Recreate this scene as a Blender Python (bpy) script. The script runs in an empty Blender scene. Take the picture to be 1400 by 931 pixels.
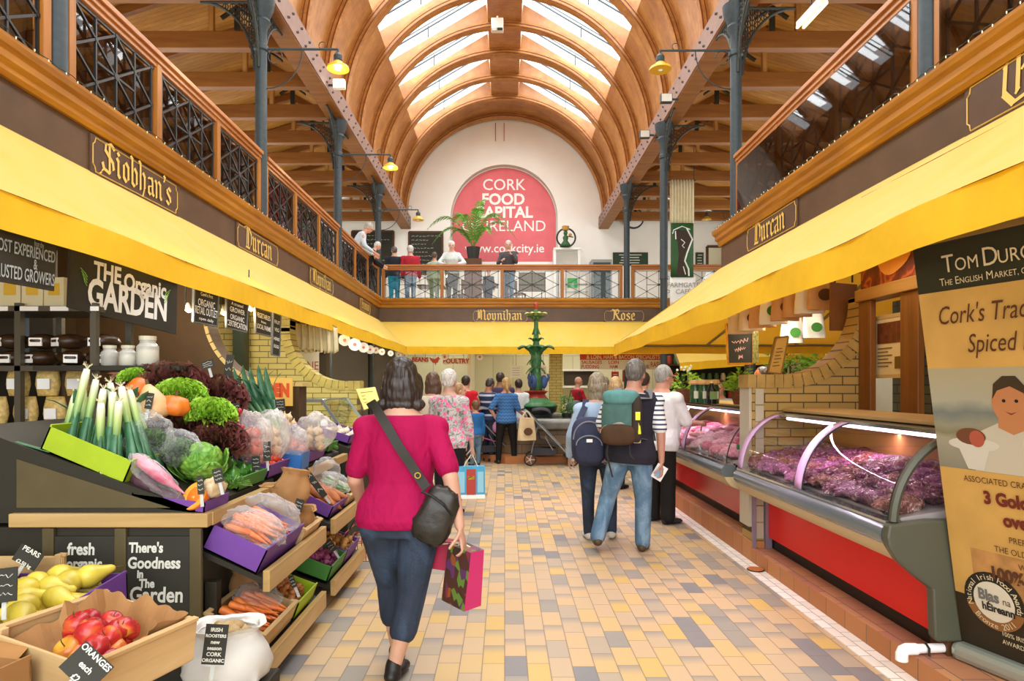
import bpy, bmesh, math, random
from mathutils import Vector, Matrix, Euler, noise
from math import sin, cos, pi, radians, sqrt, atan2
random.seed(7)
S = bpy.context.scene
C = S.collection
F = 890.0
H = 1.53
# ---------------------------------------------------------------- camera
cd = bpy.data.cameras.new('camera'); cam = bpy.data.objects.new('camera', cd); C.objects.link(cam)
cam.location = (0, 0, H); cam.rotation_euler = (pi/2, 0, 0)
cd.sensor_fit = 'HORIZONTAL'; cd.sensor_width = 36.0; cd.lens = F/1400*36
cd.shift_x = 10/1400; cd.shift_y = 60.5/1400
cd.clip_start = 0.05; cd.clip_end = 200
S.camera = cam
# ---------------------------------------------------------------- colour management, world, lights
S.view_settings.view_transform = 'Standard'; S.view_settings.look = 'None'
S.view_settings.exposure = 0.17; S.view_settings.gamma = 1.0
S.view_settings.use_curve_mapping = False
S.cycles.use_denoising = True
S.cycles.max_bounces = 7; S.cycles.diffuse_bounces = 4; S.cycles.glossy_bounces = 3
S.cycles.transparent_max_bounces = 10; S.cycles.transmission_bounces = 4
S.cycles.sample_clamp_indirect = 8
S.cycles.caustics_reflective = False; S.cycles.caustics_refractive = False
W = bpy.data.worlds.new('world'); S.world = W; W.use_nodes = True
bg = W.node_tree.nodes['Background']
bg.inputs[0].default_value = (0.97, 0.99, 1.0, 1); bg.inputs[1].default_value = 2.0

SKY_W, GAL_W, CAM_FILL_W = 75, 100, 330
def area(name, loc, target, sx, sy, power, col=(1, 0.96, 0.88)):
    l = bpy.data.lights.new(name, 'AREA'); l.shape = 'RECTANGLE'; l.size = sx; l.size_y = sy
    l.energy = power; l.color = col
    o = bpy.data.objects.new(name, l); C.objects.link(o); o.location = loc
    d = Vector(target)-Vector(loc); o.rotation_euler = d.to_track_quat('-Z', 'Y').to_euler()
    return o
def point(name, loc, power, col=(1, 0.85, 0.6), r=0.05):
    l = bpy.data.lights.new(name, 'POINT'); l.energy = power; l.color = col; l.shadow_soft_size = r
    o = bpy.data.objects.new(name, l); C.objects.link(o); o.location = loc
    return o
# daylight falling through the vault's skylights: one lamp just above each pane
for k in range(1, 15):
    yy = 22.3-1.4*k-0.7
    for s in (-1, 1):
        area('skylight_daylight', (s*1.95, yy, 10.75), (s*0.6, yy-0.35, 7.5), 1.15, 2.9, SKY_W, (0.93, 0.98, 1.0))
# added fill lamps by the windowless outer walls, brightening the aisle ceilings
for yy in (1.5, 6.0, 10.5, 15.0, 19.5):
    for s in (-1, 1):
        area('gallery_fill', (s*7.8, yy, 5.7), (s*4.5, yy, 7.4), 1.6, 3.6, GAL_W, (0.95, 0.98, 1.0))
# added fill lamp behind the camera, as if from an unseen open end
area('camera_side_fill', (0, -3.6, 3.2), (0, 8, 1.6), 6.0, 5.0, CAM_FILL_W, (0.95, 0.98, 1.0))

# ---------------------------------------------------------------- helpers
def lin(h):
    if not isinstance(h, str): return tuple(h)
    h = h.lstrip('#'); r = []
    for i in (0, 2, 4):
        c = int(h[i:i+2], 16)/255
        r.append(c/12.92 if c <= 0.04045 else ((c+0.055)/1.055)**2.4)
    return tuple(r)
MATS = {}
class NT:
    """small node-tree helper"""
    def __init__(s, name):
        s.m = bpy.data.materials.new(name); s.m.use_nodes = True; s.t = s.m.node_tree
        s.b = s.t.nodes['Principled BSDF']; s.out = s.t.nodes['Material Output']
    def n(s, ty, **kw):
        x = s.t.nodes.new(ty)
        for k, v in kw.items():
            if k.startswith('i_'):
                kk = k[2:]; kk = int(kk) if kk.isdigit() else kk.replace('_', ' ')
                x.inputs[kk].default_value = v
            else: setattr(x, k, v)
        return x
    def l(s, a, b): s.t.links.new(a, b)
    def math(s, op, a, b=None, c=None):
        x = s.t.nodes.new('ShaderNodeMath'); x.operation = op
        for i, v in enumerate((a, b, c)):
            if v is None: continue
            if hasattr(v, 'links') or hasattr(v, 'is_linked'): s.l(v, x.inputs[i])
            else: x.inputs[i].default_value = v
        return x.outputs[0]
    def ramp(s, fac, stops, interp='LINEAR'):
        r = s.t.nodes.new('ShaderNodeValToRGB'); r.color_ramp.interpolation = interp
        e = r.color_ramp.elements
        while len(e) < len(stops): e.new(0.5)
        for el, (p, c) in zip(e, stops):
            el.position = p; c = lin(c); el.color = (c[0], c[1], c[2], 1)
        s.l(fac, r.inputs[0]); return r.outputs[0]
    def mix(s, fac, a, b, mode='MIX'):
        x = s.t.nodes.new('ShaderNodeMix'); x.data_type = 'RGBA'; x.blend_type = mode
        for sk, v in ((x.inputs[0], fac), (x.inputs[6], a), (x.inputs[7], b)):
            if hasattr(v, 'is_linked'): s.l(v, sk)
            elif isinstance(v, (int, float)): sk.default_value = v
            else:
                v = lin(v); sk.default_value = (v[0], v[1], v[2], 1)
        return x.outputs[2]
    def coord(s, kind='Object', scale=(1, 1, 1), rot=(0, 0, 0), loc=(0, 0, 0)):
        tc = s.t.nodes.new('ShaderNodeTexCoord'); mp = s.t.nodes.new('ShaderNodeMapping')
        mp.inputs['Scale'].default_value = scale; mp.inputs['Rotation'].default_value = rot; mp.inputs['Location'].default_value = loc
        s.l(tc.outputs[kind], mp.inputs[0]); return mp.outputs[0]
    def bump(s, h, strength=0.3, dist=0.01):
        x = s.t.nodes.new('ShaderNodeBump'); x.inputs['Strength'].default_value = strength; x.inputs['Distance'].default_value = dist
        s.l(h, x.inputs['Height']); s.l(x.outputs[0], s.b.inputs['Normal'])
def mat(name, col=None, rough=0.6, metal=0.0, var=0.0, vscale=8.0, spec=0.4, emit=None, estr=0, trans=0.0, alpha=1.0, bump=0, sheen=0, ior=None, sub=0):
    """plain material with a little noise variation in value"""
    if name in MATS: return MATS[name]
    k = NT(name); c = lin(col)
    k.b.inputs['Base Color'].default_value = (c[0], c[1], c[2], 1)
    k.b.inputs['Roughness'].default_value = rough; k.b.inputs['Metallic'].default_value = metal
    k.b.inputs['Specular IOR Level'].default_value = spec
    if var or bump:
        nz = k.n('ShaderNodeTexNoise', i_Scale=vscale, i_Detail=5.0); k.l(k.coord(), nz.inputs[0])
        if var:
            a = tuple(min(1, x*(1-var)) for x in c); b = tuple(min(1, x*(1+var)) for x in c)
            k.l(k.ramp(nz.outputs[0], [(0.3, a), (0.7, b)]), k.b.inputs['Base Color'])
        if bump: k.bump(nz.outputs[0], bump, 0.01)
    if emit:
        e = lin(emit); k.b.inputs['Emission Color'].default_value = (e[0], e[1], e[2], 1); k.b.inputs['Emission Strength'].default_value = estr
    if trans: k.b.inputs['Transmission Weight'].default_value = trans
    if alpha < 1: k.b.inputs['Alpha'].default_value = alpha
    if ior: k.b.inputs['IOR'].default_value = ior
    if sub:
        k.b.inputs['Subsurface Weight'].default_value = sub; k.b.inputs['Subsurface Radius'].default_value = (0.02, 0.01, 0.006)
    MATS[name] = k.m; return k.m
def wood(name, dark, light, rough=0.45, axis='Y', scale=1.0, planks=0.0, plank_axis=0, stretch=12.0):
    """grained wood; optional plank joints"""
    if name in MATS: return MATS[name]
    k = NT(name); sc = [9*scale]*3; sc['XYZ'.index(axis)] = 9*scale/stretch
    co = k.coord('Object', sc)
    nz = k.n('ShaderNodeTexNoise', i_Scale=1.0, i_Detail=7.0, i_Roughness=0.6, i_Distortion=0.6); k.l(co, nz.inputs[0])
    col = k.ramp(nz.outputs[0], [(0.28, dark), (0.72, light)])
    big = k.n('ShaderNodeTexNoise', i_Scale=1.3, i_Detail=2.0); k.l(k.coord(), big.inputs[0])
    dk = tuple(x*0.75 for x in lin(dark))
    col = k.mix(k.math('MULTIPLY', k.ramp(big.outputs[0], [(0.35, (0, 0, 0)), (0.75, (1, 1, 1))]), 0.35), col, dk)
    if planks:
        sep = k.n('ShaderNodeSeparateXYZ'); k.l(k.coord(), sep.inputs[0])
        v = k.math('MULTIPLY', sep.outputs[plank_axis], 1/planks)
        fr = k.math('FRACT', v)
        ln = k.math('LESS_THAN', fr, 0.07)
        wn = k.n('ShaderNodeTexWhiteNoise', noise_dimensions='1D'); k.l(k.math('FLOOR', v), wn.inputs[1])
        col = k.mix(k.math('MULTIPLY', wn.outputs[0], 0.35), col, dk)
        col = k.mix(k.math('MULTIPLY', ln, 0.7), col, tuple(x*0.25 for x in lin(dark)))
    k.l(col, k.b.inputs['Base Color'])
    k.b.inputs['Roughness'].default_value = rough; k.b.inputs['Specular IOR Level'].default_value = 0.35
    MATS[name] = k.m; return k.m

def wm(o):
    m = Matrix.Identity(4)
    while o is not None:
        m = Matrix.LocRotScale(o.location, o.rotation_euler, o.scale) @ m
        o = o.parent
    return m
class MB:
    """collects shapes in world coordinates and links them as ONE mesh object"""
    def __init__(s): s.v = []; s.f = []; s.mi = []; s.cur = 0; s.M = None
    def add(s, vs, fs):
        b = len(s.v)
        if s.M is not None: vs = [s.M @ Vector(v) for v in vs]
        s.v += [tuple(v) for v in vs]
        s.f += [[i+b for i in f] for f in fs]; s.mi += [s.cur]*len(fs); return s
    def box(s, x0, x1, y0, y1, z0, z1):
        v = [(x, y, z) for x in (x0, x1) for y in (y0, y1) for z in (z0, z1)]
        return s.add(v, [(0, 1, 3, 2), (4, 6, 7, 5), (0, 4, 5, 1), (2, 3, 7, 6), (0, 2, 6, 4), (1, 5, 7, 3)])
    def hexa(s, p):
        """8 points: bottom ring 0-3, top ring 4-7"""
        return s.add(p, [(3, 2, 1, 0), (4, 5, 6, 7), (0, 1, 5, 4), (1, 2, 6, 5), (2, 3, 7, 6), (3, 0, 4, 7)])
    def bar(s, p0, p1, w, h, up=(0, 0, 1)):
        p0 = Vector(p0); p1 = Vector(p1); d = (p1-p0).normalized(); up = Vector(up)
        if abs(d.dot(up)) > 0.99: up = Vector((0, 1, 0))
        x = d.cross(up).normalized()*(w/2); u = x.cross(d).normalized()*(h/2)
        r = [p0-x-u, p0+x-u, p0+x+u, p0-x+u, p1-x-u, p1+x-u, p1+x+u, p1-x+u]
        return s.add(r, [(0, 1, 2, 3), (7, 6, 5, 4), (0, 4, 5, 1), (1, 5, 6, 2), (2, 6, 7, 3), (3, 7, 4, 0)])
    def tube(s, pts, r, n=8, cap=True, closed=False):
        pts = [Vector(p) for p in pts]; N = len(pts)
        rs = r if isinstance(r, (list, tuple)) else [r]*N
        vs = []; prev = None
        for i, p in enumerate(pts):
            a = pts[i-1] if (i > 0 or closed) else p; b = pts[(i+1) % N] if (i < N-1 or closed) else p
            d = (b-a)
            d = d.normalized() if d.length > 1e-9 else Vector((0, 0, 1))
            if prev is None:
                t = Vector((0, 0, 1)) if abs(d.z) < 0.9 else Vector((1, 0, 0)); u = d.cross(t).normalized()
            else:
                u = prev-d*prev.dot(d); u = u.normalized() if u.length > 1e-6 else d.orthogonal().normalized()
            prev = u; w = d.cross(u)
            for k in range(n):
                a_ = 2*pi*k/n; vs.append(p+(u*cos(a_)+w*sin(a_))*rs[i])
        fs = []
        for i in range(N if closed else N-1):
            j = (i+1) % N
            for k in range(n):
                fs.append((i*n+k, i*n+(k+1) % n, j*n+(k+1) % n, j*n+k))
        if cap and not closed: fs.append(tuple(range(n))[::-1]); fs.append(tuple((N-1)*n+k for k in range(n)))
        return s.add(vs, fs)
    def lathe(s, prof, c=(0, 0, 0), n=20, axis=(0, 0, 1), ribs=0, ribd=0.0):
        """prof: list of (r, h) from bottom to top"""
        c = Vector(c); ax = Vector(axis).normalized(); u = ax.orthogonal().normalized(); w = ax.cross(u)
        vs = []; N = len(prof)
        for r, h in prof:
            for k in range(n):
                a = 2*pi*k/n; rr = r*(1+ribd*cos(ribs*a)) if ribs else r
                vs.append(c+ax*h+(u*cos(a)+w*sin(a))*rr)
        fs = [(i*n+k, i*n+(k+1) % n, (i+1)*n+(k+1) % n, (i+1)*n+k) for i in range(N-1) for k in range(n)]
        fs.append(tuple(range(n))[::-1]); fs.append(tuple((N-1)*n+k for k in range(n)))
        return s.add(vs, fs)
    def ball(s, c, r, n=12, m=8, R=None, fn=None):
        """ellipsoid r=(rx,ry,rz), rotated by R, fn(dir)->radius factor"""
        r = r if isinstance(r, (list, tuple)) else (r, r, r); c = Vector(c); vs = []
        for i in range(m+1):
            t = pi*i/m
            for k in range(n):
                a = 2*pi*k/n; d = Vector((sin(t)*cos(a), sin(t)*sin(a), -cos(t)))
                q = fn(d) if fn else 1.0
                p = Vector((d.x*r[0]*q, d.y*r[1]*q, d.z*r[2]*q))
                if R is not None: p = R @ p
                vs.append(c+p)
        fs = [(i*n+k, i*n+(k+1) % n, (i+1)*n+(k+1) % n, (i+1)*n+k) for i in range(m) for k in range(n)]
        return s.add(vs, fs)
    def prism(s, poly, o, ux, uy, depth):
        """2-D polygon in plane (o,ux,uy), thickened by depth along ux x uy"""
        o = Vector(o); ux = Vector(ux); uy = Vector(uy); nz = ux.cross(uy).normalized()*depth
        n = len(poly); a = [o+ux*p[0]+uy*p[1] for p in poly]; b = [p+nz for p in a]
        return s.add(a+b, [tuple(range(n))[::-1], tuple(range(n, 2*n))]+[(i, (i+1) % n, n+(i+1) % n, n+i) for i in range(n)])
    def strip(s, A, B):
        """quad strip between two point rows"""
        n = len(A)
        return s.add(list(A)+list(B), [(i, i+1, n+i+1, n+i) for i in range(n-1)])
    def grid(s, fn, nu, nv):
        vs = [fn(i/nu, j/nv) for i in range(nu+1) for j in range(nv+1)]
        return s.add(vs, [(i*(nv+1)+j, (i+1)*(nv+1)+j, (i+1)*(nv+1)+j+1, i*(nv+1)+j+1) for i in range(nu) for j in range(nv)])
    def loft(s, rings, cap=True):
        n = len(rings[0]); vs = [p for r in rings for p in r]
        fs = [(i*n+k, i*n+(k+1) % n, (i+1)*n+(k+1) % n, (i+1)*n+k) for i in range(len(rings)-1) for k in range(n)]
        if cap: fs += [tuple(range(n))[::-1], tuple((len(rings)-1)*n+k for k in range(n))]
        return s.add(vs, fs)
    def build(s, name, m, parent=None, smooth=False, bevel=0, solid=0, weld=False, auto=None, loc=None, rot=None):
        me = bpy.data.meshes.new(name)
        if parent is not None: org = wm(parent)
        elif loc is not None: org = Matrix.LocRotScale(Vector(loc), Euler(rot or (0, 0, 0)), None)
        else:
            xs = [v[0] for v in s.v]; ys = [v[1] for v in s.v]; zs = [v[2] for v in s.v]
            org = Matrix.Translation(((min(xs)+max(xs))/2, (min(ys)+max(ys))/2, min(zs)))
        inv = org.inverted()
        me.from_pydata([inv @ Vector(v) for v in s.v], [], s.f)
        ms = m if isinstance(m, (list, tuple)) else [m]
        for q in ms: me.materials.append(q)
        if len(ms) > 1: me.polygons.foreach_set('material_index', s.mi)
        bm = bmesh.new(); bm.from_mesh(me)
        if weld: bmesh.ops.remove_doubles(bm, verts=bm.verts, dist=weld if isinstance(weld, float) else 1e-4)
        bmesh.ops.recalc_face_normals(bm, faces=bm.faces)
        bm.to_mesh(me); bm.free()
        if smooth:
            me.polygons.foreach_set('use_smooth', [True]*len(me.polygons))
            if auto:
                me.set_sharp_from_angle(angle=radians(auto))
        o = bpy.data.objects.new(name, me); C.objects.link(o)
        if parent is not None: o.parent = parent
        else: o.location = org.translation; o.rotation_euler = org.to_euler()
        if bevel:
            b = o.modifiers.new('bevel', 'BEVEL'); b.width = bevel; b.segments = 2; b.limit_method = 'ANGLE'; b.angle_limit = radians(40)
        if solid:
            b = o.modifiers.new('solid', 'SOLIDIFY'); b.thickness = solid; b.offset = 0
        return o
def tag(o, label=None, cat=None, group=None, kind=None):
    if label: o['label'] = label
    if cat: o['category'] = cat
    if group: o['group'] = group
    if kind: o['kind'] = kind
    return o
def struct(o): o['kind'] = 'structure'; return o
def thing(name, label, cat, loc=(0, 0, 0), rz=0.0, group=None, rot=None):
    o = bpy.data.objects.new(name, None); C.objects.link(o); o.empty_display_size = 0.05
    o.location = loc; o.rotation_euler = rot if rot else (0, 0, rz)
    return tag(o, label, cat, group)
def kids(o): return [c for c in bpy.data.objects if c.parent == o]
KID = {}
def dup(root, loc, rot=(0, 0, 0), label=None, group=None, scale=None, children=None):
    r = root.copy(); C.objects.link(r); r.location = loc; r.rotation_euler = rot
    if scale: r.scale = (scale,)*3 if isinstance(scale, (int, float)) else scale
    if label: r['label'] = label
    if group: r['group'] = group
    def rec(src, dst):
        for ch in (KID.setdefault(src.name, kids(src))):
            c = ch.copy(); C.objects.link(c); c.parent = dst; rec(ch, c)
    rec(root, r); return r
def P(px, py, Y): return Vector(((px-690)*Y/F, Y, H+(526-py)*Y/F))
def PX(px, py, X):      # point on the plane x = X
    Y = X*F/(px-690); return Vector((X, Y, H+(526-py)*Y/F))
def PZ(px, py, z):      # point on the plane z = z
    Y = F*(H-z)/(py-526); return Vector(((px-690)*Y/F, Y, z))

# ---- lettering
def text(name, s, org, ux, uz, size, m, parent=None, align='CENTER', bold=0.0, lift=0.003, shear=0.0, sx=1.0, spacing=1.0, depth=0.0, fit=None):
    """text mesh written on the plane through org spanned by ux (reading direction) and uz (up)"""
    cu = bpy.data.curves.new('t', 'FONT'); cu.body = s; cu.size = size; cu.align_x = align; cu.align_y = 'CENTER'
    cu.offset = bold; cu.shear = shear; cu.space_character = spacing; cu.extrude = depth; cu.resolution_u = 3
    o = bpy.data.objects.new('t', cu)
    me = bpy.data.meshes.new_from_object(o)
    if fit:
        xs = [v.co.x for v in me.vertices]; sx = fit/max(1e-6, max(xs)-min(xs))
    ux = Vector(ux).normalized(); uz = Vector(uz).normalized(); nn = ux.cross(uz)
    b = MB(); org = Vector(org)
    b.add([org+ux*v.co.x*sx+uz*v.co.y+nn*(v.co.z+lift) for v in me.vertices], [list(p.vertices) for p in me.polygons])
    bpy.data.objects.remove(o); bpy.data.curves.remove(cu); bpy.data.meshes.remove(me)
    return b.build(name, m, parent)
MN = lambda x: [(x-.1, .95), (x, .84), (x, .16), (x+.1, .05)]
BL = {  # broad-nib black letter strokes
 'i': ([MN(.1), [(.06, 1.25), (.14, 1.17)]], .42), 'n': ([[(0, .95), (.1, .84), (.1, .05)], [(.1, .8), (.32, .98), (.46, .84), (.46, .16), (.56, .05)]], .78),
 'u': ([MN(.1), [(.1, .2), (.2, .03), (.44, .22)], MN(.44)], .78), 'r': ([MN(.1), [(.1, .72), (.3, .97), (.42, .86)]], .55),
 'o': ([[(.28, .98), (.1, .8), (.1, .2), (.28, .02), (.46, .2), (.46, .8), (.28, .98)]], .68),
 'c': ([[(.44, .84), (.28, .97), (.1, .8), (.1, .2), (.26, .02), (.44, .14)]], .58),
 'e': ([[(.44, .14), (.26, .02), (.1, .2), (.1, .8), (.28, .97), (.42, .8), (.38, .6), (.12, .42)]], .58),
 'a': ([[(.1, .9), (.36, .95), (.44, .82), (.44, .14), (.54, .05)], [(.44, .56), (.1, .42), (.1, .12), (.22, .03), (.44, .2)]], .7),
 'b': ([[(.0, 1.5), (.1, 1.4), (.1, .14), (.26, .02), (.46, .2), (.46, .76), (.3, .95), (.1, .72)]], .68),
 'h': ([[(.0, 1.5), (.1, 1.4), (.1, .05)], [(.1, .78), (.34, .97), (.46, .8), (.46, .2), (.3, -.25)]], .72),
 's': ([[(.42, .84), (.26, .97), (.1, .82), (.12, .66), (.4, .4), (.42, .2), (.24, .02), (.06, .16)]], .6),
 'y': ([MN(.1), [(.1, .2), (.2, .03), (.44, .22)], [(.34, .97), (.44, .86), (.44, .1), (.2, -.32), (.02, -.3)]], .74),
 "'": ([[(.05, 1.5), (.13, 1.42), (.05, 1.2)]], .25),
 'S': ([[(.85, 1.3), (.6, 1.5), (.25, 1.35), (.2, 1.05), (.75, .6), (.8, .3), (.5, 0), (.1, .1), (0, .35)], [(.5, 1.45), (.5, .05)], [(0, .0), (-.15, -.2)]], 1.05),
 'D': ([[(-.1, 1.35), (.15, 1.5), (.6, 1.4), (.9, 1.05), (.9, .4), (.6, .05), (.1, .08)], [(.25, 1.45), (.2, .3), (.1, .08)], [(.45, 1.3), (.42, .2)]], 1.12),
 'M': ([[(-.1, 1.3), (.12, 1.45), (.12, .3), (-.05, .05)], [(.12, 1.2), (.4, 1.48), (.52, 1.25), (.52, .1)], [(.52, 1.2), (.8, 1.48), (.95, 1.25), (.95, .14), (1.08, .05)], [(.3, 1.2), (.3, .3)]], 1.25),
 'R': ([[(-.2, 1.3), (0, 1.48), (.25, 1.35), (.2, .2), (.05, .05)], [(.25, 1.4), (.6, 1.5), (.82, 1.25), (.7, .95), (.3, .8)], [(.45, .82), (.75, .2), (.95, .05)], [(.42, 1.35), (.4, .9)]], 1.05),
 'O': ([[(.5, 1.5), (.1, 1.2), (.05, .4), (.35, .02), (.8, .1), (1.0, .45), (.98, 1.1), (.7, 1.45), (.45, 1.5)], [(.55, 1.4), (.5, .3)], [(.7, .9), (.85, .95)]], 1.15),
 'B': ([[(-.1, 1.35), (.15, 1.5), (.6, 1.45), (.75, 1.2), (.6, .9), (.25, .8)], [(.5, .82), (.85, .55), (.75, .15), (.4, .0), (.05, .1)], [(.25, 1.45), (.22, .1)]], 1.0)}
def blackletter(name, s, org, ux, uz, size, m, parent, lift=0.004, centre=True, nib=0.10):
    ux = Vector(ux).normalized(); uz = Vector(uz).normalized(); nn = ux.cross(uz)
    tot = sum(BL[c][1] for c in s); x = -tot/2 if centre else 0
    ux = ux*1.12; b = MB(); org = Vector(org); nb = (nib*cos(radians(42)), nib*sin(radians(42)))
    cnt = [0]
    def W2(p): cnt[0] += 1; return org+ux*p[0]*size+uz*p[1]*size+nn*(lift+(cnt[0]//4)*.00006)
    for c in s:
        st, w = BL[c]
        for pl in st:
            for a, c2 in zip(pl[:-1], pl[1:]):
                q = []
                for (px_, py_) in (a, c2):
                    for sg in (-1, 1): q.append((x+px_+sg*nb[0], py_+sg*nb[1]))
                tk = 0.03
                # hull of the nib moving from a to c2
                b.add([W2(q[0]), W2(q[1]), W2(q[3]), W2(q[2])], [(0, 1, 2, 3)])
                for p in (a, c2):
                    b.add([W2((x+p[0]-nb[0]-tk, p[1]-nb[1]+tk)), W2((x+p[0]-nb[0]+tk, p[1]-nb[1]-tk)), W2((x+p[0]+nb[0]+tk, p[1]+nb[1]-tk)), W2((x+p[0]+nb[0]-tk, p[1]+nb[1]+tk))], [(0, 1, 2, 3)])
        x += w
    return b.build(name, m, parent)
def board(name, label, cat, tl, tr, br, bl, thick, m, frame=None, fw=0.02, group=None):
    """flat rectangular board given by its four front corners; front faces the reading side"""
    tl, tr, br, bl = map(Vector, (tl, tr, br, bl)); nn = (tr-tl).cross(tl-bl).normalized()
    t = thing(name, label, cat, (bl+br)/2, group=group)
    b = MB(); b.hexa([bl-nn*thick, br-nn*thick, br, bl, tl-nn*thick, tr-nn*thick, tr, tl]); b.build('board_panel', m, t)
    if frame:
        b = MB()
        for a, c in ((tl, tr), (tr, br), (br, bl), (bl, tl)): b.bar(a-nn*thick*.5, c-nn*thick*.5, fw, thick+.012, nn)
        b.build('board_frame', frame, t)
    return t, (tl+tr+br+bl)/4, (tr-tl), (tl-bl), nn
# ---------------------------------------------------------------- materials of the building
WOOD_ORANGE = wood('varnished_pine', '#8f560c', '#c98a22', 0.35)
WOOD_ORANGE_X = wood('varnished_pine_across', '#8f560c', '#c98a22', 0.35, axis='X')
WOOD_ORANGE_Z = wood('varnished_pine_upright', '#96581c', '#c28238', 0.35, axis='Z')
WOOD_RAIL = wood('handrail_wood', '#a2602c', '#cf9058', 0.28)
WOOD_RAIL_X = wood('handrail_wood_across', '#a4602a', '#cc8a4c', 0.28, axis='X')
WOOD_RIB = wood('laminated_rib', '#96602f', '#bf8646', 0.4, axis='X', stretch=2)
WOOD_RIB_DARK = mat('rib_edge_dark_line', '#6b3512', 0.5)
WOOD_TIE = wood('tie_beam_timber', '#7d4a1e', '#a06a30', 0.5, axis='X')
WOOD_PALE = wood('pale_post_timber', '#b07c40', '#d9ab69', 0.5, axis='Z')
WOOD_BOARD = wood('ceiling_boards', '#a86e28', '#cc9646', 0.5, axis='X', planks=0.11, plank_axis=1)
def ply():
    k = NT('vault_plywood')
    a = k.n('ShaderNodeTexNoise', i_Scale=2.2, i_Detail=6.0, i_Roughness=0.65); k.l(k.coord('Object', (1, 1, 1)), a.inputs[0])
    b = k.n('ShaderNodeTexNoise', i_Scale=14.0, i_Detail=4.0); k.l(k.coord('Object', (0.25, 1, 0.25)), b.inputs[0])
    f = k.math('ADD', k.math('MULTIPLY', a.outputs[0], 0.7), k.math('MULTIPLY', b.outputs[0], 0.3))
    c = k.ramp(f, [(0.34, '#955f32'), (0.5, '#b0783f'), (0.62, '#c28b4e'), (0.75, '#cd9a5e')])
    # panels differ a little from bay to bay
    sp = k.n('ShaderNodeSeparateXYZ'); k.l(k.coord(), sp.inputs[0])
    wn = k.n('ShaderNodeTexWhiteNoise', noise_dimensions='1D'); k.l(k.math('FLOOR', k.math('MULTIPLY', sp.outputs[1], 1/1.4)), wn.inputs[1])
    c = k.mix(k.math('MULTIPLY', wn.outputs[0], 0.4), c, '#935a34')
    k.l(c, k.b.inputs['Base Color']); k.b.inputs['Roughness'].default_value = 0.42
    return k.m
PLY = ply()
BROWN = mat('brown_fascia_paint', '#5c4531', 0.38, var=0.18, vscale=3)
IRON = mat('blue_black_iron', '#2c383d', 0.5, var=0.2, vscale=20, spec=0.5, bump=0.1)
IRON_D = mat('dark_iron', '#23261f', 0.5, spec=0.5)
IRON_L = mat('railing_iron', '#14191a', 0.4, spec=0.6)
MAUVE = mat('mauve_steel_plate', '#8d7064', 0.55, var=0.08)
RIVET = mat('rivet_heads', '#453634', 0.5)
WHITEWALL = mat('white_wall_paint', '#f2f0ea', 0.8, var=0.02, vscale=2)
CREAM = mat('cream_wall_paint', '#e4dfc2', 0.75, var=0.03, vscale=2)
GREYW = mat('grey_reveal_paint', '#d5d2c8', 0.8)
GOLD = mat('gilt_lettering', '#e8c468', 0.45, spec=0.5)
WHITE = mat('white_paint', '#f4f4f0', 0.6)
BLACK = mat('black_paint', '#15140f', 0.6)
def glass(name='clear_glass', tint=(1, 1, 1), refl=0.08):
    if name in MATS: return MATS[name]
    k = NT(name); k.t.nodes.remove(k.b)
    t = k.n('ShaderNodeBsdfTransparent'); t.inputs[0].default_value = (*tint, 1)
    g = k.n('ShaderNodeBsdfGlossy'); g.inputs['Roughness'].default_value = 0.02
    lw = k.n('ShaderNodeLayerWeight', i_Blend=0.5)
    x = k.n('ShaderNodeMixShader'); k.l(k.math('ADD', k.math('MULTIPLY', k.math('POWER', lw.outputs[1], 5.0), 0.6), refl*0.6), x.inputs[0])
    k.l(t.outputs[0], x.inputs[1]); k.l(g.outputs[0], x.inputs[2]); k.l(x.outputs[0], k.out.inputs[0])
    MATS[name] = k.m; return k.m
GLASS = glass()
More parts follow.
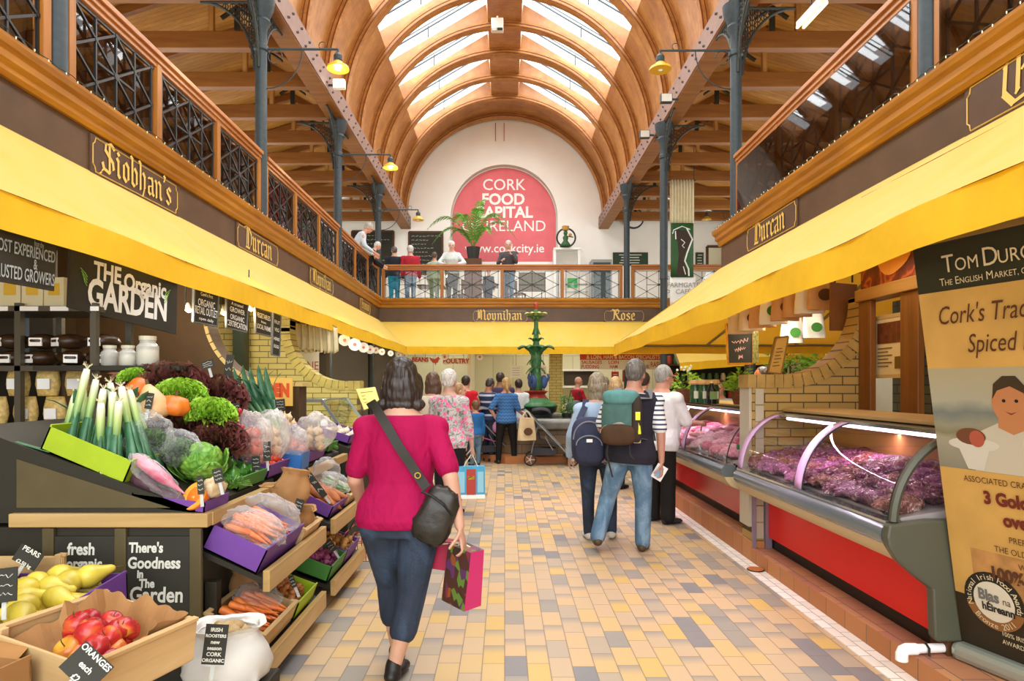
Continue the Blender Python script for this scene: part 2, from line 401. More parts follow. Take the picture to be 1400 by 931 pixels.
def floor_tiles():
    k = NT('quarry_tile_floor')
    sp = k.n('ShaderNodeSeparateXYZ'); k.l(k.coord('Object'), sp.inputs[0])
    u = k.math('MULTIPLY', sp.outputs[0], 1/0.1225); row = k.math('FLOOR', u); fu = k.math('FRACT', u)
    wr = k.n('ShaderNodeTexWhiteNoise', noise_dimensions='1D'); k.l(row, wr.inputs[1])
    off = k.math('ADD', k.math('MULTIPLY', k.math('MODULO', row, 2.0), 0.5), k.math('MULTIPLY', wr.outputs[0], 0.25))
    v = k.math('ADD', k.math('MULTIPLY', sp.outputs[1], 1/0.245), off); cell = k.math('FLOOR', v); fv = k.math('FRACT', v)
    cb = k.n('ShaderNodeCombineXYZ'); k.l(row, cb.inputs[0]); k.l(cell, cb.inputs[1])
    wn = k.n('ShaderNodeTexWhiteNoise', noise_dimensions='2D'); k.l(cb.outputs[0], wn.inputs[0])
    base = k.ramp(wn.outputs[0], [(0.0, '#c2a680'), (0.2, '#c6a67a'), (0.36, '#c8a870'), (0.48, '#cba85e'), (0.56, '#bca382'), (0.7, '#aa9a84'), (0.86, '#8f8a80'), (0.95, '#74767a')], 'CONSTANT')
    w2 = k.n('ShaderNodeTexWhiteNoise', noise_dimensions='2D'); 
    cb2 = k.n('ShaderNodeCombineXYZ'); k.l(cell, cb2.inputs[0]); k.l(row, cb2.inputs[1]); k.l(cb2.outputs[0], w2.inputs[0])
    # flame-fired tiles: one end of a tile runs into blue-grey
    flame = k.math('MULTIPLY', k.math('SMOOTH_MIN', 1.0, k.math('MULTIPLY', k.math('SUBTRACT', fv, 0.55), 2.2), 0.1), k.math('GREATER_THAN', w2.outputs[0], 0.55))
    nz = k.n('ShaderNodeTexNoise', i_Scale=9.0, i_Detail=4.0); k.l(k.coord(), nz.inputs[0])
    col = k.mix(k.math('MULTIPLY', k.math('MAXIMUM', flame, 0.0), 0.75), base, '#767b80')
    col = k.mix(k.math('MULTIPLY', nz.outputs[0], 0.25), col, '#b59a78')
    ed = k.math('MAXIMUM', k.math('GREATER_THAN', k.math('ABSOLUTE', k.math('SUBTRACT', fu, 0.5)), 0.475),
                k.math('GREATER_THAN', k.math('ABSOLUTE', k.math('SUBTRACT', fv, 0.5)), 0.487))
    col = k.mix(k.math('MULTIPLY', ed, 0.75), col, '#6f6254')
    k.l(col, k.b.inputs['Base Color']); k.b.inputs['Roughness'].default_value = 0.42
    k.bump(k.math('SUBTRACT', 1.0, ed), 0.25, 0.004)
    return k.m
def bricks(name, c1, c2, mortar, axes='XZ', w=0.225, h=0.075, mort=0.012):
    k = NT(name); sp = k.n('ShaderNodeSeparateXYZ'); k.l(k.coord(), sp.inputs[0])
    cb = k.n('ShaderNodeCombineXYZ')
    k.l(sp.outputs['XYZ'.index(axes[0])], cb.inputs[0]); k.l(sp.outputs['XYZ'.index(axes[1])], cb.inputs[1])
    bt = k.n('ShaderNodeTexBrick'); k.l(cb.outputs[0], bt.inputs[0])
    for nm, c in (('Color1', c1), ('Color2', c2), ('Mortar', mortar)): bt.inputs[nm].default_value = (*lin(c), 1)
    bt.inputs['Scale'].default_value = 1.0; bt.inputs['Brick Width'].default_value = w; bt.inputs['Row Height'].default_value = h
    bt.inputs['Mortar Size'].default_value = mort*0.5; bt.inputs['Mortar Smooth'].default_value = 0.3
    k.l(bt.outputs[0], k.b.inputs['Base Color']); k.b.inputs['Roughness'].default_value = 0.7
    k.bump(k.math('SUBTRACT', 1.0, bt.outputs[1]), 0.4, 0.006)
    return k.m
TILES = floor_tiles()
KERBT = bricks('kerb_quarry_tiles', '#a8693a', '#b97c4a', '#6d5a48', 'YZ', 0.24, 0.2, 0.008)
KERBTOP = bricks('kerb_top_tiles', '#a86a50', '#c08a58', '#6d5a48', 'YX', 0.24, 0.16, 0.008)
GUTTER = bricks('white_gutter_tiles', '#dcd0c0', '#eee6da', '#a89c90', 'YX', 0.14, 0.4, 0.008)

# ---------------------------------------------------------------- floor, kerbs
b = MB(); b.add([(-8.1, -5, 0), (8.1, -5, 0), (8.1, 22.7, 0), (-8.1, 22.7, 0)], [(0, 1, 2, 3)]); struct(b.build('floor', TILES))
b = MB(); b.box(1.997, 2.128, -3, 10.6, -0.01, 0.006); struct(b.build('trim_1', GUTTER))
for nm, y0, y1, z in (('trim_2', -3, 5.63, 0.12), ('trim_3', 5.63, 10.6, 0.178)):
    b = MB(); b.cur = 0
    b.add([(2.13, y0, 0), (2.13, y1, 0), (2.13, y1, z), (2.13, y0, z)], [(0, 1, 2, 3)]); b.add([(2.13, y0, 0), (2.13, y0, z), (8.0, y0, z), (8.0, y0, 0)], [(0, 1, 2, 3)])
    b.add([(2.13, y1, 0), (2.13, y1, z), (8.0, y1, z), (8.0, y1, 0)], [(3, 2, 1, 0)])
    b.cur = 1; b.add([(2.13, y0, z), (2.13, y1, z), (8.0, y1, z), (8.0, y0, z)], [(0, 1, 2, 3)])
    struct(b.build(nm, [KERBT, KERBTOP]))

# ---------------------------------------------------------------- outer walls
YE = 22.6; ZS = 7.32; R0 = 3.33
for nm, s in (('wall_left', -1), ('wall_right', 1)):
    b = MB(); b.box(s*8.0, s*8.2, -5, YE+.3, 0, 7.5); struct(b.build(nm, CREAM))
# end wall with the arched recess
b = MB(); N = 40; rr = 1.86
for i in range(N):
    a0 = pi*i/N; a1 = pi*(i+1)/N
    q = [(-.02+rr*cos(a0), YE, ZS+rr*sin(a0)), (-.02+rr*cos(a1), YE, ZS+rr*sin(a1)), (3.8*cos(a1), YE, ZS+3.8*sin(a1)), (3.8*cos(a0), YE, ZS+3.8*sin(a0))]
    b.add(q, [(0, 1, 2, 3)])
    b.cur = 1; b.add([q[0], q[1], (q[1][0], YE+.28, q[1][2]), (q[0][0], YE+.28, q[0][2])], [(0, 1, 2, 3)]); b.cur = 0
for s in (-1, 1):
    xa = -.02+s*rr
    b.add([(xa, YE, 5.8), (s*8.1, YE, 5.8), (s*8.1, YE, ZS), (xa, YE, ZS)], [(0, 1, 2, 3)])
    b.add([(s*3.5, YE+.03, ZS), (s*8.1, YE+.03, ZS), (s*8.1, YE+.03, 8.4), (s*3.5, YE+.03, 8.4)], [(0, 1, 2, 3)])
    b.cur = 1; b.add([(xa, YE, 5.8), (xa, YE+.28, 5.8), (xa, YE+.28, ZS), (xa, YE, ZS)], [(0, 1, 2, 3)]); b.cur = 0
b.add([(-8.1, YE, 0), (8.1, YE, 0), (8.1, YE, 5.8), (-8.1, YE, 5.8)], [(0, 1, 2, 3)])
b.cur = 1; b.add([(-2, YE, 5.8), (2, YE, 5.8), (2, YE+.28, 5.8), (-2, YE+.28, 5.8)], [(0, 1, 2, 3)])
b.cur = 0; b.box(-2.2, 2.2, YE+.29, YE+.4, 5.6, 9.4)
struct(b.build('wall_back', [WHITEWALL, GREYW]))

# ---------------------------------------------------------------- barrel vault
RIBS = [22.3-1.4*k for k in range(16)]
A1, A2 = radians(37), radians(83)
def roofz(x): return ZS+2.37+0.592*(3.15-abs(x))
RS = 3.5
shell = MB()
def arc(y, a0, a1, n, r=RS): return [(r*cos(a0+(a1-a0)*i/n), y, ZS+r*sin(a0+(a1-a0)*i/n)) for i in range(n+1)]
for k in range(len(RIBS)-1):
    yf, yn = RIBS[k], RIBS[k+1]
    if k == 0:
        shell.strip(arc(YE+.05, 0, pi, 48), arc(yn, 0, pi, 48)); continue
    shell.strip(arc(yf, 0, A1, 10), arc(yn, 0, A1, 10)); shell.strip(arc(yf, A2, pi-A2, 6), arc(yn, A2, pi-A2, 6))
    shell.strip(arc(yf, pi-A1, pi, 10), arc(yn, pi-A1, pi, 10))
    for s in (-1, 1):
        e = []
        for a in (A1, A2):
            x = RS*cos(a)*s; z = ZS+RS*sin(a)
            # the shaft side runs out radially to the pitched roof
            t = RS
            while ZS+t*sin(a) < roofz(t*cos(a)) and t < 4.6: t += 0.01
            e.append((x, z, t*cos(a)*s, ZS+t*sin(a)))
            shell.add([(x, yf, z), (x, yn, z), (e[-1][2], yn, e[-1][3]), (e[-1][2], yf, e[-1][3])], [(0, 1, 2, 3)])
        for y in (yf-.03, yn+.03):
            A = arc(y, A1, A2, 12); A = [(p[0]*s, p[1], p[2]) for p in A]
            B = [(e[0][2]+(e[1][2]-e[0][2])*i/12, y, e[0][3]+(e[1][3]-e[0][3])*i/12) for i in range(13)]
            shell.strip(A, B)
struct(shell.build('ceiling', PLY, weld=1e-4))
wn_ = 0
for k in range(1, len(RIBS)-1):
    yf, yn = RIBS[k]-.04, RIBS[k+1]+.04
    for s in (-1, 1):
        p = [(s*3.14, roofz(3.14)-.01), (s*.44, roofz(.44)-.01)]; wn_ += 1
        win = struct(thing('window_%d' % wn_, None, None, (s*1.8, (yf+yn)/2, roofz(1.8))))
        b = MB(); b.add([(p[0][0], yf, p[0][1]), (p[0][0], yn, p[0][1]), (p[1][0], yn, p[1][1]), (p[1][0], yf, p[1][1])], [(0, 1, 2, 3)])
        b.build('pane', GLASS, win)
        b = MB(); ym = yf*.62+yn*.38
        b.bar((p[0][0], ym, p[0][1]-.03), (p[1][0], ym, p[1][1]-.03), .02, .03); b.bar((p[0][0], ym-.14, p[0][1]-.03), (p[1][0], ym-.14, p[1][1]-.03), .012, .02)
        mx = s*1.9; b.bar((mx, ym, roofz(mx)), (mx, ym, roofz(mx)-.28), .025, .025)
        b.build('window_frame', IRON, win)
for k, y in enumerate(RIBS):
    dbl = (k % 3 == 0)
    rib = MB(); hw = .15 if dbl else .085
    sec = [(-hw, R0+.03), (-hw*.55, R0), (hw*.55, R0), (hw, R0+.03), (hw, RS+.02), (-hw, RS+.02)]
    n = 60; rings = []
    for i in range(n+1):
        a = pi*i/n; rings.append([(r*cos(a), y+d, ZS+r*sin(a)) for d, r in sec])
    rib.loft(rings)
    rib.cur = 1     # dark beads along the front face
    offs = [-hw-.004] if not dbl else [-hw-.004, 0]
    for d in offs:
        for r, w in ((R0+.045, .018), (R0+.12, .012)):
            rib.loft([[(q*cos(pi*i/n), y+e, ZS+q*sin(pi*i/n)) for e, q in ((d-.006, r-w/2), (d+.01, r-w/2), (d+.01, r+w/2), (d-.006, r+w/2))] for i in range(n+1)])
    struct(rib.build('beam_arched', [WOOD_RIB, WOOD_RIB_DARK], smooth=True, auto=35))

# ---------------------------------------------------------------- nave beams on the columns, tie beams, aisle ceilings
for s, nm in ((-1, 'beam_left'), (1, 'beam_right')):
    x0, x1 = s*3.27, s*3.6
    b = MB(); b.box(x0, x1, -2, YE, 6.93, ZS); bm_ = struct(b.build(nm, WOOD_TIE))
    b = MB(); b.box(x0-s*.015, x0, -2, YE, 6.95, ZS+.02); pl = b.build('steel_plate', MAUVE, bm_)
    b = MB(); y = 2.0
    while y < YE-.1:
        z = 7.05 if int(round(y/.21)) % 2 else 7.22
        b.lathe([(.022, 0), (.018, .012), (.006, .018)], (x0-s*.015, y, z), 6, (-s, 0, 0)); b.lathe([(.022, 0), (.018, .012), (.006, .018)], (x0-s*.015, y+.06, z+.03), 6, (-s, 0, 0))
        y += .21
    b.build('rivet', RIVET, pl)
    # aisle roof boards on two slopes
    nm2 = 'ceiling_left' if s < 0 else 'ceiling_right'
    b = MB(); b.strip([(s*3.3, -2, 7.33), (s*3.3, YE, 7.33)], [(s*4.9, -2, 8.25), (s*4.9, YE, 8.25)]); b.strip([(s*4.9, -2, 8.25), (s*4.9, YE, 8.25)], [(s*8.1, -2, 7.3), (s*8.1, YE, 7.3)])
    struct(b.build(nm2, WOOD_BOARD))
    for kk in range(-4, 9):
        y = 10.8+1.4*kk
        tr = struct(thing('beam_truss', None, None, (s*4.9, y, 7.08)))
        b = MB(); b.box(s*3.55, s*8.0, y-.08, y+.08, 7.08, 7.36); b.build('tie_beam', WOOD_TIE, tr, bevel=.008)
        b = MB(); b.box(s*4.82, s*4.9, y-.04, y+.04, 7.36, 8.2); b.build('king_post', WOOD_PALE, tr)
        for xa in (3.4, 7.6):
            b = MB(); b.bar((s*xa, y, 7.32), (s*4.9, y, 8.17), .1, .14); b.build('rafter', WOOD_TIE, tr)
        b = MB(); b.bar((s*4.4, y-.09, 7.36), (s*4.4, y-.09, 7.75), .09, .03)
        for d in (-1, 1): b.bar((s*4.4, y-.09, 7.74), (s*4.4+d*.26, y-.09, 7.56), .08, .03)
        b.build('iron_strap', IRON_D, tr)

# ---------------------------------------------------------------- iron columns with open-work brackets
COLY = {-1: (4.96, 9.14, 13.35, 17.6), 1: (5.05, 9.29, 13.5, 17.6)}
COLX = {-1: -3.42, 1: 3.30}
def column(s, y):
    x = COLX[s]; c = struct(thing('iron_column', None, None, (x, y, 0)))
    b = MB(); b.lathe([(.09, 3.72), (.082, 3.76), (.08, 6.2), (.1, 6.22), (.1, 6.28), (.08, 6.3), (.08, 6.5), (.13, 6.62), (.11, 6.66), (.17, 6.8), (.19, 6.93)], (x, y, 0), 20)
    b.build('shaft', IRON, c, smooth=True, auto=40)
    xo = x+s*.2 if y < 11 or s < 0 else x
    b = MB(); b.lathe([(.14, 0), (.14, .3), (.09, .36), (.075, .45), (.075, 3.6), (.075, 3.74)], (xo, y, 0), 16); b.build('lower_shaft', IRON, c, smooth=True, auto=40)
    for d, ax in ((-1, 1), (1, 1), (-s, 0)):     # along the beam both ways and across
        b = MB(); v = Vector((0, d, 0)) if ax else Vector((s, 0, 0))
        o = Vector((x, y, 0)); L = .75
        pts = [o+v*(.09+L*(1-cos(t*pi/2)))+Vector((0, 0, 5.95+.95*sin(t*pi/2))) for t in [i/10 for i in range(11)]]
        b.tube(pts, .02, 6); b.tube([o+v*.09+Vector((0, 0, 6.9)), o+v*(L+.1)+Vector((0, 0, 6.9))], .02, 6)
        random.seed(int(abs(y)*10)+d)
        for i in range(1, 9):                  # scroll work between the ribs
            t = i/10; p = pts[i]; top = Vector((p.x, p.y, 6.88)); h = top.z-p.z
            if h < .06: continue
            m = int(h/.09)+1
            for j in range(m):
                cz = p.z+(j+.5)*h/m; r = min(.045, h/m*.5)
                b.tube([Vector((p.x, p.y, cz))+v*r*cos(a)+Vector((0, 0, r*sin(a))) for a in [2*pi*q/8 for q in range(8)]], .007, 4, closed=True)
            b.bar(p, top, .01, .01)
        b.build('bracket', IRON_D, c)
for s in (-1, 1):
    for y in COLY[s]: column(s, y)

# ---------------------------------------------------------------- gallery: slabs, cornices, fascias
ZF = 3.75
b = MB(); b.box(-8.0, -3.40, -5, YE, 3.55, ZF); struct(b.build('floor_gallery_left', CREAM))
b = MB(); b.box(3.28, 8.0, -5, 9.72, 3.55, ZF); struct(b.build('floor_gallery_right', CREAM))
b = MB(); b.box(-3.40, 8.0, 17.52, YE, 3.55, ZF); struct(b.build('floor_gallery_back', CREAM))
CP = [(0, 3.60), (.03, 3.60), (.045, 3.635), (.045, 3.67), (.075, 3.70), (.075, 3.75), (.10, 3.78), (.11, 3.82), (.11, 3.845), (0, 3.845), (-.15, 3.845), (-.15, 3.60)]
def cornice(nm, pts_fn, m):
    """sweep the moulding profile along mitred corner points"""
    b = MB(); b.loft([[pts_fn(i, d, z) for d, z in CP] for i in range(2)]); struct(b.build(nm, m))
cornice('trim_4', lambda i, d, z: (-3.38+d, (-5, 17.5-d)[i], z), WOOD_ORANGE)
cornice('trim_5', lambda i, d, z: ((-3.38+d, 8.0)[i], 17.5-d, z), WOOD_ORANGE_X)
cornice('trim_6', lambda i, d, z: (3.25-d, (-5, 9.76+d)[i], z), WOOD_ORANGE)
cornice('trim_7', lambda i, d, z: ((3.25-d, 8.0)[i], 9.76+d, z), WOOD_ORANGE_X)
b = MB(); b.box(-3.43, -3.38, -5, 17.5, 3.2, 3.6); struct(b.build('trim_8', BROWN))
b = MB(); b.box(-3.38, 8.0, 17.5, 17.55, 3.15, 3.6); struct(b.build('trim_9', BROWN))
b = MB(); b.box(3.25, 3.30, -5, 9.76, 3.2, 3.6); struct(b.build('trim_10', BROWN))
b = MB(); b.box(3.30, 8.0, 9.71, 9.76, 3.2, 3.6); struct(b.build('trim_11', BROWN))

# ---------------------------------------------------------------- gallery railings: one per bay
def railing(p0, p1, npan, label, first=True, last=True, hw=WOOD_RAIL, pw=WOOD_ORANGE_Z, bw=.019, group='gallery railings'):
    p0 = Vector(p0); p1 = Vector(p1); d = (p1-p0).normalized(); L = (p1-p0).length; nn = Vector((-d.y, d.x, 0))
    t = thing('gallery_railing', label, 'railing', (p0+p1)/2, group=group)
    T = p0.z+1.0
    up = Vector((0, 0, 1))
    def Q(s_, z, o=0): return p0+d*s_+up*(z-p0.z)+nn*o
    b = MB(); b.bar(Q(0, T-.025), Q(L, T-.025), .15, .05); b.bar(Q(0, T-.075), Q(L, T-.075), .10, .05); b.bar(Q(0, T-.12), Q(L, T-.12), .06, .05)
    b.build('handrail', hw, t, bevel=.006)
    w = L/npan
    for i in range(npan+1):
        x = min(max(i*w, .04), L-.04)
        b = MB(); b.bar(Q(x, p0.z+.05), Q(x, T-.1), .075, .085, up=d); b.build('post', pw, t, bevel=.005)
    z0, z1 = p0.z+.1, T-.17
    for i in range(npan):
        a, e = i*w+.06, (i+1)*w-.06; b = MB(); W_ = e-a; Hh = z1-z0
        def G(u, v): return Q(a+u*W_, z0+v*Hh)
        seg = [((0, 0), (1, 0)), ((0, 1), (1, 1)), ((.03, 0), (.03, 1)), ((.97, 0), (.97, 1)), ((.5, 0), (.5, 1)), ((.265, 0), (.265, 1)), ((.735, 0), (.735, 1)),
               ((.03, 0), (.97, 1)), ((.03, 1), (.97, 0)), ((.03, .5), (.5, 1)), ((.5, 1), (.97, .5)), ((.97, .5), (.5, 0)), ((.5, 0), (.03, .5)), ((.265, .5), (.735, .5))]
        for q, r in seg: b.bar(G(*q), G(*r), bw, bw, up=nn)
        for q in ((.5, .5), (.265, .75), (.735, .75), (.265, .25), (.735, .25), (.03, .5), (.97, .5), (.5, 1), (.5, 0), (.03, 1), (.97, 1)):
            r = .035 if q == (.5, .5) else .02
            b.lathe([(r, -.014), (r, .014)], G(*q), 8, nn)
        b.build('lattice_panel', IRON_L, t)
    b = MB(); b.hexa([Q(.08, z0, .045), Q(L-.08, z0, .045), Q(L-.08, z0, .05), Q(.08, z0, .05), Q(.08, z1, .045), Q(L-.08, z1, .045), Q(L-.08, z1, .05), Q(.08, z1, .05)])
    b.build('glass_sheet', GLASS if bw < .015 else glass('smoked_glass', (.42, .40, .40), .1), t)
    return t
zr = 3.77
cy = COLY[-1]
railing((-3.42, .75, zr), (-3.42, cy[0]-.1, zr), 3, 'wood and iron gallery railing above the trusted growers board')
railing((-3.42, cy[0]+.1, zr), (-3.42, cy[1]-.1, zr), 3, 'wood and iron gallery railing above the nearest gilt plaque on the greengrocer side')
railing((-3.42, cy[1]+.1, zr), (-3.42, cy[2]-.1, zr), 3, 'wood and iron gallery railing above the third gilt plaque on the greengrocer side')
railing((-3.42, cy[2]+.1, zr), (-3.42, cy[3]-.1, zr), 3, 'short-looking wood and iron railing where the greengrocer side meets the back gallery')
cy = COLY[1]
railing((3.30, .75, zr), (3.30, cy[0]-.1, zr), 3, 'wood and iron gallery railing above the gilt letter O plaque')
railing((3.30, cy[0]+.1, zr), (3.30, cy[1]-.1, zr), 3, 'wood and iron gallery railing ending above the far butcher side plaque')
railing((-3.32, 17.6, zr), (3.18, 17.6, zr), 4, 'long brown gallery railing across the back, below the red arched banner', hw=WOOD_RAIL_X, bw=.012)
railing((3.42, 17.6, zr), (7.9, 17.6, zr), 3, 'brown gallery railing behind the green cafe banner', hw=WOOD_RAIL_X, bw=.012)

# ---------------------------------------------------------------- yellow awnings
def fabric():
    k = NT('yellow_awning_canvas')
    nz = k.n('ShaderNodeTexNoise', i_Scale=2.5, i_Detail=3.0); k.l(k.coord(), nz.inputs[0])
    c = k.ramp(nz.outputs[0], [(0.3, '#f8d24c'), (0.7, '#fadb6c')])
    k.l(c, k.b.inputs['Base Color']); k.b.inputs['Roughness'].default_value = 0.65; k.b.inputs['Sheen Weight'].default_value = 0.15
    tl = k.n('ShaderNodeBsdfTranslucent'); tl.inputs[0].default_value = (*lin('#f5b010'), 1)
    mx = k.n('ShaderNodeMixShader'); mx.inputs[0].default_value = 0.33
    k.l(k.b.outputs[0], mx.inputs[1]); k.l(tl.outputs[0], mx.inputs[2]); k.l(mx.outputs[0], k.out.inputs[0])
    return k.m
CANVAS = fabric()
VALANCE = mat('valance_shade_yellow', '#ecba0e', .7, var=.05)  # canopy canvas again, with the valance's shade put into its colour
ALU = mat('grey_awning_frame', '#8d8a80', 0.4, metal=0.6)
def sag(u, v, amp): return -amp*sin(pi*min(max(u, 0), 1))
def awning(label, top, low, valance, nseg, m=CANVAS, bars=6, amp=.03, wob=.004):
    """top, low: functions of t in 0..1 giving the wall edge and the outer edge"""
    c = (Vector(top(.5))+Vector(low(.5)))/2
    t = thing('awning', label, 'awning', (c.x, c.y, low(.5)[2]))
    def f(i, j):
        a, b_ = Vector(top(i)), Vector(low(i)); p = a.lerp(b_, j)
        p.z += -amp*sin(pi*j)*(0.6+.4*abs(sin(i*bars*pi))) + wob*j*sin(i*37); return p
    b = MB(); b.grid(f, nseg, 8); b.build('canopy', m, t, smooth=True)
    def g(i, j):
        a = f(i, 1); d = (Vector(low(i))-Vector(top(i))); d.z = 0; d.normalize()
        return a+Vector((0, 0, -valance*j))+d*(.012*sin(i*61+j)+.02*j)
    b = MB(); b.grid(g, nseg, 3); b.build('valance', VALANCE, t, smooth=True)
    b = MB(); b.tube([f(i/nseg, 1)+(Vector(top(i/nseg))-Vector(low(i/nseg))).normalized()*.05+Vector((0, 0, -.05)) for i in range(nseg+1)], .022, 6)
    b.build('front_tube', ALU, t)
    for k in range(bars+1):
        i = k/bars; b = MB(); b.bar(f(i, 0)+Vector((0, 0, -.07)), f(i, .95)+Vector((0, 0, -.07)), .04, .03); b.build('support_arm', ALU, t)
    return t
lerp = lambda a, b_, t: a+(b_-a)*t
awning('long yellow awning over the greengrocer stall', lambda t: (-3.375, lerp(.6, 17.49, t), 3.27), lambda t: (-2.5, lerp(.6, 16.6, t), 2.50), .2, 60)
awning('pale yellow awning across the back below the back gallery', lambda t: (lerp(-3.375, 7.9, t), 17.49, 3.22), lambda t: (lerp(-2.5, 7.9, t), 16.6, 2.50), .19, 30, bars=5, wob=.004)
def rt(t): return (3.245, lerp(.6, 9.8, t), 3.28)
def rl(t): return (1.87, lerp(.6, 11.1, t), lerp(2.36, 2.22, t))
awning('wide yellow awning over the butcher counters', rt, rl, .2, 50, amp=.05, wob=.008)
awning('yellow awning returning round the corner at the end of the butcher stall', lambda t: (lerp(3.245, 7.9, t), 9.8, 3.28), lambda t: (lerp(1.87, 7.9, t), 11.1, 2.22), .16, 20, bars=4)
# ================================================================ things on the gallery and in the roof
CHALK = mat('chalkboard_black', '#2e2d24', 0.7, var=0.15, vscale=4)
CHALKW = mat('chalk_writing', '#d8d8cc', 0.8)
DARKWOOD = wood('dark_frame_wood', '#4a2f18', '#6b4522', 0.45)
RED_B = mat('red_banner_vinyl', '#de6c74', 0.5, var=0.06, vscale=2.5)
GREEN_D = mat('dark_green_paint', '#2f5a33', 0.6, var=0.1)
LEAF = mat('palm_leaf_green', '#5f9a30', 0.45, var=0.35, vscale=14)
PX_ = Vector((1, 0, 0)); PZ_ = Vector((0, 0, 1))
# red arched banner in the recess
b = MB(); n = 32; yb = YE+.24
poly = [(1.81*cos(pi*i/n), 1.49+1.81*sin(pi*i/n)) for i in range(n+1)]+[(-1.81, .0), (1.81, .0)]
ban = MB(); ban.prism(poly, (-.02, yb, 5.83), PX_, PZ_, .012); ban = ban.build('arched_banner', RED_B)
tag(ban, 'red arched banner with white capital letters in the end wall recess', 'banner')
for s_, px, py, sz, bd in (('CORK', 689, 250.5, 16, .004), ('FOOD', 688, 270.5, 15.6, .018), ('CAPITAL', 688, 288.5, 15.6, .018), ('OF IRELAND', 689, 307.5, 15.6, .0), ('www.corkcity.ie', 690, 338, 12.5, .004)):
    p = P(px, py, YE); text('lettering', s_, (p.x, yb-.013, p.z), PX_, PZ_, sz*1.36*YE/F, WHITE, ban, bold=bd, sx=.98)
for dx in (-5, 4):
    b = MB(); p = P(684+dx*1.3, 168, YE-.05); q = P(684+dx*1.3, 193, YE-.05); b.tube([p, q], .012, 5); o = b.build('hanging_strap', mat('strap_red', '#c23a3a', .6)); tag(o, 'thin red strap hanging at the crown of the end wall, %s of two' % ('left' if dx < 0 else 'right'), 'strap', 'red straps')
# gooseneck lamps on the columns
LAMPW = mat('lamp_bulb', '#fff2c0', 0.3, emit='#ffdf90', estr=9)
LAMPY = mat('yellow_enamel_shade', '#d8a92a', 0.35)
LAMPG = mat('grey_green_enamel', '#6d7a5a', 0.4)
def gooseneck(x, y, z, d, label, L=1.0, lit=True, r=.155):
    t = thing('gooseneck_lamp', label, 'lamp', (x, y, z), group='gooseneck lamps on the columns')
    b = MB(); b.tube([(x, y, z), (x+d*L, y, z)], .016, 6); b.tube([(x+d*L, y, z), (x+d*L, y, z-.06)], .016, 6)
    b.tube([(x+d*(.12+.1*cos(a)), y, z-.11+.1*sin(a)) for a in [i*.5 for i in range(11)]], .007, 5)
    b.tube([(x+d*(.5*sin(a)), y, z-.55+.55*(1-cos(a))) for a in [i*pi/16 for i in range(9)]], .009, 5)
    b.tube([(x+d*(L-.22+.05*cos(a)), y, z+.055+.05*sin(a)) for a in [i*.6 for i in range(11)]], .006, 5)
    b.build('bracket_arm', IRON, t)
    c = (x+d*L, y, z-.28)
    b = MB(); b.lathe([(r, 0), (r*.95, .035), (r*.55, .075), (.05, .11), (.045, .2), (.02, .22), (.02, .21), (.04, .19), (.04, .1), (r*.5, .06), (r*.9, .02)], c, 20); sh_ = b.build('lamp_shade', LAMPY, t, smooth=True, auto=50)
    b = MB(); b.lathe([(.05, .11), (.06, .13), (.06, .19), (.03, .23)], c, 12); b.build('lamp_neck', IRON, sh_)
    b = MB(); b.ball((c[0], c[1], c[2]+.03), .045, 10, 6); b.build('bulb', LAMPW if lit else WHITE, sh_, smooth=True)
    if lit: point('lamp_light', (c[0], c[1], c[2]-.06), 9)
    return t
gooseneck(-3.34, 9.14, 6.24, 1, 'lit gooseneck lamp nearest the camera on the greengrocer side')
gooseneck(-3.34, 13.35, 6.25, 1, 'lit gooseneck lamp on the second visible column over the greengrocer side')
gooseneck(-3.34, 17.6, 6.26, 1, 'small unlit gooseneck lamp beside the white end wall', lit=False)
gooseneck(3.22, 9.29, 6.30, -1, 'gooseneck lamp with yellow shade over the butcher side', lit=False)
gooseneck(7.75, 21.6, H+237*21.6/F, -1, 'gooseneck lamp by the green cafe banner', L=1.05, lit=False)
b = MB(); b.box(7.72, 8.0, 21.3, 21.9, ZF, 7.0); struct(b.build('pier_white', WHITEWALL))
# flood lights
def flood(p, d, label, lit):
    t = thing('flood_light', label, 'flood light', p, group='flood lights on the nave beams')
    b = MB(); b.box(p[0]-.11, p[0]+.11, p[1]-.05, p[1]+.05, p[2], p[2]+.17); b.build('housing', WHITE if lit else IRON, t, bevel=.01)
    b = MB(); b.box(p[0]-.095, p[0]+.095, p[1]-.06, p[1]-.05, p[2]+.015, p[2]+.155); b.build('lens', mat('flood_lens', '#ffffff', .3, emit='#fffbe8', estr=6) if lit else GREYW, t)
    b = MB(); b.bar((p[0], p[1]+.02, p[2]+.08), (p[0]-d*.24, p[1]+.02, p[2]+.08), .03, .03); b.build('mounting_arm', IRON, t)
flood((-3.05, 12.0, 6.98), 1, 'bright flood light clamped to the beam near the lit gooseneck lamps', True)
flood((3.05, 12.3, 6.85), -1, 'grey unlit flood light on the butcher side beam', False)
flood((3.05, 14.2, 6.9), -1, 'unlit flood light further down the butcher side beam', False)
# projector box hanging from the crown
t = thing('hanging_projector', 'white box projector hanging from the crown of the vault', 'projector', tuple(P(680, 44, 16.2)))
b = MB(); p = P(680, 34, 16.2); b.box(p.x-.15, p.x+.15, 16.1, 16.35, p.z-.13, p.z+.13); b.build('housing', WHITE, t, bevel=.01)
b = MB(); b.tube([(p.x, 16.2, p.z+.13), (p.x, 16.2, ZS+R0+.05)], .025, 8); b.build('drop_pole', WHITE, t)
b = MB(); b.box(p.x-.13, p.x-.02, 16.08, 16.12, p.z-.2, p.z-.13); b.build('camera_head', GREYW, t); b = MB(); b.box(p.x+.0, p.x+.13, 16.08, 16.12, p.z-.18, p.z-.13); b.build('connector', IRON_D, t)
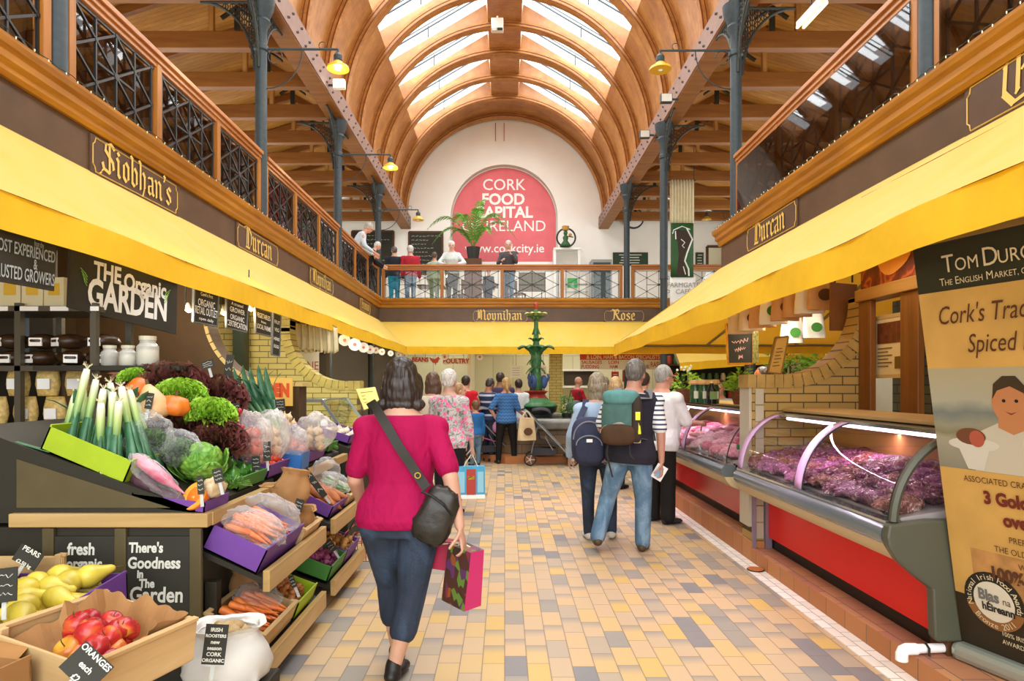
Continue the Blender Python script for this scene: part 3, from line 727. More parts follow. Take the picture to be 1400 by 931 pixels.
# aisle batten
t = thing('batten_light', 'long fluorescent batten hanging in the roof over the butcher gallery', 'light', tuple(P(1112, 18, 8.6)))
a = P(1094, 33, 8.2); c = P(1126, -2, 7.7)
b = MB(); b.bar(a, c, .11, .04); b.build('housing', WHITE, t)
b = MB(); b.bar(a+Vector((-.04, 0, -.045)), c+Vector((-.04, 0, -.045)), .03, .03); b.bar(a+Vector((.04, 0, -.045)), c+Vector((.04, 0, -.045)), .03, .03); b.build('tube', mat('batten_tube', '#fff6d8', .4, emit='#fff0c0', estr=1), t)
b = MB(); m_ = (a+c)/2; b.tube([m_, (m_.x, m_.y, 7.9)], .008, 5); b.build('wire', IRON_D, t)

# chalkboards behind the gallery
def chalkboard(px0, px1, py0, py1, Y, label, lines, seed=1):
    a, c = P(px0, py0, Y), P(px1, py1, Y)
    t, ctr, ux, uz, nn = board('chalkboard', label, 'chalkboard', (a.x, Y, a.z), (c.x, Y, a.z), (c.x, Y, c.z), (a.x, Y, c.z), .03, CHALK, DARKWOOD, .06, group='cafe chalkboards')
    rn = random.Random(seed); b = MB(); w = c.x-a.x; h = a.z-c.z
    for i in range(lines):
        z = a.z-h*(.1+.85*i/lines); x = a.x+w*.08; e = a.x+w*rn.uniform(.5, .92)
        while x < e:
            l = rn.uniform(.04, .11)
            b.tube([(x+l*j/6, Y-.004, z+rn.uniform(-.018, .018)) for j in range(7)], .007, 3, cap=False); x += l+.04
    b.build('chalk_writing', CHALKW, t); return t
chalkboard(559, 605, 317, 375, YE-.03, 'tall chalkboard menu on the white wall beside the red banner', 9, 2)
chalkboard(481, 538, 316, 376, YE-.03, 'chalkboard menu half hidden behind the column and the leaning man', 9, 3)
# palm
t = thing('potted_palm', 'potted palm with long arching fronds in front of the red banner', 'plant', tuple(P(647, 355, 21.4)))
p = P(647, 355, 21.4); b = MB(); b.lathe([(.17, 0), (.23, .36), (.235, .4), (.2, .4), (.19, .3)], p, 16); b.build('pot', mat('black_pot', '#2c2a26', .5), t)
b = MB(); b.box(p.x-.28, p.x+.28, p.y-.25, p.y+.25, ZF+.001, p.z); b.build('plinth', DARKWOOD, t)
random.seed(4)
def frond(base, yaw, L, lift, droop, n=13, w=.32):
    b = MB(); pts = []
    for i in range(n+1):
        u = i/n; r = L*(u*.55+.25*u*u)*1.1; z = lift*sin(min(u, 1)*pi*.62)-droop*u**3
        pts.append(Vector(base)+Vector((cos(yaw)*r, sin(yaw)*r, z)))
    b.tube(pts, [.012*(1-.7*i/n) for i in range(n+1)], 5)
    sd = Vector((-sin(yaw), cos(yaw), 0))
    for i in range(2, n+1):
        p0 = pts[i]; d = (pts[i]-pts[i-1]).normalized(); l = w*(sin(pi*(.12+.8*i/n)))
        for s in (-1, 1):
            for q in (0, .5):
                o = p0-d*(pts[i]-pts[i-1]).length*q
                tip = o+sd*s*l*.8+d*l*.75+Vector((0, 0, -l*.35)); mid = (o+tip)/2+Vector((0, 0, .02)); e = d*.016
                b.add([o-e, o+e, mid+e*1.3, tip, mid-e*1.3], [(0, 1, 2, 3, 4)])
    return b
for yaw, L, lift, dr in ((pi*.97, 1.7, 1.25, .45), (pi*1.05, 1.5, .9, .7), (.08, 1.6, 1.15, .7), (-.3, 1.35, 1.3, .5), (.5, 1.2, 1.35, .3), (2.4, 1.1, 1.4, .3), (1.3, .8, 1.5, .1), (-1.2, 1.0, 1.3, .4), (-2.1, 1.1, 1.15, .45), (-.7, .9, .8, .4), (3.5, .9, .75, .4), (.9, .6, 1.65, .0)):
    frond((p.x, p.y, p.z+.36), yaw, L, lift, dr).build('frond', LEAF, t)
# round iron emblem on a white cabinet
c = P(774, 325, 21.9)
t = thing('round_iron_emblem', 'round black iron emblem with a green figure on a white cabinet', 'sculpture', (c.x, c.y, c.z-.33))
b = MB(); b.tube([c+Vector((.31*cos(a), 0, .31*sin(a))) for a in [2*pi*i/28 for i in range(28)]], .03, 8, closed=True); b.build('ring', IRON_D, t, smooth=True)
b = MB(); b.lathe([(.2, -.3), (.16, -.22), (.07, -.1), (.1, 0), (.05, .08)], c+Vector((-.02, 0, 0)), 10); b.ball(c+Vector((-.02, 0, .16)), (.07, .07, .09), 10, 8); b.bar(c+Vector((.02, 0, .05)), c+Vector((.24, 0, .02)), .03, .03); b.build('figure', GREEN_D, t, smooth=True)
b = MB(); b.lathe([(.09, .24), (.11, .27), (.13, .38), (.02, .4)], c+Vector((-.02, 0, 0)), 10); b.ball(c+Vector((.14, 0, .1)), (.06, .05, .05)); b.build('basket', mat('emblem_gold', '#b58a3a', .5), t)
a = P(752, 344, 21.95)
t = thing('white_cabinet', 'white cabinet under the round iron emblem', 'cabinet', (c.x, 22.1, ZF))
b = MB(); b.box(c.x-.42, c.x+.5, 21.85, 22.35, c.z-.4, c.z-.34); b.build('cabinet_top', WHITE, t, bevel=.008)
b = MB()
for x in (c.x-.38, c.x+.44): b.box(x-.04, x+.04, 21.9, 22.3, ZF, c.z-.4)
b.box(c.x-.34, c.x+.4, 22.26, 22.3, ZF, c.z-.4); b.build('frame', WHITE, t)
b = MB(); b.box(c.x-.34, c.x+.4, 21.92, 21.925, ZF+.05, c.z-.42); b.build('glass_door', GLASS, t)
# wall clock, cafe hangings
c = P(866, 299, YE-.1)
t = thing('wall_clock', 'round white wall clock with black rim partly behind a column', 'clock', tuple(c))
b = MB(); b.lathe([(.36, 0), (.36, .06), (.31, .07)], c, 28, (0, -1, 0)); b.build('rim', IRON_D, t)
b = MB(); b.lathe([(.31, .068), (.3, .072)], c, 28, (0, -1, 0)); b.build('clock_face', WHITE, t)
def hang(px0, px1, py0, py1, Y, nm, label, m, pleat=0, cat='banner'):
    a, e = P(px0, py0, Y), P(px1, py1, Y)
    def f(i, j): return Vector((lerp(a.x, e.x, i), Y+pleat*sin(i*52), lerp(a.z, e.z, j)))
    b = MB(); b.grid(f, 48 if pleat else 6, 4); o = b.build(nm, m, smooth=True, solid=.012); tag(o, label, cat); return o, a, e
LINEN = mat('unbleached_linen', '#dcd4b4', .8, var=.06)
YC = 16.9
_l = hang(916, 949, 246, 306, YC+.05, 'linen_hanging', 'pleated cream linen hanging above the green cafe banner', LINEN, .02, 'hanging')
o, a, e = _l
b = MB(); b.bar((a.x-.04, YC+.07, a.z-.01), (e.x+.04, YC+.07, a.z-.01), .03, .03)
for x in (a.x, e.x): b.bar((x, YC+.07, a.z), (x, YC+.07, 7.7), .012, .012)
b.build('hanging_rod', IRON_D, o)
o, a, e = hang(917, 948, 305, 379, YC, 'cafe_banner', 'green cafe banner with a dark figure outlined in white', GREEN_D)
b = MB()
def q(u, v): return Vector((lerp(a.x, e.x, u), YC-.012, lerp(a.z, e.z, v)))
for pl, r in (([(.85, .12), (.5, .06), (.12, .13), (.08, .2)], .012), ([(.7, .1), (.95, .3), (.72, .55), (.62, .7), (.78, .85), (.8, .98)], .02), ([(.2, .15), (.22, .3)], .015), ([(.45, .3), (.62, .36), (.5, .42), (.6, .46)], .012), ([(.55, .8), (.65, .95)], .012)): b.tube([q(*z) for z in pl], r, 4)
b.build('white_outline', WHITE, o)
b = MB(); pts = [(.1, .2), (.3, .12), (.8, .14), (.9, .3), (.7, .5), (.55, .65), (.75, .97), (.25, .97), (.35, .6), (.3, .35)]
b.add([q(u, v)+Vector((0, .004, 0)) for u, v in pts], [tuple(range(len(pts)))]); b.build('dark_figure', mat('banner_figure', '#3a2b22', .7), o)
o, a, e = hang(916, 951, 378, 421, YC+.02, 'cafe_sign', 'white fabric sign lettered for the cafe under the green banner', WHITE, 0, 'sign')
for s_, py in (('FARMGATE', 390), ('CAFÉ', 399)): p = P(934, py, YC); text('lettering', s_, (p.x, YC-.01, p.z), PX_, PZ_, .17, mat('grey_ink', '#8b8d88', .7), o)
for i, (x0, x1, y0, y1, lb) in enumerate(((838, 886, 345, 363, 'dark green cafe menu panel behind the column'), (951, 962, 345, 364, 'narrow green menu panel beside the cafe sign'))):
    a, e = P(x0, y0, YE-.03), P(x1, y1, YE-.03)
    t, ctr, ux, uz, nn = board('menu_panel', lb, 'menu board', (a.x, a.y, a.z), (e.x, a.y, a.z), (e.x, a.y, e.z), (a.x, a.y, e.z), .02, mat('menu_green', '#2c3f2c', .6))
    b = MB(); rn = random.Random(i)
    for k in range(4): b.bar(ctr+Vector((-ux.x*rn.uniform(.2, .35), -.012, uz.z*(.3-.2*k))), ctr+Vector((ux.x*rn.uniform(.2, .35), -.012, uz.z*(.3-.2*k))), .02, .025)
    b.build('menu_lines', CHALKW, t)
a, e = P(967, 337, YE-.03), P(988, 366, YE-.03)
t, ctr, ux, uz, nn = board('picture_frame', 'dark framed picture half hidden by the butcher gallery corner', 'picture', (a.x, a.y, a.z), (e.x, a.y, a.z), (e.x, a.y, e.z), (a.x, a.y, e.z), .02, CREAM, DARKWOOD, .09)
# glass-front cafe counter and furniture seen through the back railing
def boxthing(nm, lb, cat, x0, x1, y0, y1, z0, z1, m, parts=()):
    t = thing(nm, lb, cat, ((x0+x1)/2, (y0+y1)/2, z0)); b = MB(); b.box(x0, x1, y0, y1, z0, z1); b.build('body', m, t, bevel=.01)
    for pn, q, mm in parts: b = MB(); b.box(*q); b.build(pn, mm, t)
    return t
STEEL = mat('brushed_steel', '#9aa0a0', .35, metal=.7)
a, e = P(710, 373, 21), P(745, 398, 21)
t, *_ = board('cork_notice_board', 'dark square board standing behind the middle of the back railing', 'board', (a.x, 21, a.z), (e.x, 21, a.z), (e.x, 21, e.z), (a.x, 21, e.z), .03, mat('olive_board', '#57513a', .8, var=.2), DARKWOOD, .03)
b = MB(); b.bar((a.x+.1, 21.03, e.z), (a.x+.1, 21.2, ZF), .03, .03); b.bar((e.x-.1, 21.03, e.z), (e.x-.1, 21.2, ZF), .03, .03); b.build('leg', DARKWOOD, t)
boxthing('drinks_fridge', 'tall grey drinks fridge behind the back railing near the column', 'fridge', 2.75, 3.4, 20.6, 21.2, ZF, ZF+1.75, STEEL, (('door', (2.8, 3.35, 20.58, 20.6, ZF+.15, ZF+1.65), mat('fridge_glass', '#3f4d4c', .15)),))
boxthing('shelf_rack', 'white shelf rack with a green poster behind the back railing', 'rack', 1.95, 2.6, 20.6, 21.0, ZF, ZF+1.2, GREYW, tuple(('shelf', (1.93, 2.62, 20.56, 20.62, ZF+.2+.25*k, ZF+.23+.25*k), STEEL) for k in range(4))+(('green_poster', (1.98, 2.3, 20.57, 20.59, ZF+.85, ZF+1.15), mat('poster_green', '#3aa055', .6)),))
for (x, y, lb) in ((-.6, 19.4, 'small dark cafe table behind the back railing left of the standing man'), (-2.2, 19.6, 'dark cafe table behind the two customers with their backs turned')):
    t = thing('cafe_table', lb, 'table', (x, y, ZF), group='cafe tables')
    b = MB(); b.box(x-.4, x+.4, y-.35, y+.35, ZF+.7, ZF+.74); b.build('table_top', DARKWOOD, t, bevel=.005)
    b = MB(); b.lathe([(.25, 0), (.25, .02), (.04, .05), (.035, .7)], (x, y, ZF), 12); b.build('pedestal', IRON_D, t)
def chair(x, y, rz, lb):
    t = thing('cafe_chair', lb, 'chair', (x, y, ZF), group='cafe chairs')
    M0 = Matrix.Translation((x, y, ZF)) @ Matrix.Rotation(rz, 4, 'Z')
    def part(n, f, m): b = MB(); b.M = M0; f(b); b.build(n, m, t)
    part('seat', lambda b: b.box(-.2, .2, -.2, .2, .43, .47), DARKWOOD); part('backrest', lambda b: b.box(-.2, .2, .18, .21, .62, .88), DARKWOOD)
    for sx in (-1, 1):
        for sy in (-1, 1): part('leg', lambda b: b.box(sx*.18-.018, sx*.18+.018, sy*.18-.018, sy*.18+.018, 0, .44 if sy < 0 else .88), DARKWOOD)
chair(.35, 19.2, .8, 'dark wooden cafe chair beside the standing man in the gallery'); chair(-1.3, 19.5, -2.2, 'dark wooden cafe chair behind the woman at the railing')
# plaques on the fascias
GOLDL = mat('gold_outline', '#cfa85a', .4)
PLQ = mat('plaque_brown', '#5a4436', .35, var=.1)
def plaque(label, s_, c, ux, w, h, size, parent=None):
    c = Vector(c); ux = Vector(ux); nn = ux.cross(PZ_)
    t = thing('name_plaque', label, 'plaque', c, group='stall name plaques')
    b = MB(); b.prism([(-w/2, -h/2), (w/2, -h/2), (w/2, h/2), (-w/2, h/2)], c, ux, PZ_, .014); b.build('backing', PLQ, t)
    k = .06; pl = [(-w/2+k, -h/2+.02), (w/2-k, -h/2+.02), (w/2-k+.01, -h/2+k), (w/2-.025, -h/2+k+.02), (w/2-.025, h/2-k-.02), (w/2-k+.01, h/2-k), (w/2-k, h/2-.02), (-w/2+k, h/2-.02), (-w/2+k-.01, h/2-k), (-w/2+.025, h/2-k-.02), (-w/2+.025, -h/2+k+.02), (-w/2+k-.01, -h/2+k)]
    b = MB(); b.tube([c+ux*x+PZ_*z+nn*.016 for x, z in pl], .006, 4, closed=True); b.build('outline', GOLDL, t)
    blackletter('lettering', s_, c+PZ_*(-size*.55)+nn*.014, ux, PZ_, size, GOLD, t)
plaque('gilt blackletter plaque nearest the camera on the greengrocer side fascia', "Siobhan's", (-3.378, 6.0, 3.42), (0, 1, 0), 1.42, .32, .17)
plaque('second gilt plaque from the camera on the greengrocer side fascia', 'Durcan', (-3.378, 8.92, 3.42), (0, 1, 0), 1.5, .32, .19)
plaque('third gilt plaque from the camera on the greengrocer side fascia', 'Moynihan', (-3.378, 12.0, 3.42), (0, 1, 0), 1.55, .32, .17)
plaque('small gilt plaque nearest the gallery corner on the greengrocer side', 'Brosnan', (-3.378, 15.7, 3.42), (0, 1, 0), 1.2, .3, .15)
plaque('long gilt plaque in the middle of the back fascia above the fountain', 'Moynihan', ((684-690)*17.5/F, 17.498, 3.37), (1, 0, 0), 1.5, .32, .18)
plaque('short gilt plaque on the back fascia near the column', 'Rose', ((853-690)*17.5/F, 17.498, 3.37), (1, 0, 0), 1.1, .32, .19)
plaque('gilt blackletter plaque at the far end of the butcher side fascia', 'Durcan', (3.248, 7.95, 3.44), (0, -1, 0), 1.5, .32, .19)
plaque('large gilt plaque beginning with the letter O on the butcher side fascia', "O'", (3.248, 4.05, 3.44), (0, -1, 0), 1.05, .34, .22)
# fairy lights along the cornices
BULB = mat('fairy_bulb', '#f6efd0', .3, emit='#fff2c8', estr=.3)
def fairy(p0, p1, label, n):
    p0 = Vector(p0); p1 = Vector(p1); t = thing('fairy_light_string', label, 'light string', (p0+p1)/2, group='fairy light strings')
    rn = random.Random(n); pts = [p0.lerp(p1, i/(n*2))+Vector((rn.uniform(-.008, .008), rn.uniform(-.01, .01), rn.uniform(-.012, .012)+.008)) for i in range(n*2+1)]
    b = MB(); b.tube(pts, .004, 4); b.build('cord', IRON_D, t)
    first = None
    for i in range(n):
        p = pts[i*2+1]
        if first is None:
            b = MB(); b.ball(p+Vector((0, 0, -.01)), (.0045, .0045, .011), 6, 5); first = b.build('bulb', BULB, t); q0 = p
        else:
            o = first.copy(); C.objects.link(o); o.location = first.location+(p-q0)
fairy((-3.265, 3.0, 3.85), (-3.265, 17.3, 3.85), 'string of fairy lights along the greengrocer side cornice', 90)
fairy((-3.2, 17.385, 3.85), (4.2, 17.385, 3.85), 'string of fairy lights along the back cornice', 60)
fairy((3.135, 3.0, 3.85), (3.135, 9.7, 3.85), 'string of fairy lights along the butcher side cornice', 60)
# ================================================================ butcher side
REDP = mat('red_counter_panel', '#e00e04', 0.3, spec=0.25)
REDP2 = mat('red_panel_glossy', '#c41a08', 0.15, spec=0.4)
BEIGE = mat('beige_counter_body', '#c9b88e', 0.45)
BAND = mat('blue_grey_bumper', '#7d8a90', 0.25, metal=0.55)
CHROME = mat('chrome_trim', '#c8ccc8', 0.15, metal=0.9)
ENDCAP = mat('dark_olive_plastic', '#4b4c3c', 0.45, spec=0.5)
LILAC = mat('lilac_glass_rib', '#c9a4cc', 0.35)  # lilac strips: reflected light put into the rib colour
KICK = mat('black_kick_strip', '#1d1812', 0.5)
SHELFW = wood('pale_counter_wood', '#b79560', '#d8bd88', 0.4)
TUBEP = mat('pink_strip_light', '#ffe6f4', 0.4, emit='#ffd8ee', estr=4)
STEELD = mat('case_steel_deck', '#b5b0b2', 0.35, metal=0.5)
CGLASS = glass('curved_case_glass', (.97, .97, .96), 0.05)
BRICK_R = bricks('butcher_brick', '#a08242', '#ad8d4a', '#4c3a20', 'XZ')
BRICK_Y = bricks('yellow_brick', '#b3a255', '#bfae62', '#6a5c2e', 'XZ')
BRICK_YS = bricks('yellow_brick_side', '#b3a255', '#bfae62', '#6a5c2e', 'YZ')
BRICK_DK = bricks('dark_green_brick', '#5c5830', '#6b6638', '#2d2a16', 'YZ')  # dark greenish brick of the wall behind the counter
MORTAR = mat('dark_mortar', '#4c3a20', 0.8)
def gcurve(t):  # glass profile from ledge to top rail
    return (2.02+.33*(t**1.55)*(.55+.45*t)+.0*t, .815+.455*(1-(1-t)**1.35))
def meat_case(label, y0, y1, ribs, zb, endcap, red, panes_mat=CGLASS, deck=.86):
    t = thing('meat_display_case', label, 'display case', (2.4, (y0+y1)/2, zb), group='meat display cases')
    def prof(nm, pl, m, a=y0, c=y1, smooth=False, bev=0):
        b = MB(); n = len(pl); b.loft([[(x, y, z) for x, z in pl] for y in (a, c)]); return b.build(nm, m, t, smooth=smooth, auto=40, bevel=bev)
    prof('base_panel', [(2.27, zb+.10), (2.27, .62), (2.75, .62), (2.75, zb+.10)], red)
    prof('kick_strip', [(2.31, zb), (2.31, zb+.10), (2.75, zb+.10), (2.75, zb)], KICK)
    prof('lower_body', [(2.27, .56), (2.16, .565), (2.07, .60), (2.02, .65), (2.0, .69), (2.75, .69), (2.75, .56)], BEIGE, smooth=True)
    prof('bumper', [(2.0, .69), (1.98, .71), (1.97, .74), (1.98, .775), (2.0, .795), (2.02, .80), (2.1, .80), (2.1, .69)], BAND, smooth=True)
    prof('glass_ledge', [(2.0, .80), (2.0, .815), (2.07, .82), (2.1, .81), (2.1, .80)], CHROME)
    prof('deck', [(2.08, .80), (2.08, .83), (2.74, deck+.08), (2.74, .80)], STEELD)
    prof('back_wall', [(2.74, .69), (2.74, 1.24), (2.78, 1.24), (2.78, .69)], mat('case_back_panel', '#8f6a3e', .3))
    prof('top_rail', [(2.335, 1.262), (2.335, 1.285), (2.44, 1.30), (2.44, 1.262)], CHROME)
    prof('wooden_top', [(2.40, 1.301), (2.40, 1.325), (2.86, 1.33), (2.86, 1.301)], SHELFW, bev=.004)
    n = 12
    edges = [y0]+ribs+[y1]
    for a, c in zip(edges[:-1], edges[1:]):
        b = MB(); b.strip([(gcurve(i/n)[0], a+.01, gcurve(i/n)[1]) for i in range(n+1)], [(gcurve(i/n)[0], c-.01, gcurve(i/n)[1]) for i in range(n+1)]); b.build('glass_pane', panes_mat, t, smooth=True)
    for y in [y1-.1]+[r for r in ribs]:
        b = MB(); b.strip([(gcurve(i/n)[0]-.006, y-.0, gcurve(i/n)[1]+.004) for i in range(n+1)], [(gcurve(i/n)[0]-.006, y+.10, gcurve(i/n)[1]+.004) for i in range(n+1)]); b.build('glass_rib', LILAC, t, smooth=True, solid=.008)
    for y in [y0+.004, y1-.004]+ribs:
        b = MB(); b.tube([(gcurve(i/n)[0]-.002, y, gcurve(i/n)[1]) for i in range(n+1)], .006, 5); b.build('gasket', IRON_D, t)
    for y in (y0+.012, y1-.012):         # end panes
        b = MB(); pl = [(gcurve(i/n)[0], y, gcurve(i/n)[1]) for i in range(n+1)]+[(2.74, y, 1.26), (2.74, y, .82)]; b.add(pl, [tuple(range(len(pl)))]); b.build('end_pane', CGLASS, t)
    b = MB(); b.tube([(2.40, y0+.1, 1.245), (2.40, y1-.1, 1.245)], .013, 8); b.build('light_tube', TUBEP, t)
    if endcap:
        b = MB(); pl = [(1.985, .805), (1.975, .74), (1.985, .69), (2.03, .62), (2.12, .54), (2.21, .47), (2.22, .22), (2.24, .20), (2.8, .20), (2.8, .83), (2.2, .83)]
        b.loft([[(x, y, z) for x, z in pl] for y in (y0-.06, y0)]); b.build('end_cap', ENDCAP, t, bevel=.012)
        b = MB(); b.tube([(gcurve(i/n)[0]+.01, y0-.02, gcurve(i/n)[1]) for i in range(n+1)], .022, 6); b.build('end_frame', ENDCAP, t)
        b = MB(); b.box(2.3, 2.5, y0-.04, y0+.1, zb, .2); b.build('foot', DARKWOOD, t)
    l = area('case_light', (2.42, (y0+y1)/2, 1.23), (2.36, (y0+y1)/2, .8), .03, (y1-y0)*.9, 7*(y1-y0), (1, .62, .86))
    return t
meat_case('near butcher display case full of purple wrapped meat, with dark end cap', 3.42, 5.62, [4.42], .12, True, REDP)
meat_case('far butcher display case behind the man in the white shirt', 5.92, 10.2, [7.3, 8.75], .178, False, REDP2, deck=.92)
# meat: shared shapes copied piece by piece
def meatmat(name, a, b_, c, wrap=.15, fat=.1):
    k = NT(name); nz = k.n('ShaderNodeTexNoise', i_Scale=20.0, i_Detail=6.0, i_Distortion=1.6); k.l(k.coord(), nz.inputs[0])
    col = k.ramp(nz.outputs[0], [(0.3, a), (0.5, b_), (0.6, c), (0.68, '#e6ccd0')])  # palest tone is fat, plus shine of film folds put into the colour
    k.l(col, k.b.inputs['Base Color']); k.b.inputs['Roughness'].default_value = wrap; k.b.inputs['Specular IOR Level'].default_value = .8
    n2 = k.n('ShaderNodeTexNoise', i_Scale=38.0, i_Detail=3.0, i_Distortion=2.0); k.l(k.coord(), n2.inputs[0]); k.bump(n2.outputs[0], 1.0, .035)
    return k.m
MEATD = [meatmat('dark_wrapped_beef', '#4a1d33', '#6d2f4c', '#8d4a68'), meatmat('purple_wrapped_beef', '#5a2a4a', '#8a4a74', '#a66a90'), meatmat('brown_wrapped_beef', '#4c2424', '#7c4440', '#a8706a')]
MEATP = [meatmat('pink_pork', '#d86f8c', '#ea93aa', '#f2b4c2', .3), meatmat('red_lean_meat', '#b0304a', '#d05070', '#e08a9c', .3), meatmat('pale_chops', '#e6a0b2', '#f0bcc8', '#f6d4da', .3)]
def lump(seed, r, m, name):
    rn = random.Random(seed); o = Vector((rn.uniform(0, 50), rn.uniform(0, 50), 0))
    def fn(d): return 1+.28*noise.noise(d*1.7+o)+.14*noise.noise(d*4.5+o)
    b = MB(); b.ball((0, 0, r[2]*.75), r, 14, 9, fn=fn); ob = b.build(name, m, smooth=True, loc=(0, 0, 0)); return ob
def place(src, loc, rot, label, cat, group, scale=1.0):
    o = src.copy(); C.objects.link(o); o.location = loc; o.rotation_euler = rot; o.scale = (scale,)*3
    return tag(o, label, cat, group)
def pile(srcs, spots, label, cat, group, rn, smin=.85, smax=1.15, tilt=.35, yaw=None):
    first = {}
    for (x, y, z) in spots:
        s_ = rn.choice(srcs); rot = (rn.uniform(-tilt, tilt), rn.uniform(-tilt, tilt), rn.uniform(-.5, .5)+yaw if yaw is not None else rn.uniform(0, 6.3))
        sc = rn.uniform(smin, smax)
        if s_.name not in first:
            first[s_.name] = s_; s_.location = (x, y, z); s_.rotation_euler = rot; s_.scale = (sc,)*3; tag(s_, label, cat, group)
        else: place(s_, (x, y, z), rot, label, cat, group, sc)
    for s_ in srcs:
        if s_.name not in first: bpy.data.objects.remove(s_)
rn = random.Random(11)
srcs = [lump(i, (.13, .075, .05), MEATD[i % 3], 'meat_joint') for i in range(6)]
sp = []
for i in range(6):
    for j in range(17):
        x = 2.14+.105*i; y = 3.55+.121*j+(.05 if i % 2 else 0)
        sp.append((x, y+rn.uniform(-.02, .02), .835+.022*i+rn.uniform(0, .02)))
pile(srcs, sp, 'purple-red wrapped meat joint heaped in the near butcher display case', 'meat', 'wrapped joints in the near display case', rn, yaw=.4)
srcs = [lump(20+i, (.12, .08, .045), MEATP[i % 3], 'pork_cut') for i in range(6)]
sp = []
for i in range(5):
    for j in range(24):
        x = 2.15+.12*i; y = 6.05+.17*j
        sp.append((x, y+rn.uniform(-.03, .03), .835+.03*i+rn.uniform(0, .03)))
pile(srcs, sp, 'pink cut of pork laid out in the far butcher display case', 'meat', 'pork cuts in the far display case', rn)
b = MB(); b.box(-.006, .006, -.03, .03, 0, .045); o0 = b.build('price_ticket', WHITE, loc=(0, 0, 0))
for i in range(14):
    o = o0 if i == 0 else o0.copy()
    if i: C.objects.link(o)
    o.location = (2.09+.012*(i % 2), 6.2+.27*i, .835); o.rotation_euler = (0, -.3, 0); tag(o, 'small white price ticket along the glass of the far display case', 'price ticket', 'price tickets in the far case')
t = boxthing('green_tray_divider', 'green divider at the near end of the far display case', 'divider', 2.14, 2.6, 6.0, 6.02, .88, .98, mat('divider_green', '#1f7a4a', .4))

# scooped brick wall between the two cases
def scoop_wall(nm, Y, sgn, xin, xlow, cx, cz, r, xout, ztop, zb, m, ringm, th=.22, rw=.115):
    """brick cross wall; low at the aisle, sweeping up along a circle towards the outer side"""
    zl = cz-r
    arcp = [(cx+sgn*r*sin(a), cz-r*cos(a)) for a in [pi/2*i/18 for i in range(19)]]
    pl = [(xin, zb), (xin, zl)]+[(cx+(xin-cx)*0.0, zl)]*0+arcp+[(cx+sgn*r, ztop), (xout, ztop), (xout, zb)]
    w = struct(thing(nm, None, None, (xin, Y, zb)))
    b = MB(); n = len(pl); ft = [(x, Y, z) for x, z in pl]; bk = [(x, Y+th, z) for x, z in pl]
    b.add(ft+bk, [tuple(range(n)), tuple(range(n, 2*n))[::-1]]+[(i, (i+1) % n, n+(i+1) % n, n+i) for i in range(n)])
    b.build('brickwork', m, w)
    # soldier course following the curve
    b = MB(); pts = []
    x = xin
    while abs(x-cx) > .04: pts.append(((x, zl), (0, -1))); x += (cx-x)/abs(cx-x)*.078
    s_ = .078/r; a = 0
    while a < pi/2: pts.append(((cx+sgn*r*sin(a), cz-r*cos(a)), (sgn*sin(a), -cos(a)))); a += s_
    z = cz
    while z < ztop: pts.append(((cx+sgn*r, z), (sgn, 0))); z += .078
    for (p, nn) in pts:
        tx, tz = -nn[1], nn[0]
        if sgn < 0: tx, tz = -tx, -tz
        h = .034
        q = [(p[0]-tx*h, p[1]-tz*h), (p[0]+tx*h, p[1]+tz*h), (p[0]+tx*h*1.1+nn[0]*rw, p[1]+tz*h*1.1+nn[1]*rw), (p[0]-tx*h*1.1+nn[0]*rw, p[1]-tz*h*1.1+nn[1]*rw)]
        b.hexa([(q[0][0], Y-.012, q[0][1]), (q[1][0], Y-.012, q[1][1]), (q[1][0], Y+th+.004, q[1][1]), (q[0][0], Y+th+.004, q[0][1]),
                (q[3][0], Y-.012, q[3][1]), (q[2][0], Y-.012, q[2][1]), (q[2][0], Y+th+.004, q[2][1]), (q[3][0], Y+th+.004, q[3][1])])
    b.build('brick_ring', ringm, w)
    return w
RINGR = mat('ring_brick', '#a38343', 0.7, var=.2, vscale=6)
RINGY = mat('ring_brick_yellow', '#b3a052', 0.7, var=.2, vscale=6)
w = scoop_wall('wall_partition_butcher', 5.64, 1, 2.14, 2.14, 2.45, 2.262, .642, 3.12, 2.3, 0.178, BRICK_R, RINGR)
b = MB(); 
for k in range(9): b.box(2.17, 2.24, 5.628, 5.64, .2+.145*k, .335+.145*k)
b.box(2.115, 2.14, 5.64, 5.86, .3, 1.6); b.build('white_tile_facing', mat('glazed_white_tile', '#b3a992', .3), w)
b = MB(); b.box(2.14, 2.165, 5.60, 5.64, .12, .62); b.box(2.245, 2.3, 5.60, 5.64, .12, .62); b.build('steel_edge', mat('mauve_steel', '#8d8090', .4, metal=.4), w)
# wooden partition along the back of the counter
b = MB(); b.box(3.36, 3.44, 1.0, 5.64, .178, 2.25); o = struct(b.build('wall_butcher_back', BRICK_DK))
def wpart(nm, m, x0, x1, y0, y1, z0, z1): b = MB(); b.box(x0, x1, y0, y1, z0, z1); return struct(b.build(nm, m, bevel=.006))
POSTW = wood('stained_post', '#6e3f12', '#94602a', .45, axis='Z')
wpart('trim_12', POSTW, 3.06, 3.11, 5.45, 5.63, .178, 2.24); wpart('trim_13', POSTW, 3.06, 3.11, 4.82, 5.04, .178, 2.24)
wpart('trim_14', POSTW, 3.06, 3.2, 3.3, 3.5, .178, 2.24); wpart('beam_lintel', wood('lintel_wood', '#9a6c30', '#b98a48', .45), 3.03, 3.2, 1.0, 5.64, 2.24, 2.34)
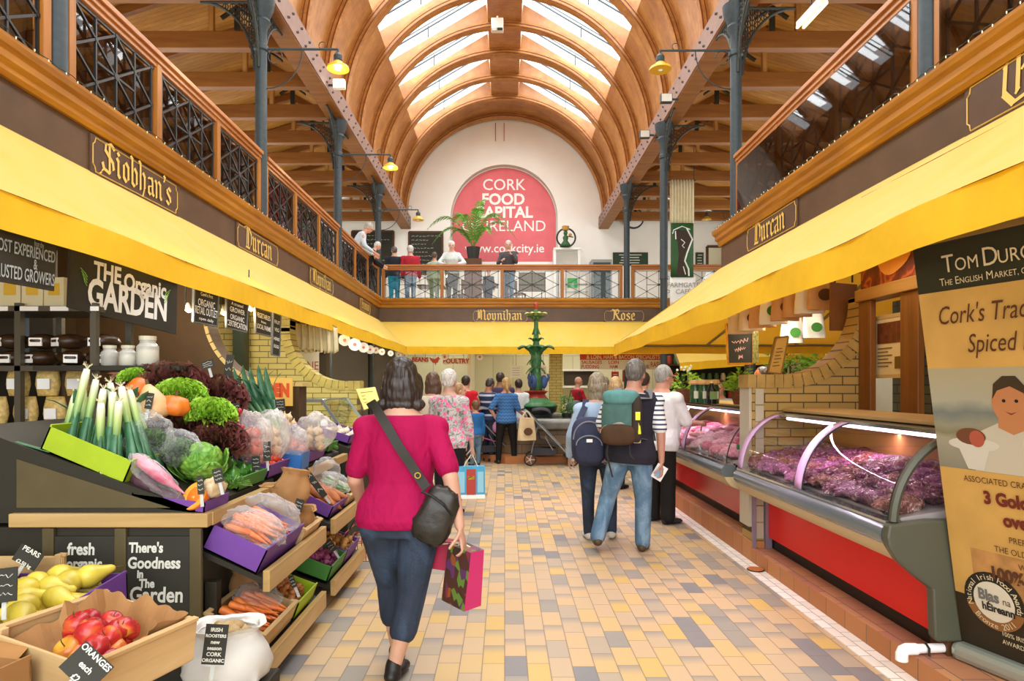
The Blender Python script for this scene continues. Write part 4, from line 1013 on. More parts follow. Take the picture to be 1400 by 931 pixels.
# framed notice
t, ctr, ux, uz, nn = board('framed_notice', 'cream framed notice hanging between two wooden posts', 'notice', (3.14, 5.54, 2.09), (3.14, 5.10, 2.09), (3.14, 5.10, 1.60), (3.14, 5.54, 1.60), .02, mat('notice_paper', '#e6d3a4', .6), mat('pale_frame', '#cfb37a', .5), .03)
b = MB(); b.hexa([ctr+ux*a+uz*c+nn*d for a, c, d in ((-.36, .05, .001), (.36, .05, .001), (.36, .05, .004), (-.36, .05, .004), (-.36, .4, .001), (.36, .4, .001), (.36, .4, .004), (-.36, .4, .004))]); b.build('picture', mat('notice_picture', '#6d3a1e', .5, var=.5, vscale=16), t)
b = MB()
for k in range(6): b.bar(ctr+ux*-.34+uz*(-.03-.06*k)+nn*.003, ctr+ux*(-.02 if k % 2 else .1)+uz*(-.03-.06*k)+nn*.003, .006, .008)
b.build('small_print', mat('notice_ink', '#6b5a3a', .7), t)
b = MB(); c0 = ctr+ux*.28+uz*-.28+nn*.003; b.bar(c0+uz*-.1, c0+uz*.1, .008, .07); b.build('brown_stamp', mat('stamp_brown', '#7a5a20', .7), t)
# mural of sausages
t = thing('sausage_mural', 'orange and dark red mural of meat above the wooden lintel', 'mural', (3.10, 3.4, 2.34))
b = MB(); b.box(3.08, 3.12, 1.0, 5.63, 2.34, 3.15)
k = NT('mural_paint'); vo = k.n('ShaderNodeTexVoronoi', i_Scale=4.2); vo.feature = 'DISTANCE_TO_EDGE'; 
nz = k.n('ShaderNodeTexNoise', i_Scale=3.0, i_Detail=3.0); k.l(k.coord(), nz.inputs[0])
mp = k.mix(0.25, k.coord('Object', (1, .7, 1)), nz.outputs[1]); k.l(mp, vo.inputs[0])
k.l(k.ramp(vo.outputs[0], [(0.0, '#5a1e0c'), (0.1, '#7d2c10'), (0.16, '#c9642a'), (0.2, '#7d2c10'), (0.3, '#a84a18')]), k.b.inputs['Base Color']); k.b.inputs['Roughness'].default_value = .55
b.build('painted_board', k.m, t)
OV = mat('mural_orange', '#e59a3e', .55, var=.08); OV2 = mat('mural_pale', '#dfae72', .55)
for (y, z, ry, rz_, m) in ((5.15, 2.68, .26, .27, OV), (4.55, 2.95, .2, .16, OV), (4.05, 2.62, .24, .22, OV2), (3.4, 2.8, .3, .24, OV), (2.7, 2.7, .25, .2, OV2)):
    b = MB(); b.prism([(ry*cos(a)*(1+.05*sin(5*a)), rz_*sin(a)*(1+.06*cos(3*a))) for a in [2*pi*i/28 for i in range(28)]], (3.079, y, z), (0, -1, 0), (0, 0, 1), .006); b.build('sausage_shape', m, t)
b = MB(); b.box(2.2, 3.1, 4.35, 4.41, 2.72, 2.76); 
# hanging brown board
a, e = P(1136, 386, 5.95), P(1172, 452, 5.95)
t, *_ = board('hanging_wood_panel', 'plain brown wooden panel hanging over the scooped brick wall', 'panel', (a.x, 5.95, a.z), (e.x, 5.95, a.z-.02), (e.x, 5.95, e.z), (a.x, 5.95, e.z), .03, mat('brown_panel', '#7a4a18', .5, var=.1))
b = MB(); b.bar((a.x+.04, 5.96, a.z), (a.x+.04, 5.96, 2.82), .012, .012); b.bar((e.x-.04, 5.96, a.z), (e.x-.04, 5.96, 2.9), .012, .012); b.build('hanger', IRON_D, t)
# tote bags on a rail
TAN = mat('tan_bag_cloth', '#cfa06a', .8, var=.1); NAT = mat('natural_bag_cloth', '#d8c29a', .8, var=.06); WHT = mat('white_bag_cloth', '#eeece0', .8, var=.03)
PRG = mat('green_bag_print', '#3c7a2c', .7); PRB = mat('brown_bag_print', '#5a3a1e', .7)
ra, rb_ = P(1008, 402, 7.3), P(1136, 354, 6.2)
t = thing('hanging_rail', 'thin metal rail carrying cloth bags under the butcher awning', 'rail', (ra+rb_)/2)
b = MB(); b.tube([ra, rb_], .012, 6); b.build('rod', IRON_D, t); b = MB()
for q in (ra, rb_): b.tube([q, q+Vector((0, 0, .22))], .008, 5)
b.build('suspension_wire', IRON_D, t)
def tote(loc, yaw, m, pm, label, w=.3, h=.34, th=.05, prn=None, seed=0):
    t = thing('cloth_bag', label, 'bag', loc, group='cloth bags hanging under the butcher awning', rz=yaw)
    M0 = wm(t); rn = random.Random(seed)
    def part(nm, b, mm, **kw): return b.build(nm, mm, t, **kw)
    b = MB(); b.M = M0
    def ring(z, k): return [((w/2*k)*cos(a)*(abs(cos(a))**-.35 if abs(cos(a)) > .05 else 1), th*sin(a)*(1+.5*sin(3*a+z*9+seed)), z) for a in [2*pi*i/20 for i in range(20)]]
    b.loft([ring(-.12-h*i/8, .8+.25*sin(pi*.5*i/8)) for i in range(9)]); part('bag_body', b, m, smooth=True, auto=60)
    for sy in (-1, 1):
        b = MB(); b.M = M0; b.tube([(-w*.28, sy*th*.5, -.13), (-w*.12, sy*.012, -.03), (0, 0, .01), (w*.12, sy*.012, -.03), (w*.28, sy*th*.5, -.13)], .011, 5); part('handle', b, m)
    if pm:
        b = MB(); b.M = M0; r = w*.25; cz = -.12-h*.6
        b.add([(r*cos(a), -th*1.55-.008, cz+r*.85*sin(a)) for a in [2*pi*i/20 for i in range(20)]], [tuple(range(20))]); part('round_print', b, pm)
    return t
cols = [(NAT, None, 'natural cloth bag at the lower end of the row, beside the chalkboard'), (NAT, PRB, 'natural cloth bag with a brown round print, second along the rail'), (TAN, None, 'plain tan cloth bag third along the rail'), (WHT, PRG, 'white cloth bag with a green print in the middle of the rail'), (TAN, PRB, 'tan cloth bag with a dark brown round print'), (TAN, None, 'plain tan cloth bag between the printed one and the white one'), (WHT, None, 'plain white cloth bag near the upper end of the rail'), (TAN, PRB, 'tan cloth bag nearest the brown wooden panel')]
for i, (m, pm, lb) in enumerate(cols):
    tote(ra.lerp(rb_, (i+.4)/8.0), -.35+.25*sin(i*2.1), m, pm, lb, w=.27, th=.045, seed=i)
for (px, py, Y, m, pm, lb) in ((1112, 413, 7.6, WHT, PRG, 'white cloth bag with a round green print hanging low under the orange canvas'), (1083, 420, 7.6, WHT, PRG, 'white cloth bag with a tall green print hanging lower than the rail bags')):
    q = P(px, py, Y); t = tote(q, 0, m, pm, lb, w=.26, h=.3, seed=px); b = MB(); b.tube([q, q+Vector((0, 0, .3))], .004, 4); b.build('string', IRON_D, t)
# chalkboard sign hanging over the far case
a, e = P(993, 443, 7.9), P(1030, 497, 7.7)
t, ctr, ux, uz, nn = board('hanging_chalkboard', 'framed chalkboard with handwriting hanging over the far display case', 'chalkboard', (a.x, 7.9, a.z), (e.x, 7.7, a.z+.02), (e.x, 7.7, e.z), (a.x+.02, 7.9, e.z), .03, CHALK, WOOD_ORANGE, .025)
rn = random.Random(5); b = MB()
for k, (l, z) in enumerate(((.5, .3), (.6, .05), (.4, -.15), (.15, -.35))):
    b.tube([ctr+ux*(-l/2+l*i/14)+uz*(z+.06*sin(i*2.3+k)*(1 if i % 3 else .2))+nn*.004 for i in range(15)], .004, 4)
b.build('chalk_writing', mat('pinkish_chalk', '#c99a88', .8), t)
b = MB(); b.bar(ctr+ux*-.4+uz*.5, ctr+ux*-.4+uz*.5+Vector((0, 0, .35)), .008, .008); b.bar(ctr+ux*.4+uz*.5, ctr+ux*.4+uz*.5+Vector((0, 0, .35)), .008, .008); b.build('hanger', IRON_D, t)
a = P(1030, 450, 7.69); t = thing('narrow_price_list', 'narrow printed price strip beside the hanging chalkboard', 'sign', tuple(P(1033, 497, 7.68)))
b = MB(); b.hexa([P(1029, 497, 7.68), P(1037, 496, 7.6), P(1037, 496, 7.62), P(1029, 497, 7.7), P(1029, 452, 7.68), P(1037, 449, 7.6), P(1037, 449, 7.62), P(1029, 452, 7.7)]); b.build('strip', mat('floral_strip', '#8c8a50', .6, var=.6, vscale=40), t)
# tilted tan menu on the scooped wall
q = [P(1050, 509, 5.7), P(1068, 511, 5.7), P(1078, 460, 5.62), P(1061, 462, 5.62)]
t, ctr, ux, uz, nn = board('tilted_menu_board', 'tan menu board leaning on the low end of the scooped brick wall', 'menu board', q[3], q[2], q[1], q[0], .015, mat('menu_tan', '#c99a45', .5, var=.1), mat('menu_frame', '#8d6424', .5), .012)
b = MB()
for k in range(6): b.bar(ctr+ux*-.28+uz*(.2-.1*k)+nn*.004, ctr+ux*(.28 if k % 2 else .15)+uz*(.2-.1*k)+nn*.004, .004, .007)
b.build('menu_lines', mat('menu_ink', '#6b4518', .7), t)
# things on top of the far counter
BSK = mat('basket_wicker', '#6b3d1c', .7, var=.4, vscale=60, bump=.6)
def basketplant(px, py, Y, label, flowers=True, r=.13, seed=1):
    p = P(px, py, Y); p.z = 1.331; t = thing('potted_plant', label, 'plant', p, group='plants on the butcher counter')
    b = MB(); b.lathe([(r*.75, 0), (r*.95, .06), (r, .14), (r*.92, .155), (r*.85, .15), (r*.8, .05)], p, 18); b.build('basket', BSK, t, smooth=True, auto=40)
    rn = random.Random(seed); b = MB()
    for i in range(140):
        a = rn.uniform(0, 6.28); rr = r*1.5*sqrt(rn.random()); z = .14+.25*rn.random()*(1.2-rr/(r*1.6)); d = Vector((cos(a), sin(a), rn.uniform(-.2, .9))).normalized(); s_ = d.orthogonal().normalized()*.018
        o = p+Vector((rr*cos(a), rr*sin(a), z)); b.add([o-s_, o+d*.03, o+s_, o+d*.075+Vector((0, 0, -.01))], [(0, 1, 2), (0, 2, 3)])
    b.build('foliage', mat('bright_leaf', '#7fae28', .5, var=.35, vscale=20), t)
    if flowers:
        for i in range(9):
            a = rn.uniform(0, 6.28); rr = r*rn.random(); b = MB(); b.ball(p+Vector((rr*cos(a), rr*sin(a)-.03, .36+.06*rn.random())), .015, 6, 5); b.build('blossom', WHITE, t)
basketplant(936, 545, 7.6, 'leafy plant with white blossom in a wicker basket on the butcher counter'); basketplant(1014, 550, 6.6, 'bushy green plant on the butcher counter beside the scooped wall', False, .1, 3)
JARG = mat('dark_green_bottle', '#1f4a28', .15, spec=.6)
def bottle(px, Y, label, kind):
    p = P(px, 548, Y); p.z = 1.331; t = thing('sauce_jar' if kind else 'dark_bottle', label, 'jar' if kind else 'bottle', p, group='jars on the butcher counter')
    b = MB()
    if kind: b.lathe([(.06, 0), (.065, .02), (.065, .17), (.05, .2), (.045, .215)], p, 14)
    else: b.lathe([(.05, 0), (.055, .02), (.055, .13), (.02, .19), (.018, .22)], p, 14)
    b.build('glass_body', JARG if kind else mat('black_bottle', '#15181a', .15), t, smooth=True, auto=40)
    b = MB(); b.lathe([(.062, .2), (.075, .215), (.06, .25), (.02, .255)] if kind else [(.021, .215), (.021, .24)], p, 12); b.build('cloth_cap' if kind else 'cap', TAN if kind else GOLD, t)
    b = MB(); b.box(p.x-.035, p.x+.035, p.y-.072 if kind else p.y-.06, p.y-.05, p.z+.05, p.z+.13); b.build('label', CREAM if kind else mat('green_label', '#6f8a4a', .6), t)
for i, px in enumerate((951, 963, 975)): bottle(px, 7.15-.12*i, '%s dark green jar with a tan cloth cap on the butcher counter' % ('first', 'middle', 'last')[i], True)
bottle(973, 6.75, 'small black bottle standing before the row of dark green jars', False)
# pull-up banner
BL_, TL_ = Vector((2.36, 3.36, .2)), Vector((2.05, 3.27, 2.215)); wd = Vector((.30, -.955, 0)).normalized()
BW = .73; hu = (TL_-BL_); HB = hu.length; hu.normalize(); nnb = wd.cross(hu).normalized()
bt = thing('pull_up_banner', 'tall pull-up banner with a chef photo leaning beside the near display case', 'banner', (BL_.x, BL_.y, .12))
def BQ(u, v, d=.0): return BL_+wd*(u*BW)+hu*(v*HB)+nnb*d     # u across, v up
def bpatch(nm, u0, u1, v0, v1, m, d, parent=bt): b = MB(); b.add([BQ(u0, v0, d), BQ(u1, v0, d), BQ(u1, v1, d), BQ(u0, v1, d)], [(0, 1, 2, 3)]); return b.build(nm, m, parent)
b = MB(); b.hexa([BQ(0, 0, -.006), BQ(1, 0, -.006), BQ(1, 0, 0), BQ(0, 0, 0), BQ(0, 1, -.006), BQ(1, 1, -.006), BQ(1, 1, 0), BQ(0, 1, 0)]); b.build('printed_sheet', mat('banner_parchment', '#c79c52', .5, var=.12, vscale=4), bt)
bpatch('dark_heading', 0, 1, .885, 1, mat('banner_dark_green', '#2c2d1e', .5), .001)
bpatch('dark_footer', 0, 1, 0, .135, mat('banner_dark_brown', '#2a2010', .5), .001)
k = NT('banner_sea_photo'); sp_ = k.n('ShaderNodeSeparateXYZ'); k.l(k.coord('Generated'), sp_.inputs[0]); nz = k.n('ShaderNodeTexNoise', i_Scale=5.0, i_Detail=4.0); k.l(k.coord('Generated'), nz.inputs[0])
k.l(k.ramp(k.math('ADD', sp_.outputs[2], k.math('MULTIPLY', nz.outputs[0], .12)), [(0.0, '#7d7a68'), (0.35, '#9a947e'), (0.42, '#7c7758'), (0.5, '#8d8a74'), (0.62, '#6f7670'), (0.75, '#a3a08a'), (1, '#a99f80')]), k.b.inputs['Base Color']); k.b.inputs['Roughness'].default_value = .5
bpatch('sea_photo', 0, 1, .455, .70, k.m, .001)
bpatch('food_photo', .15, 1, .135, .26, mat('banner_food_photo', '#b08048', .5, var=.5, vscale=6), .001)
SKIN0 = mat('printed_skin', '#b87a4e', .6); 
def bshape(nm, pts, m, d):
    du, dv = (-.165, .012) if 'chef' in nm or nm in ('printed_eye', 'printed_smile') else (-.04, .045) if nm in ('printed_plate', 'printed_beef', 'printed_beef_slice') else (0, 0)
    b = MB(); b.add([BQ(u+du, v+dv*(v > .46), d) for u, v in pts], [tuple(range(len(pts)))]); return b.build(nm, m, bt)
def bell(cu, cv, ru, rv, n=20): return [(cu+ru*cos(2*pi*i/n), cv+rv*sin(2*pi*i/n)) for i in range(n)]
bshape('printed_chef_jacket', [(.42, .455), (.40, .50), (.46, .535), (.60, .56), (.78, .56), (.98, .53), (.98, .455)], mat('printed_white', '#bdb5a0', .6), .002)
bshape('printed_chef_neck', [(.60, .55), (.62, .6), (.76, .6), (.78, .55), (.69, .535)], SKIN0, .0025)
bshape('printed_chef_face', bell(.69, .606, .112, .05), SKIN0, .003)
bshape('printed_chef_hair', [(.585, .615), (.60, .65), (.66, .668), (.74, .668), (.79, .645), (.80, .61), (.775, .63), (.70, .645), (.62, .635)], mat('printed_hair', '#3b2c1c', .6), .0035)
for du in (-.035, .04): bshape('printed_eye', bell(.69+du, .612, .012, .004, 8), BLACK, .004)
bshape('printed_smile', [(.655, .588), (.69, .58), (.73, .588), (.69, .584)], mat('printed_lip', '#7d3a2a', .6), .004)
bshape('printed_plate', bell(.3, .473, .17, .016), mat('printed_plate', '#c9c4b4', .5), .003)
bshape('printed_beef', bell(.29, .492, .1, .02), mat('printed_beef_brown', '#6b4028', .6), .0035)
bshape('printed_beef_slice', bell(.33, .487, .05, .02), mat('printed_beef_red', '#a8523e', .6), .004)
INKC = mat('banner_cream_ink', '#d8cba4', .6); INKB = mat('banner_brown_ink', '#55301a', .6); INKM = mat('banner_maroon_ink', '#6b2216', .6)
def bt_(s_, u, v, size, m, shear=0, al='LEFT', bold=0.0, sx=1): text('lettering', s_, BQ(u, v), wd, hu, size, m, bt, al, bold, .007, shear, sx*.85)
bt_('T', .20, .945, .12, INKC); bt_('OM', .285, .94, .085, INKC); bt_('D', .46, .945, .12, INKC); bt_('URCAN', .555, .94, .085, INKC)
bt_('T', .17, .905, .052, INKC); bt_('HE', .205, .903, .038, INKC); bt_('E', .275, .905, .052, INKC); bt_('NGLISH', .305, .903, .038, INKC); bt_('M', .475, .905, .052, INKC); bt_('ARKET, CORK', .525, .903, .038, INKC)
bt_("Cork's Traditional", .12, .825, .125, INKB, .3, sx=.8); bt_('Spiced Beef', .30, .755, .125, INKB, .3, sx=.8)
bt_('ASSOCIATED CRAFT BUTCHERS', .17, .433, .042, INKB); bt_('3 Gold Medals', .29, .392, .085, INKM, bold=.004); bt_('over 3 years', .40, .345, .085, INKM, bold=.004)
bt_('PREPARED BY', .42, .3, .042, INKB); bt_('THE OLD ENGLISH MARKET', .32, .272, .042, INKB); bt_('WWW.TOMDURCANMEATS.IE', .46, .24, .042, INKB); bt_('100% IRISH', .27, .21, .085, INKB, bold=.004)
bt_('100% IRISH BEEF', .30, .065, .032, INKC); bt_('AWARD WINNING CORNED BEEF', .30, .045, .032, INKC)
cu, cv = .27, .137; rv = HB/BW
for r, m, d in ((.20, mat('medal_black', '#1c1a12', .5), .003), (.195, mat('medal_bronze', '#8a5a2c', .4), .0035), (.135, mat('medal_white', '#cfc9b4', .5), .0045)):
    pts = [(cu+r*cos(2*pi*i/28), cv+r/rv*sin(2*pi*i/28)) for i in range(28)]
    if m.name == 'medal_bronze': bshape('medal_black_arc', [(u, v) for u, v in pts if v > cv-.02], mat('medal_black', '', 0) if False else MATS['medal_black'], .0042)
    bshape('award_medal', pts, m, d)
bt_('Blas', cu-.1, cv+.012, .075, mat('medal_grey', '#6a6a66', .5), bold=.003); bt_('na', cu+.06, cv+.008, .05, INKB); bt_('hÉireann', cu-.08, cv-.016, .052, MATS['medal_black'], bold=.002)
for i, ch in enumerate('National Irish Food Awards'):
    a = radians(195-i*8.2); u, v = cu+.165*cos(a), cv+.165/rv*sin(a); tx = (wd*sin(a)-hu*cos(a)); ty = (wd*cos(a)+hu*sin(a))
    if ch != ' ': text('lettering', ch, BQ(u, v), tx, ty, .04, INKC, bt, lift=.006)
for i, ch in enumerate('Bronze 2011'):
    a = radians(225+i*9); u, v = cu+.165*cos(a), cv+.165/rv*sin(a); tx = (-wd*sin(a)+hu*cos(a)); ty = -(wd*cos(a)+hu*sin(a))
    if ch != ' ': text('lettering', ch, BQ(u, v), tx, ty, .04, INKC, bt, lift=.006)
b = MB(); b.bar(BQ(-.01, 1.005, .0), BQ(1.01, 1.005, 0), .025, .03); b.build('top_bar', CHROME, bt)
b = MB(); base = BL_+wd*-.02; base.z = .165; b.M = None
b.bar(base, base+wd*(BW+.06), .13, .09); b.build('base_cassette', mat('cassette_silver', '#a9b2a6', .3, metal=.5), bt, bevel=.03)
b = MB(); b.bar(BQ(.5, .02, -.03), BQ(.5, 1, -.015), .015, .015); b.build('rear_pole', STEEL, bt)
# white waste pipe on the kerb
t = thing('waste_pipe', 'white plastic waste pipe with elbow lying across the tiled kerb', 'pipe', (2.2, 3.4, .12))
b = MB(); p0 = Vector((2.10, 3.4, .15)); b.tube([p0+Vector((.02, 0, 0)), (2.34, 3.42, .15)], .024, 12); b.build('straight_pipe', WHITE, t, smooth=True, auto=40)
b = MB(); b.tube([p0+Vector((.05, 0, 0)), p0+Vector((.0, 0, 0)), p0+Vector((-.018, 0, -.008)), p0+Vector((-.026, 0, -.025)), p0+Vector((-.026, 0, -.06))], .03, 12); b.build('elbow', WHITE, t, smooth=True, auto=40)
b = MB(); b.tube([p0+Vector((.1, -.028, -.025)), p0+Vector((.1, -.028, .012)), p0+Vector((.1, 0, .029)), p0+Vector((.1, .028, .012)), p0+Vector((.1, .028, -.025))], .006, 5); b.build('clip', IRON_D, t)
# drain cover in the gutter
pg = PZ(1000, 752, .01); t = thing('gutter_cover', 'small round orange tile cover let into the white gutter', 'cover', (2.062, 5.35, .006))
b = MB(); b.lathe([(.062, 0), (.062, .013)], (2.062, 5.35, .007), 20); b.build('disc', mat('orange_tile', '#b86a38', .4), t); b = MB(); b.lathe([(.064, 0), (.07, .006), (.064, .008)], (2.062, 5.35, .007), 20); b.build('rim', IRON_D, t)
# ================================================================ organic stall side: walls, shelves, signs, stand
DKB = mat('dark_stall_paint', '#2a261a', 0.6, var=.15, vscale=5)
OLIVE = mat('olive_stile_paint', '#54492c', 0.55, var=.1)
RIMW = wood('pale_rim_wood', '#a8854e', '#cfae74', .45)
RIMWX = wood('pale_rim_wood_across', '#a8854e', '#cfae74', .45, axis='X')
PURPLE = mat('purple_card', '#6a3d8f', 0.6, var=.08); LIME = mat('lime_card', '#9db61c', 0.6, var=.08); GREENC = mat('green_card', '#3f7a30', .6, var=.1)
BLUEC = mat('blue_plastic', '#2468b0', .4)
CRATEW = wood('crate_wood', '#b58f5c', '#d6b684', .6, axis='X'); CRATEW2 = wood('crate_wood_lengthwise', '#b58f5c', '#d6b684', .6, axis='Y')
PAPERB = mat('brown_kraft_paper', '#a5794a', .8, var=.15, vscale=9); CARDB = mat('cardboard', '#a27442', .8, var=.08)
def film(name, tint=(.9, .92, .93), a=.78):
    k = NT(name); k.t.nodes.remove(k.b); tr = k.n('ShaderNodeBsdfTransparent'); gl = k.n('ShaderNodeBsdfGlossy'); gl.inputs['Roughness'].default_value = .12
    df = k.n('ShaderNodeBsdfDiffuse'); df.inputs[0].default_value = (*tint, 1); m1 = k.n('ShaderNodeMixShader'); m1.inputs[0].default_value = .3; k.l(df.outputs[0], m1.inputs[1]); k.l(gl.outputs[0], m1.inputs[2])
    lw = k.n('ShaderNodeLayerWeight', i_Blend=.35); m2 = k.n('ShaderNodeMixShader'); k.l(k.math('ADD', k.math('MULTIPLY', lw.outputs[1], .55), 1-a), m2.inputs[0]); k.l(tr.outputs[0], m2.inputs[1]); k.l(m1.outputs[0], m2.inputs[2])
    nz = k.n('ShaderNodeTexNoise', i_Scale=30.0, i_Detail=3.0, i_Distortion=1.5); k.l(k.coord(), nz.inputs[0]); bp = k.n('ShaderNodeBump', i_Strength=.9, i_Distance=.02); k.l(nz.outputs[0], bp.inputs['Height'])
    k.l(bp.outputs[0], gl.inputs['Normal']); k.l(bp.outputs[0], df.inputs['Normal']); k.l(m2.outputs[0], k.out.inputs[0]); return k.m
FILM = film('clear_plastic_film', (.9, .92, .93), .955); MILKY = film('milky_plastic_film', (.9, .84, .8), .76)

# scooped walls
w = scoop_wall('wall_partition_organic', 5.92, -1, -1.87, -1.87, -2.06, 2.20, .655, -3.9, 2.55, 0, mat('brown_painted_wall', '#4a3418', .7, var=.1), mat('cream_ring_paint', '#c2a86a', .7), rw=.03)
w = scoop_wall('wall_partition_yellow_brick', 8.25, -1, -1.87, -1.87, -2.06, 2.24, .66, -3.9, 2.55, 0, BRICK_Y, RINGY)
b = MB(); b.box(-3.3, -3.16, 7.9, 8.05, 0, 2.98); struct(b.build('pillar_green', mat('dark_green_post', '#2c3424', .5)))
b = MB(); b.box(-2.76, -2.58, 9.4, 9.6, 0, 2.5); struct(b.build('pillar_dark', mat('dark_wood_post', '#3d2f18', .6)))
b = MB(); b.box(-5.6, -5.5, -1, 16, 0, 3.55); struct(b.build('wall_stall_back', mat('stall_back_brown', '#4a3a22', .8, var=.1)))
# dark metal shelf unit
RACK = mat('grey_shelf_metal', '#5c5648', .45, metal=.3)
su = thing('stock_shelf', 'dark metal shelf unit stacked with packets behind the organic stall', 'shelf', (-3.4, 4.5, 0))
SH = [P(50, y, 4.3).z for y in (418, 500, 584, 668, 745)]
for z in SH: b = MB(); b.box(-4.3, -2.70, 4.3, 4.75, z-.035, z); b.build('shelf_board', RACK, su)
for x in (-4.28, -3.22, -2.72):
    for y in (4.32, 4.72): b = MB(); b.box(x-.02, x+.02, y-.02, y+.02, 0, SH[0]+.02); b.build('upright', RACK, su)
for k in range(5): b = MB(); x = -3.6+.2*k; b.box(x, x+.12, 4.295, 4.3, SH[0]-.034, SH[0]-.004); b.build('shelf_label', WHITE, su)
b = MB(); b.box(-4.3, -3.4, 4.9, 4.95, 0, 2.55); struct(b.build('wall_shelf_back', mat('shelf_back_dark', '#2c2416', .8)))
rn = random.Random(3)
CAKE = mat('dark_cake', '#3a2616', .35, var=.5, vscale=30); PASTA = mat('pasta_yellow', '#d2b36a', .5, var=.3, vscale=40, bump=.4)
def packet(kind):
    t = thing('cake_packet' if kind == 0 else 'pasta_bag' if kind == 1 else 'food_carton', None, None)
    b = MB()
    if kind == 0: b.ball((0, 0, .055), (.085, .1, .055), 10, 6, fn=lambda d: 1.15 if abs(d.z) < .6 else 1)
    elif kind == 1: b.loft([[((.085-.02*abs(z-.5)*2)*cos(a)*1.0, .05*(1-.6*abs(z-.45)*2)*sin(a), z*.2) for a in [2*pi*i/12 for i in range(12)]] for z in (0.02, .15, .4, .65, .85, 1)])
    else: b.box(-.07, .07, -.04, .04, 0, .2)
    b.build('wrapped_food' if kind == 0 else 'bag_body' if kind == 1 else 'box_body', (CAKE, PASTA, mat('cream_carton', '#d8cfa8', .5))[kind], t, smooth=kind < 2)
    b = MB(); y = (-.105, -.055, -.042)[kind]; z0, z1 = ((.02, .075), (.05, .12), (.08, .16))[kind]; b.box(-.04, .04, y, y+.012, z0, z1); b.build('label', WHITE if kind < 2 else mat('carton_yellow', '#d6b035', .5), t)
    return t
protos = [packet(0), packet(1), packet(2)]; used = set()
def put(kind, x, y, z, rz, label, group):
    p = protos[kind]; cat = ('cake', 'pasta', 'carton')[kind]
    if kind not in used: used.add(kind); p.location = (x, y, z); p.rotation_euler = (0, 0, rz); tag(p, label, cat, group); return p
    o = dup(p, (x, y, z), (0, 0, rz), label, group); return o
for k in range(6): put(2, -3.78+.15*k, 4.42, SH[0]+.001, rn.uniform(-.08, .08), 'cream and yellow food carton in the row on the top shelf', 'cartons on the top shelf')
for lay, n, x0 in ((0, 7, -3.95), (1, 4, -3.35)):
    for k in range(n): put(0, x0+.2*k+rn.uniform(-.02, .02), 4.44, SH[1]+.001+.112*lay, rn.uniform(-.6, .6), 'dark cake in clear wrap with a white label on the middle shelf', 'wrapped cakes on the middle shelf')
for lay, n, x0 in ((0, 6, -3.85), (1, 3, -3.3)):
    for k in range(n): put(1, x0+.2*k, 4.42, SH[2]+.001+.2*lay, rn.uniform(-.1, .1), 'yellow pasta bag with white label on the lower visible shelf', 'pasta bags on the shelf')
for k in range(5): put(1, -3.9+.23*k, 4.45, SH[3]+.001, rn.uniform(-.1, .1), 'yellow pasta bag with white label on the lower visible shelf', 'pasta bags on the shelf')
# glass jars at the back of the stall
def gjar(px, py, Y, label, r=.055, h=.15, fill=CREAM):
    p = P(px, py, Y); t = thing('storage_jar', label, 'jar', p, group='jars at the back of the organic stall'); 
    b = MB(); b.lathe([(r*.9, 0), (r, .01), (r, h*.75), (r*.72, h*.88), (r*.72, h)], p, 16); b.build('glass_body', mat('jar_glass', '#d8d6cc', .1, alpha=.55), t, smooth=True, auto=40)
    b = MB(); b.lathe([(r*.88, .006), (r*.9, h*.6), (.01, h*.66)], p, 14); b.build('contents', fill, t, smooth=True)
    b = MB(); b.lathe([(r*.76, h), (r*.78, h*1.16), (r*.1, h*1.17)], p, 16); b.build('lid', mat('jar_lid', '#c9c2a8', .4), t)
b = MB(); q = P(150, 500, 4.05); b.box(-2.9, -2.0, 4.0, 4.25, q.z-.03, q.z); o = b.build('jar_ledge', DKB); tag(o, 'dark ledge carrying the storage jars behind the leeks', 'ledge')
bz = q.z
for px, lb, f in ((202, 'large lidded glass jar of white flour behind the red lettuces', CREAM), (175, 'glass jar with pale filling, directly left of the large jar', CREAM), (150, 'small jar of brown sugar behind the leek roots', CAKE)):
    gj = gjar(px, 500, 4.1, lb, .065 if px == 202 else .05, .16 if px == 202 else .11, f)
# hanging signs
SIGNB = mat('charcoal_sign', '#35332c', .6, var=.08); TWH = mat('sign_white', '#f2f2ec', .6); TGREY = mat('sign_blue_grey', '#b9c4c6', .6)
def hsign(name, label, tlp, trp, brp, blp, yl, yr, lines, bm=SIGNB, th=.015, wires=True, ztop=2.48, frame=None, cat='sign', bold=.01, tm=TWH):
    q = [P(*tlp, yl), P(*trp, yr), P(*brp, yr), P(*blp, yl)]
    t, ctr, ux, uz, nn = board(name, label, cat, *q, th, bm, frame, .012)
    W_, H_ = ux.length, uz.length
    for s_, u, v, sz, sx in lines: text('lettering', s_, ctr+ux*u+uz*v, ux, uz, sz*H_*1.2, tm, t, bold=bold*sz*H_*.4, fit=sx*W_, lift=.004)
    if wires:
        b = MB()
        for c in (q[0].lerp(q[1], .08), q[0].lerp(q[1], .92)): b.tube([c+Vector((0, th*.5, 0)), (c.x, c.y+th*.5, max(ztop, c.z+.03))], .004, 4)
        b.build('hanger', IRON_D, t)
    return t, ctr, ux, uz, nn
t, ctr, ux, uz, nn = hsign('stall_sign', 'largest charcoal sign with bold white lettering hanging from the yellow awning', (96, 337), (243, 378), (241, 457), (93, 420), 4.15, 4.98, [('THE', -.19, .24, .34, .24), ('Organic', .165, .17, .34, .42), ('GARDEN', .02, -.17, .56, .74)], bold=.1)
b = MB()
for s_ in (-1, 1):
    for k in range(4): o = ctr+ux*(s_*(.36+.0*k))+uz*(-.05+.05*k)+nn*.004; b.tube([o, o+ux*s_*.02+uz*.06, o+ux*s_*(.03+.01*k)+uz*.13], .003, 4)
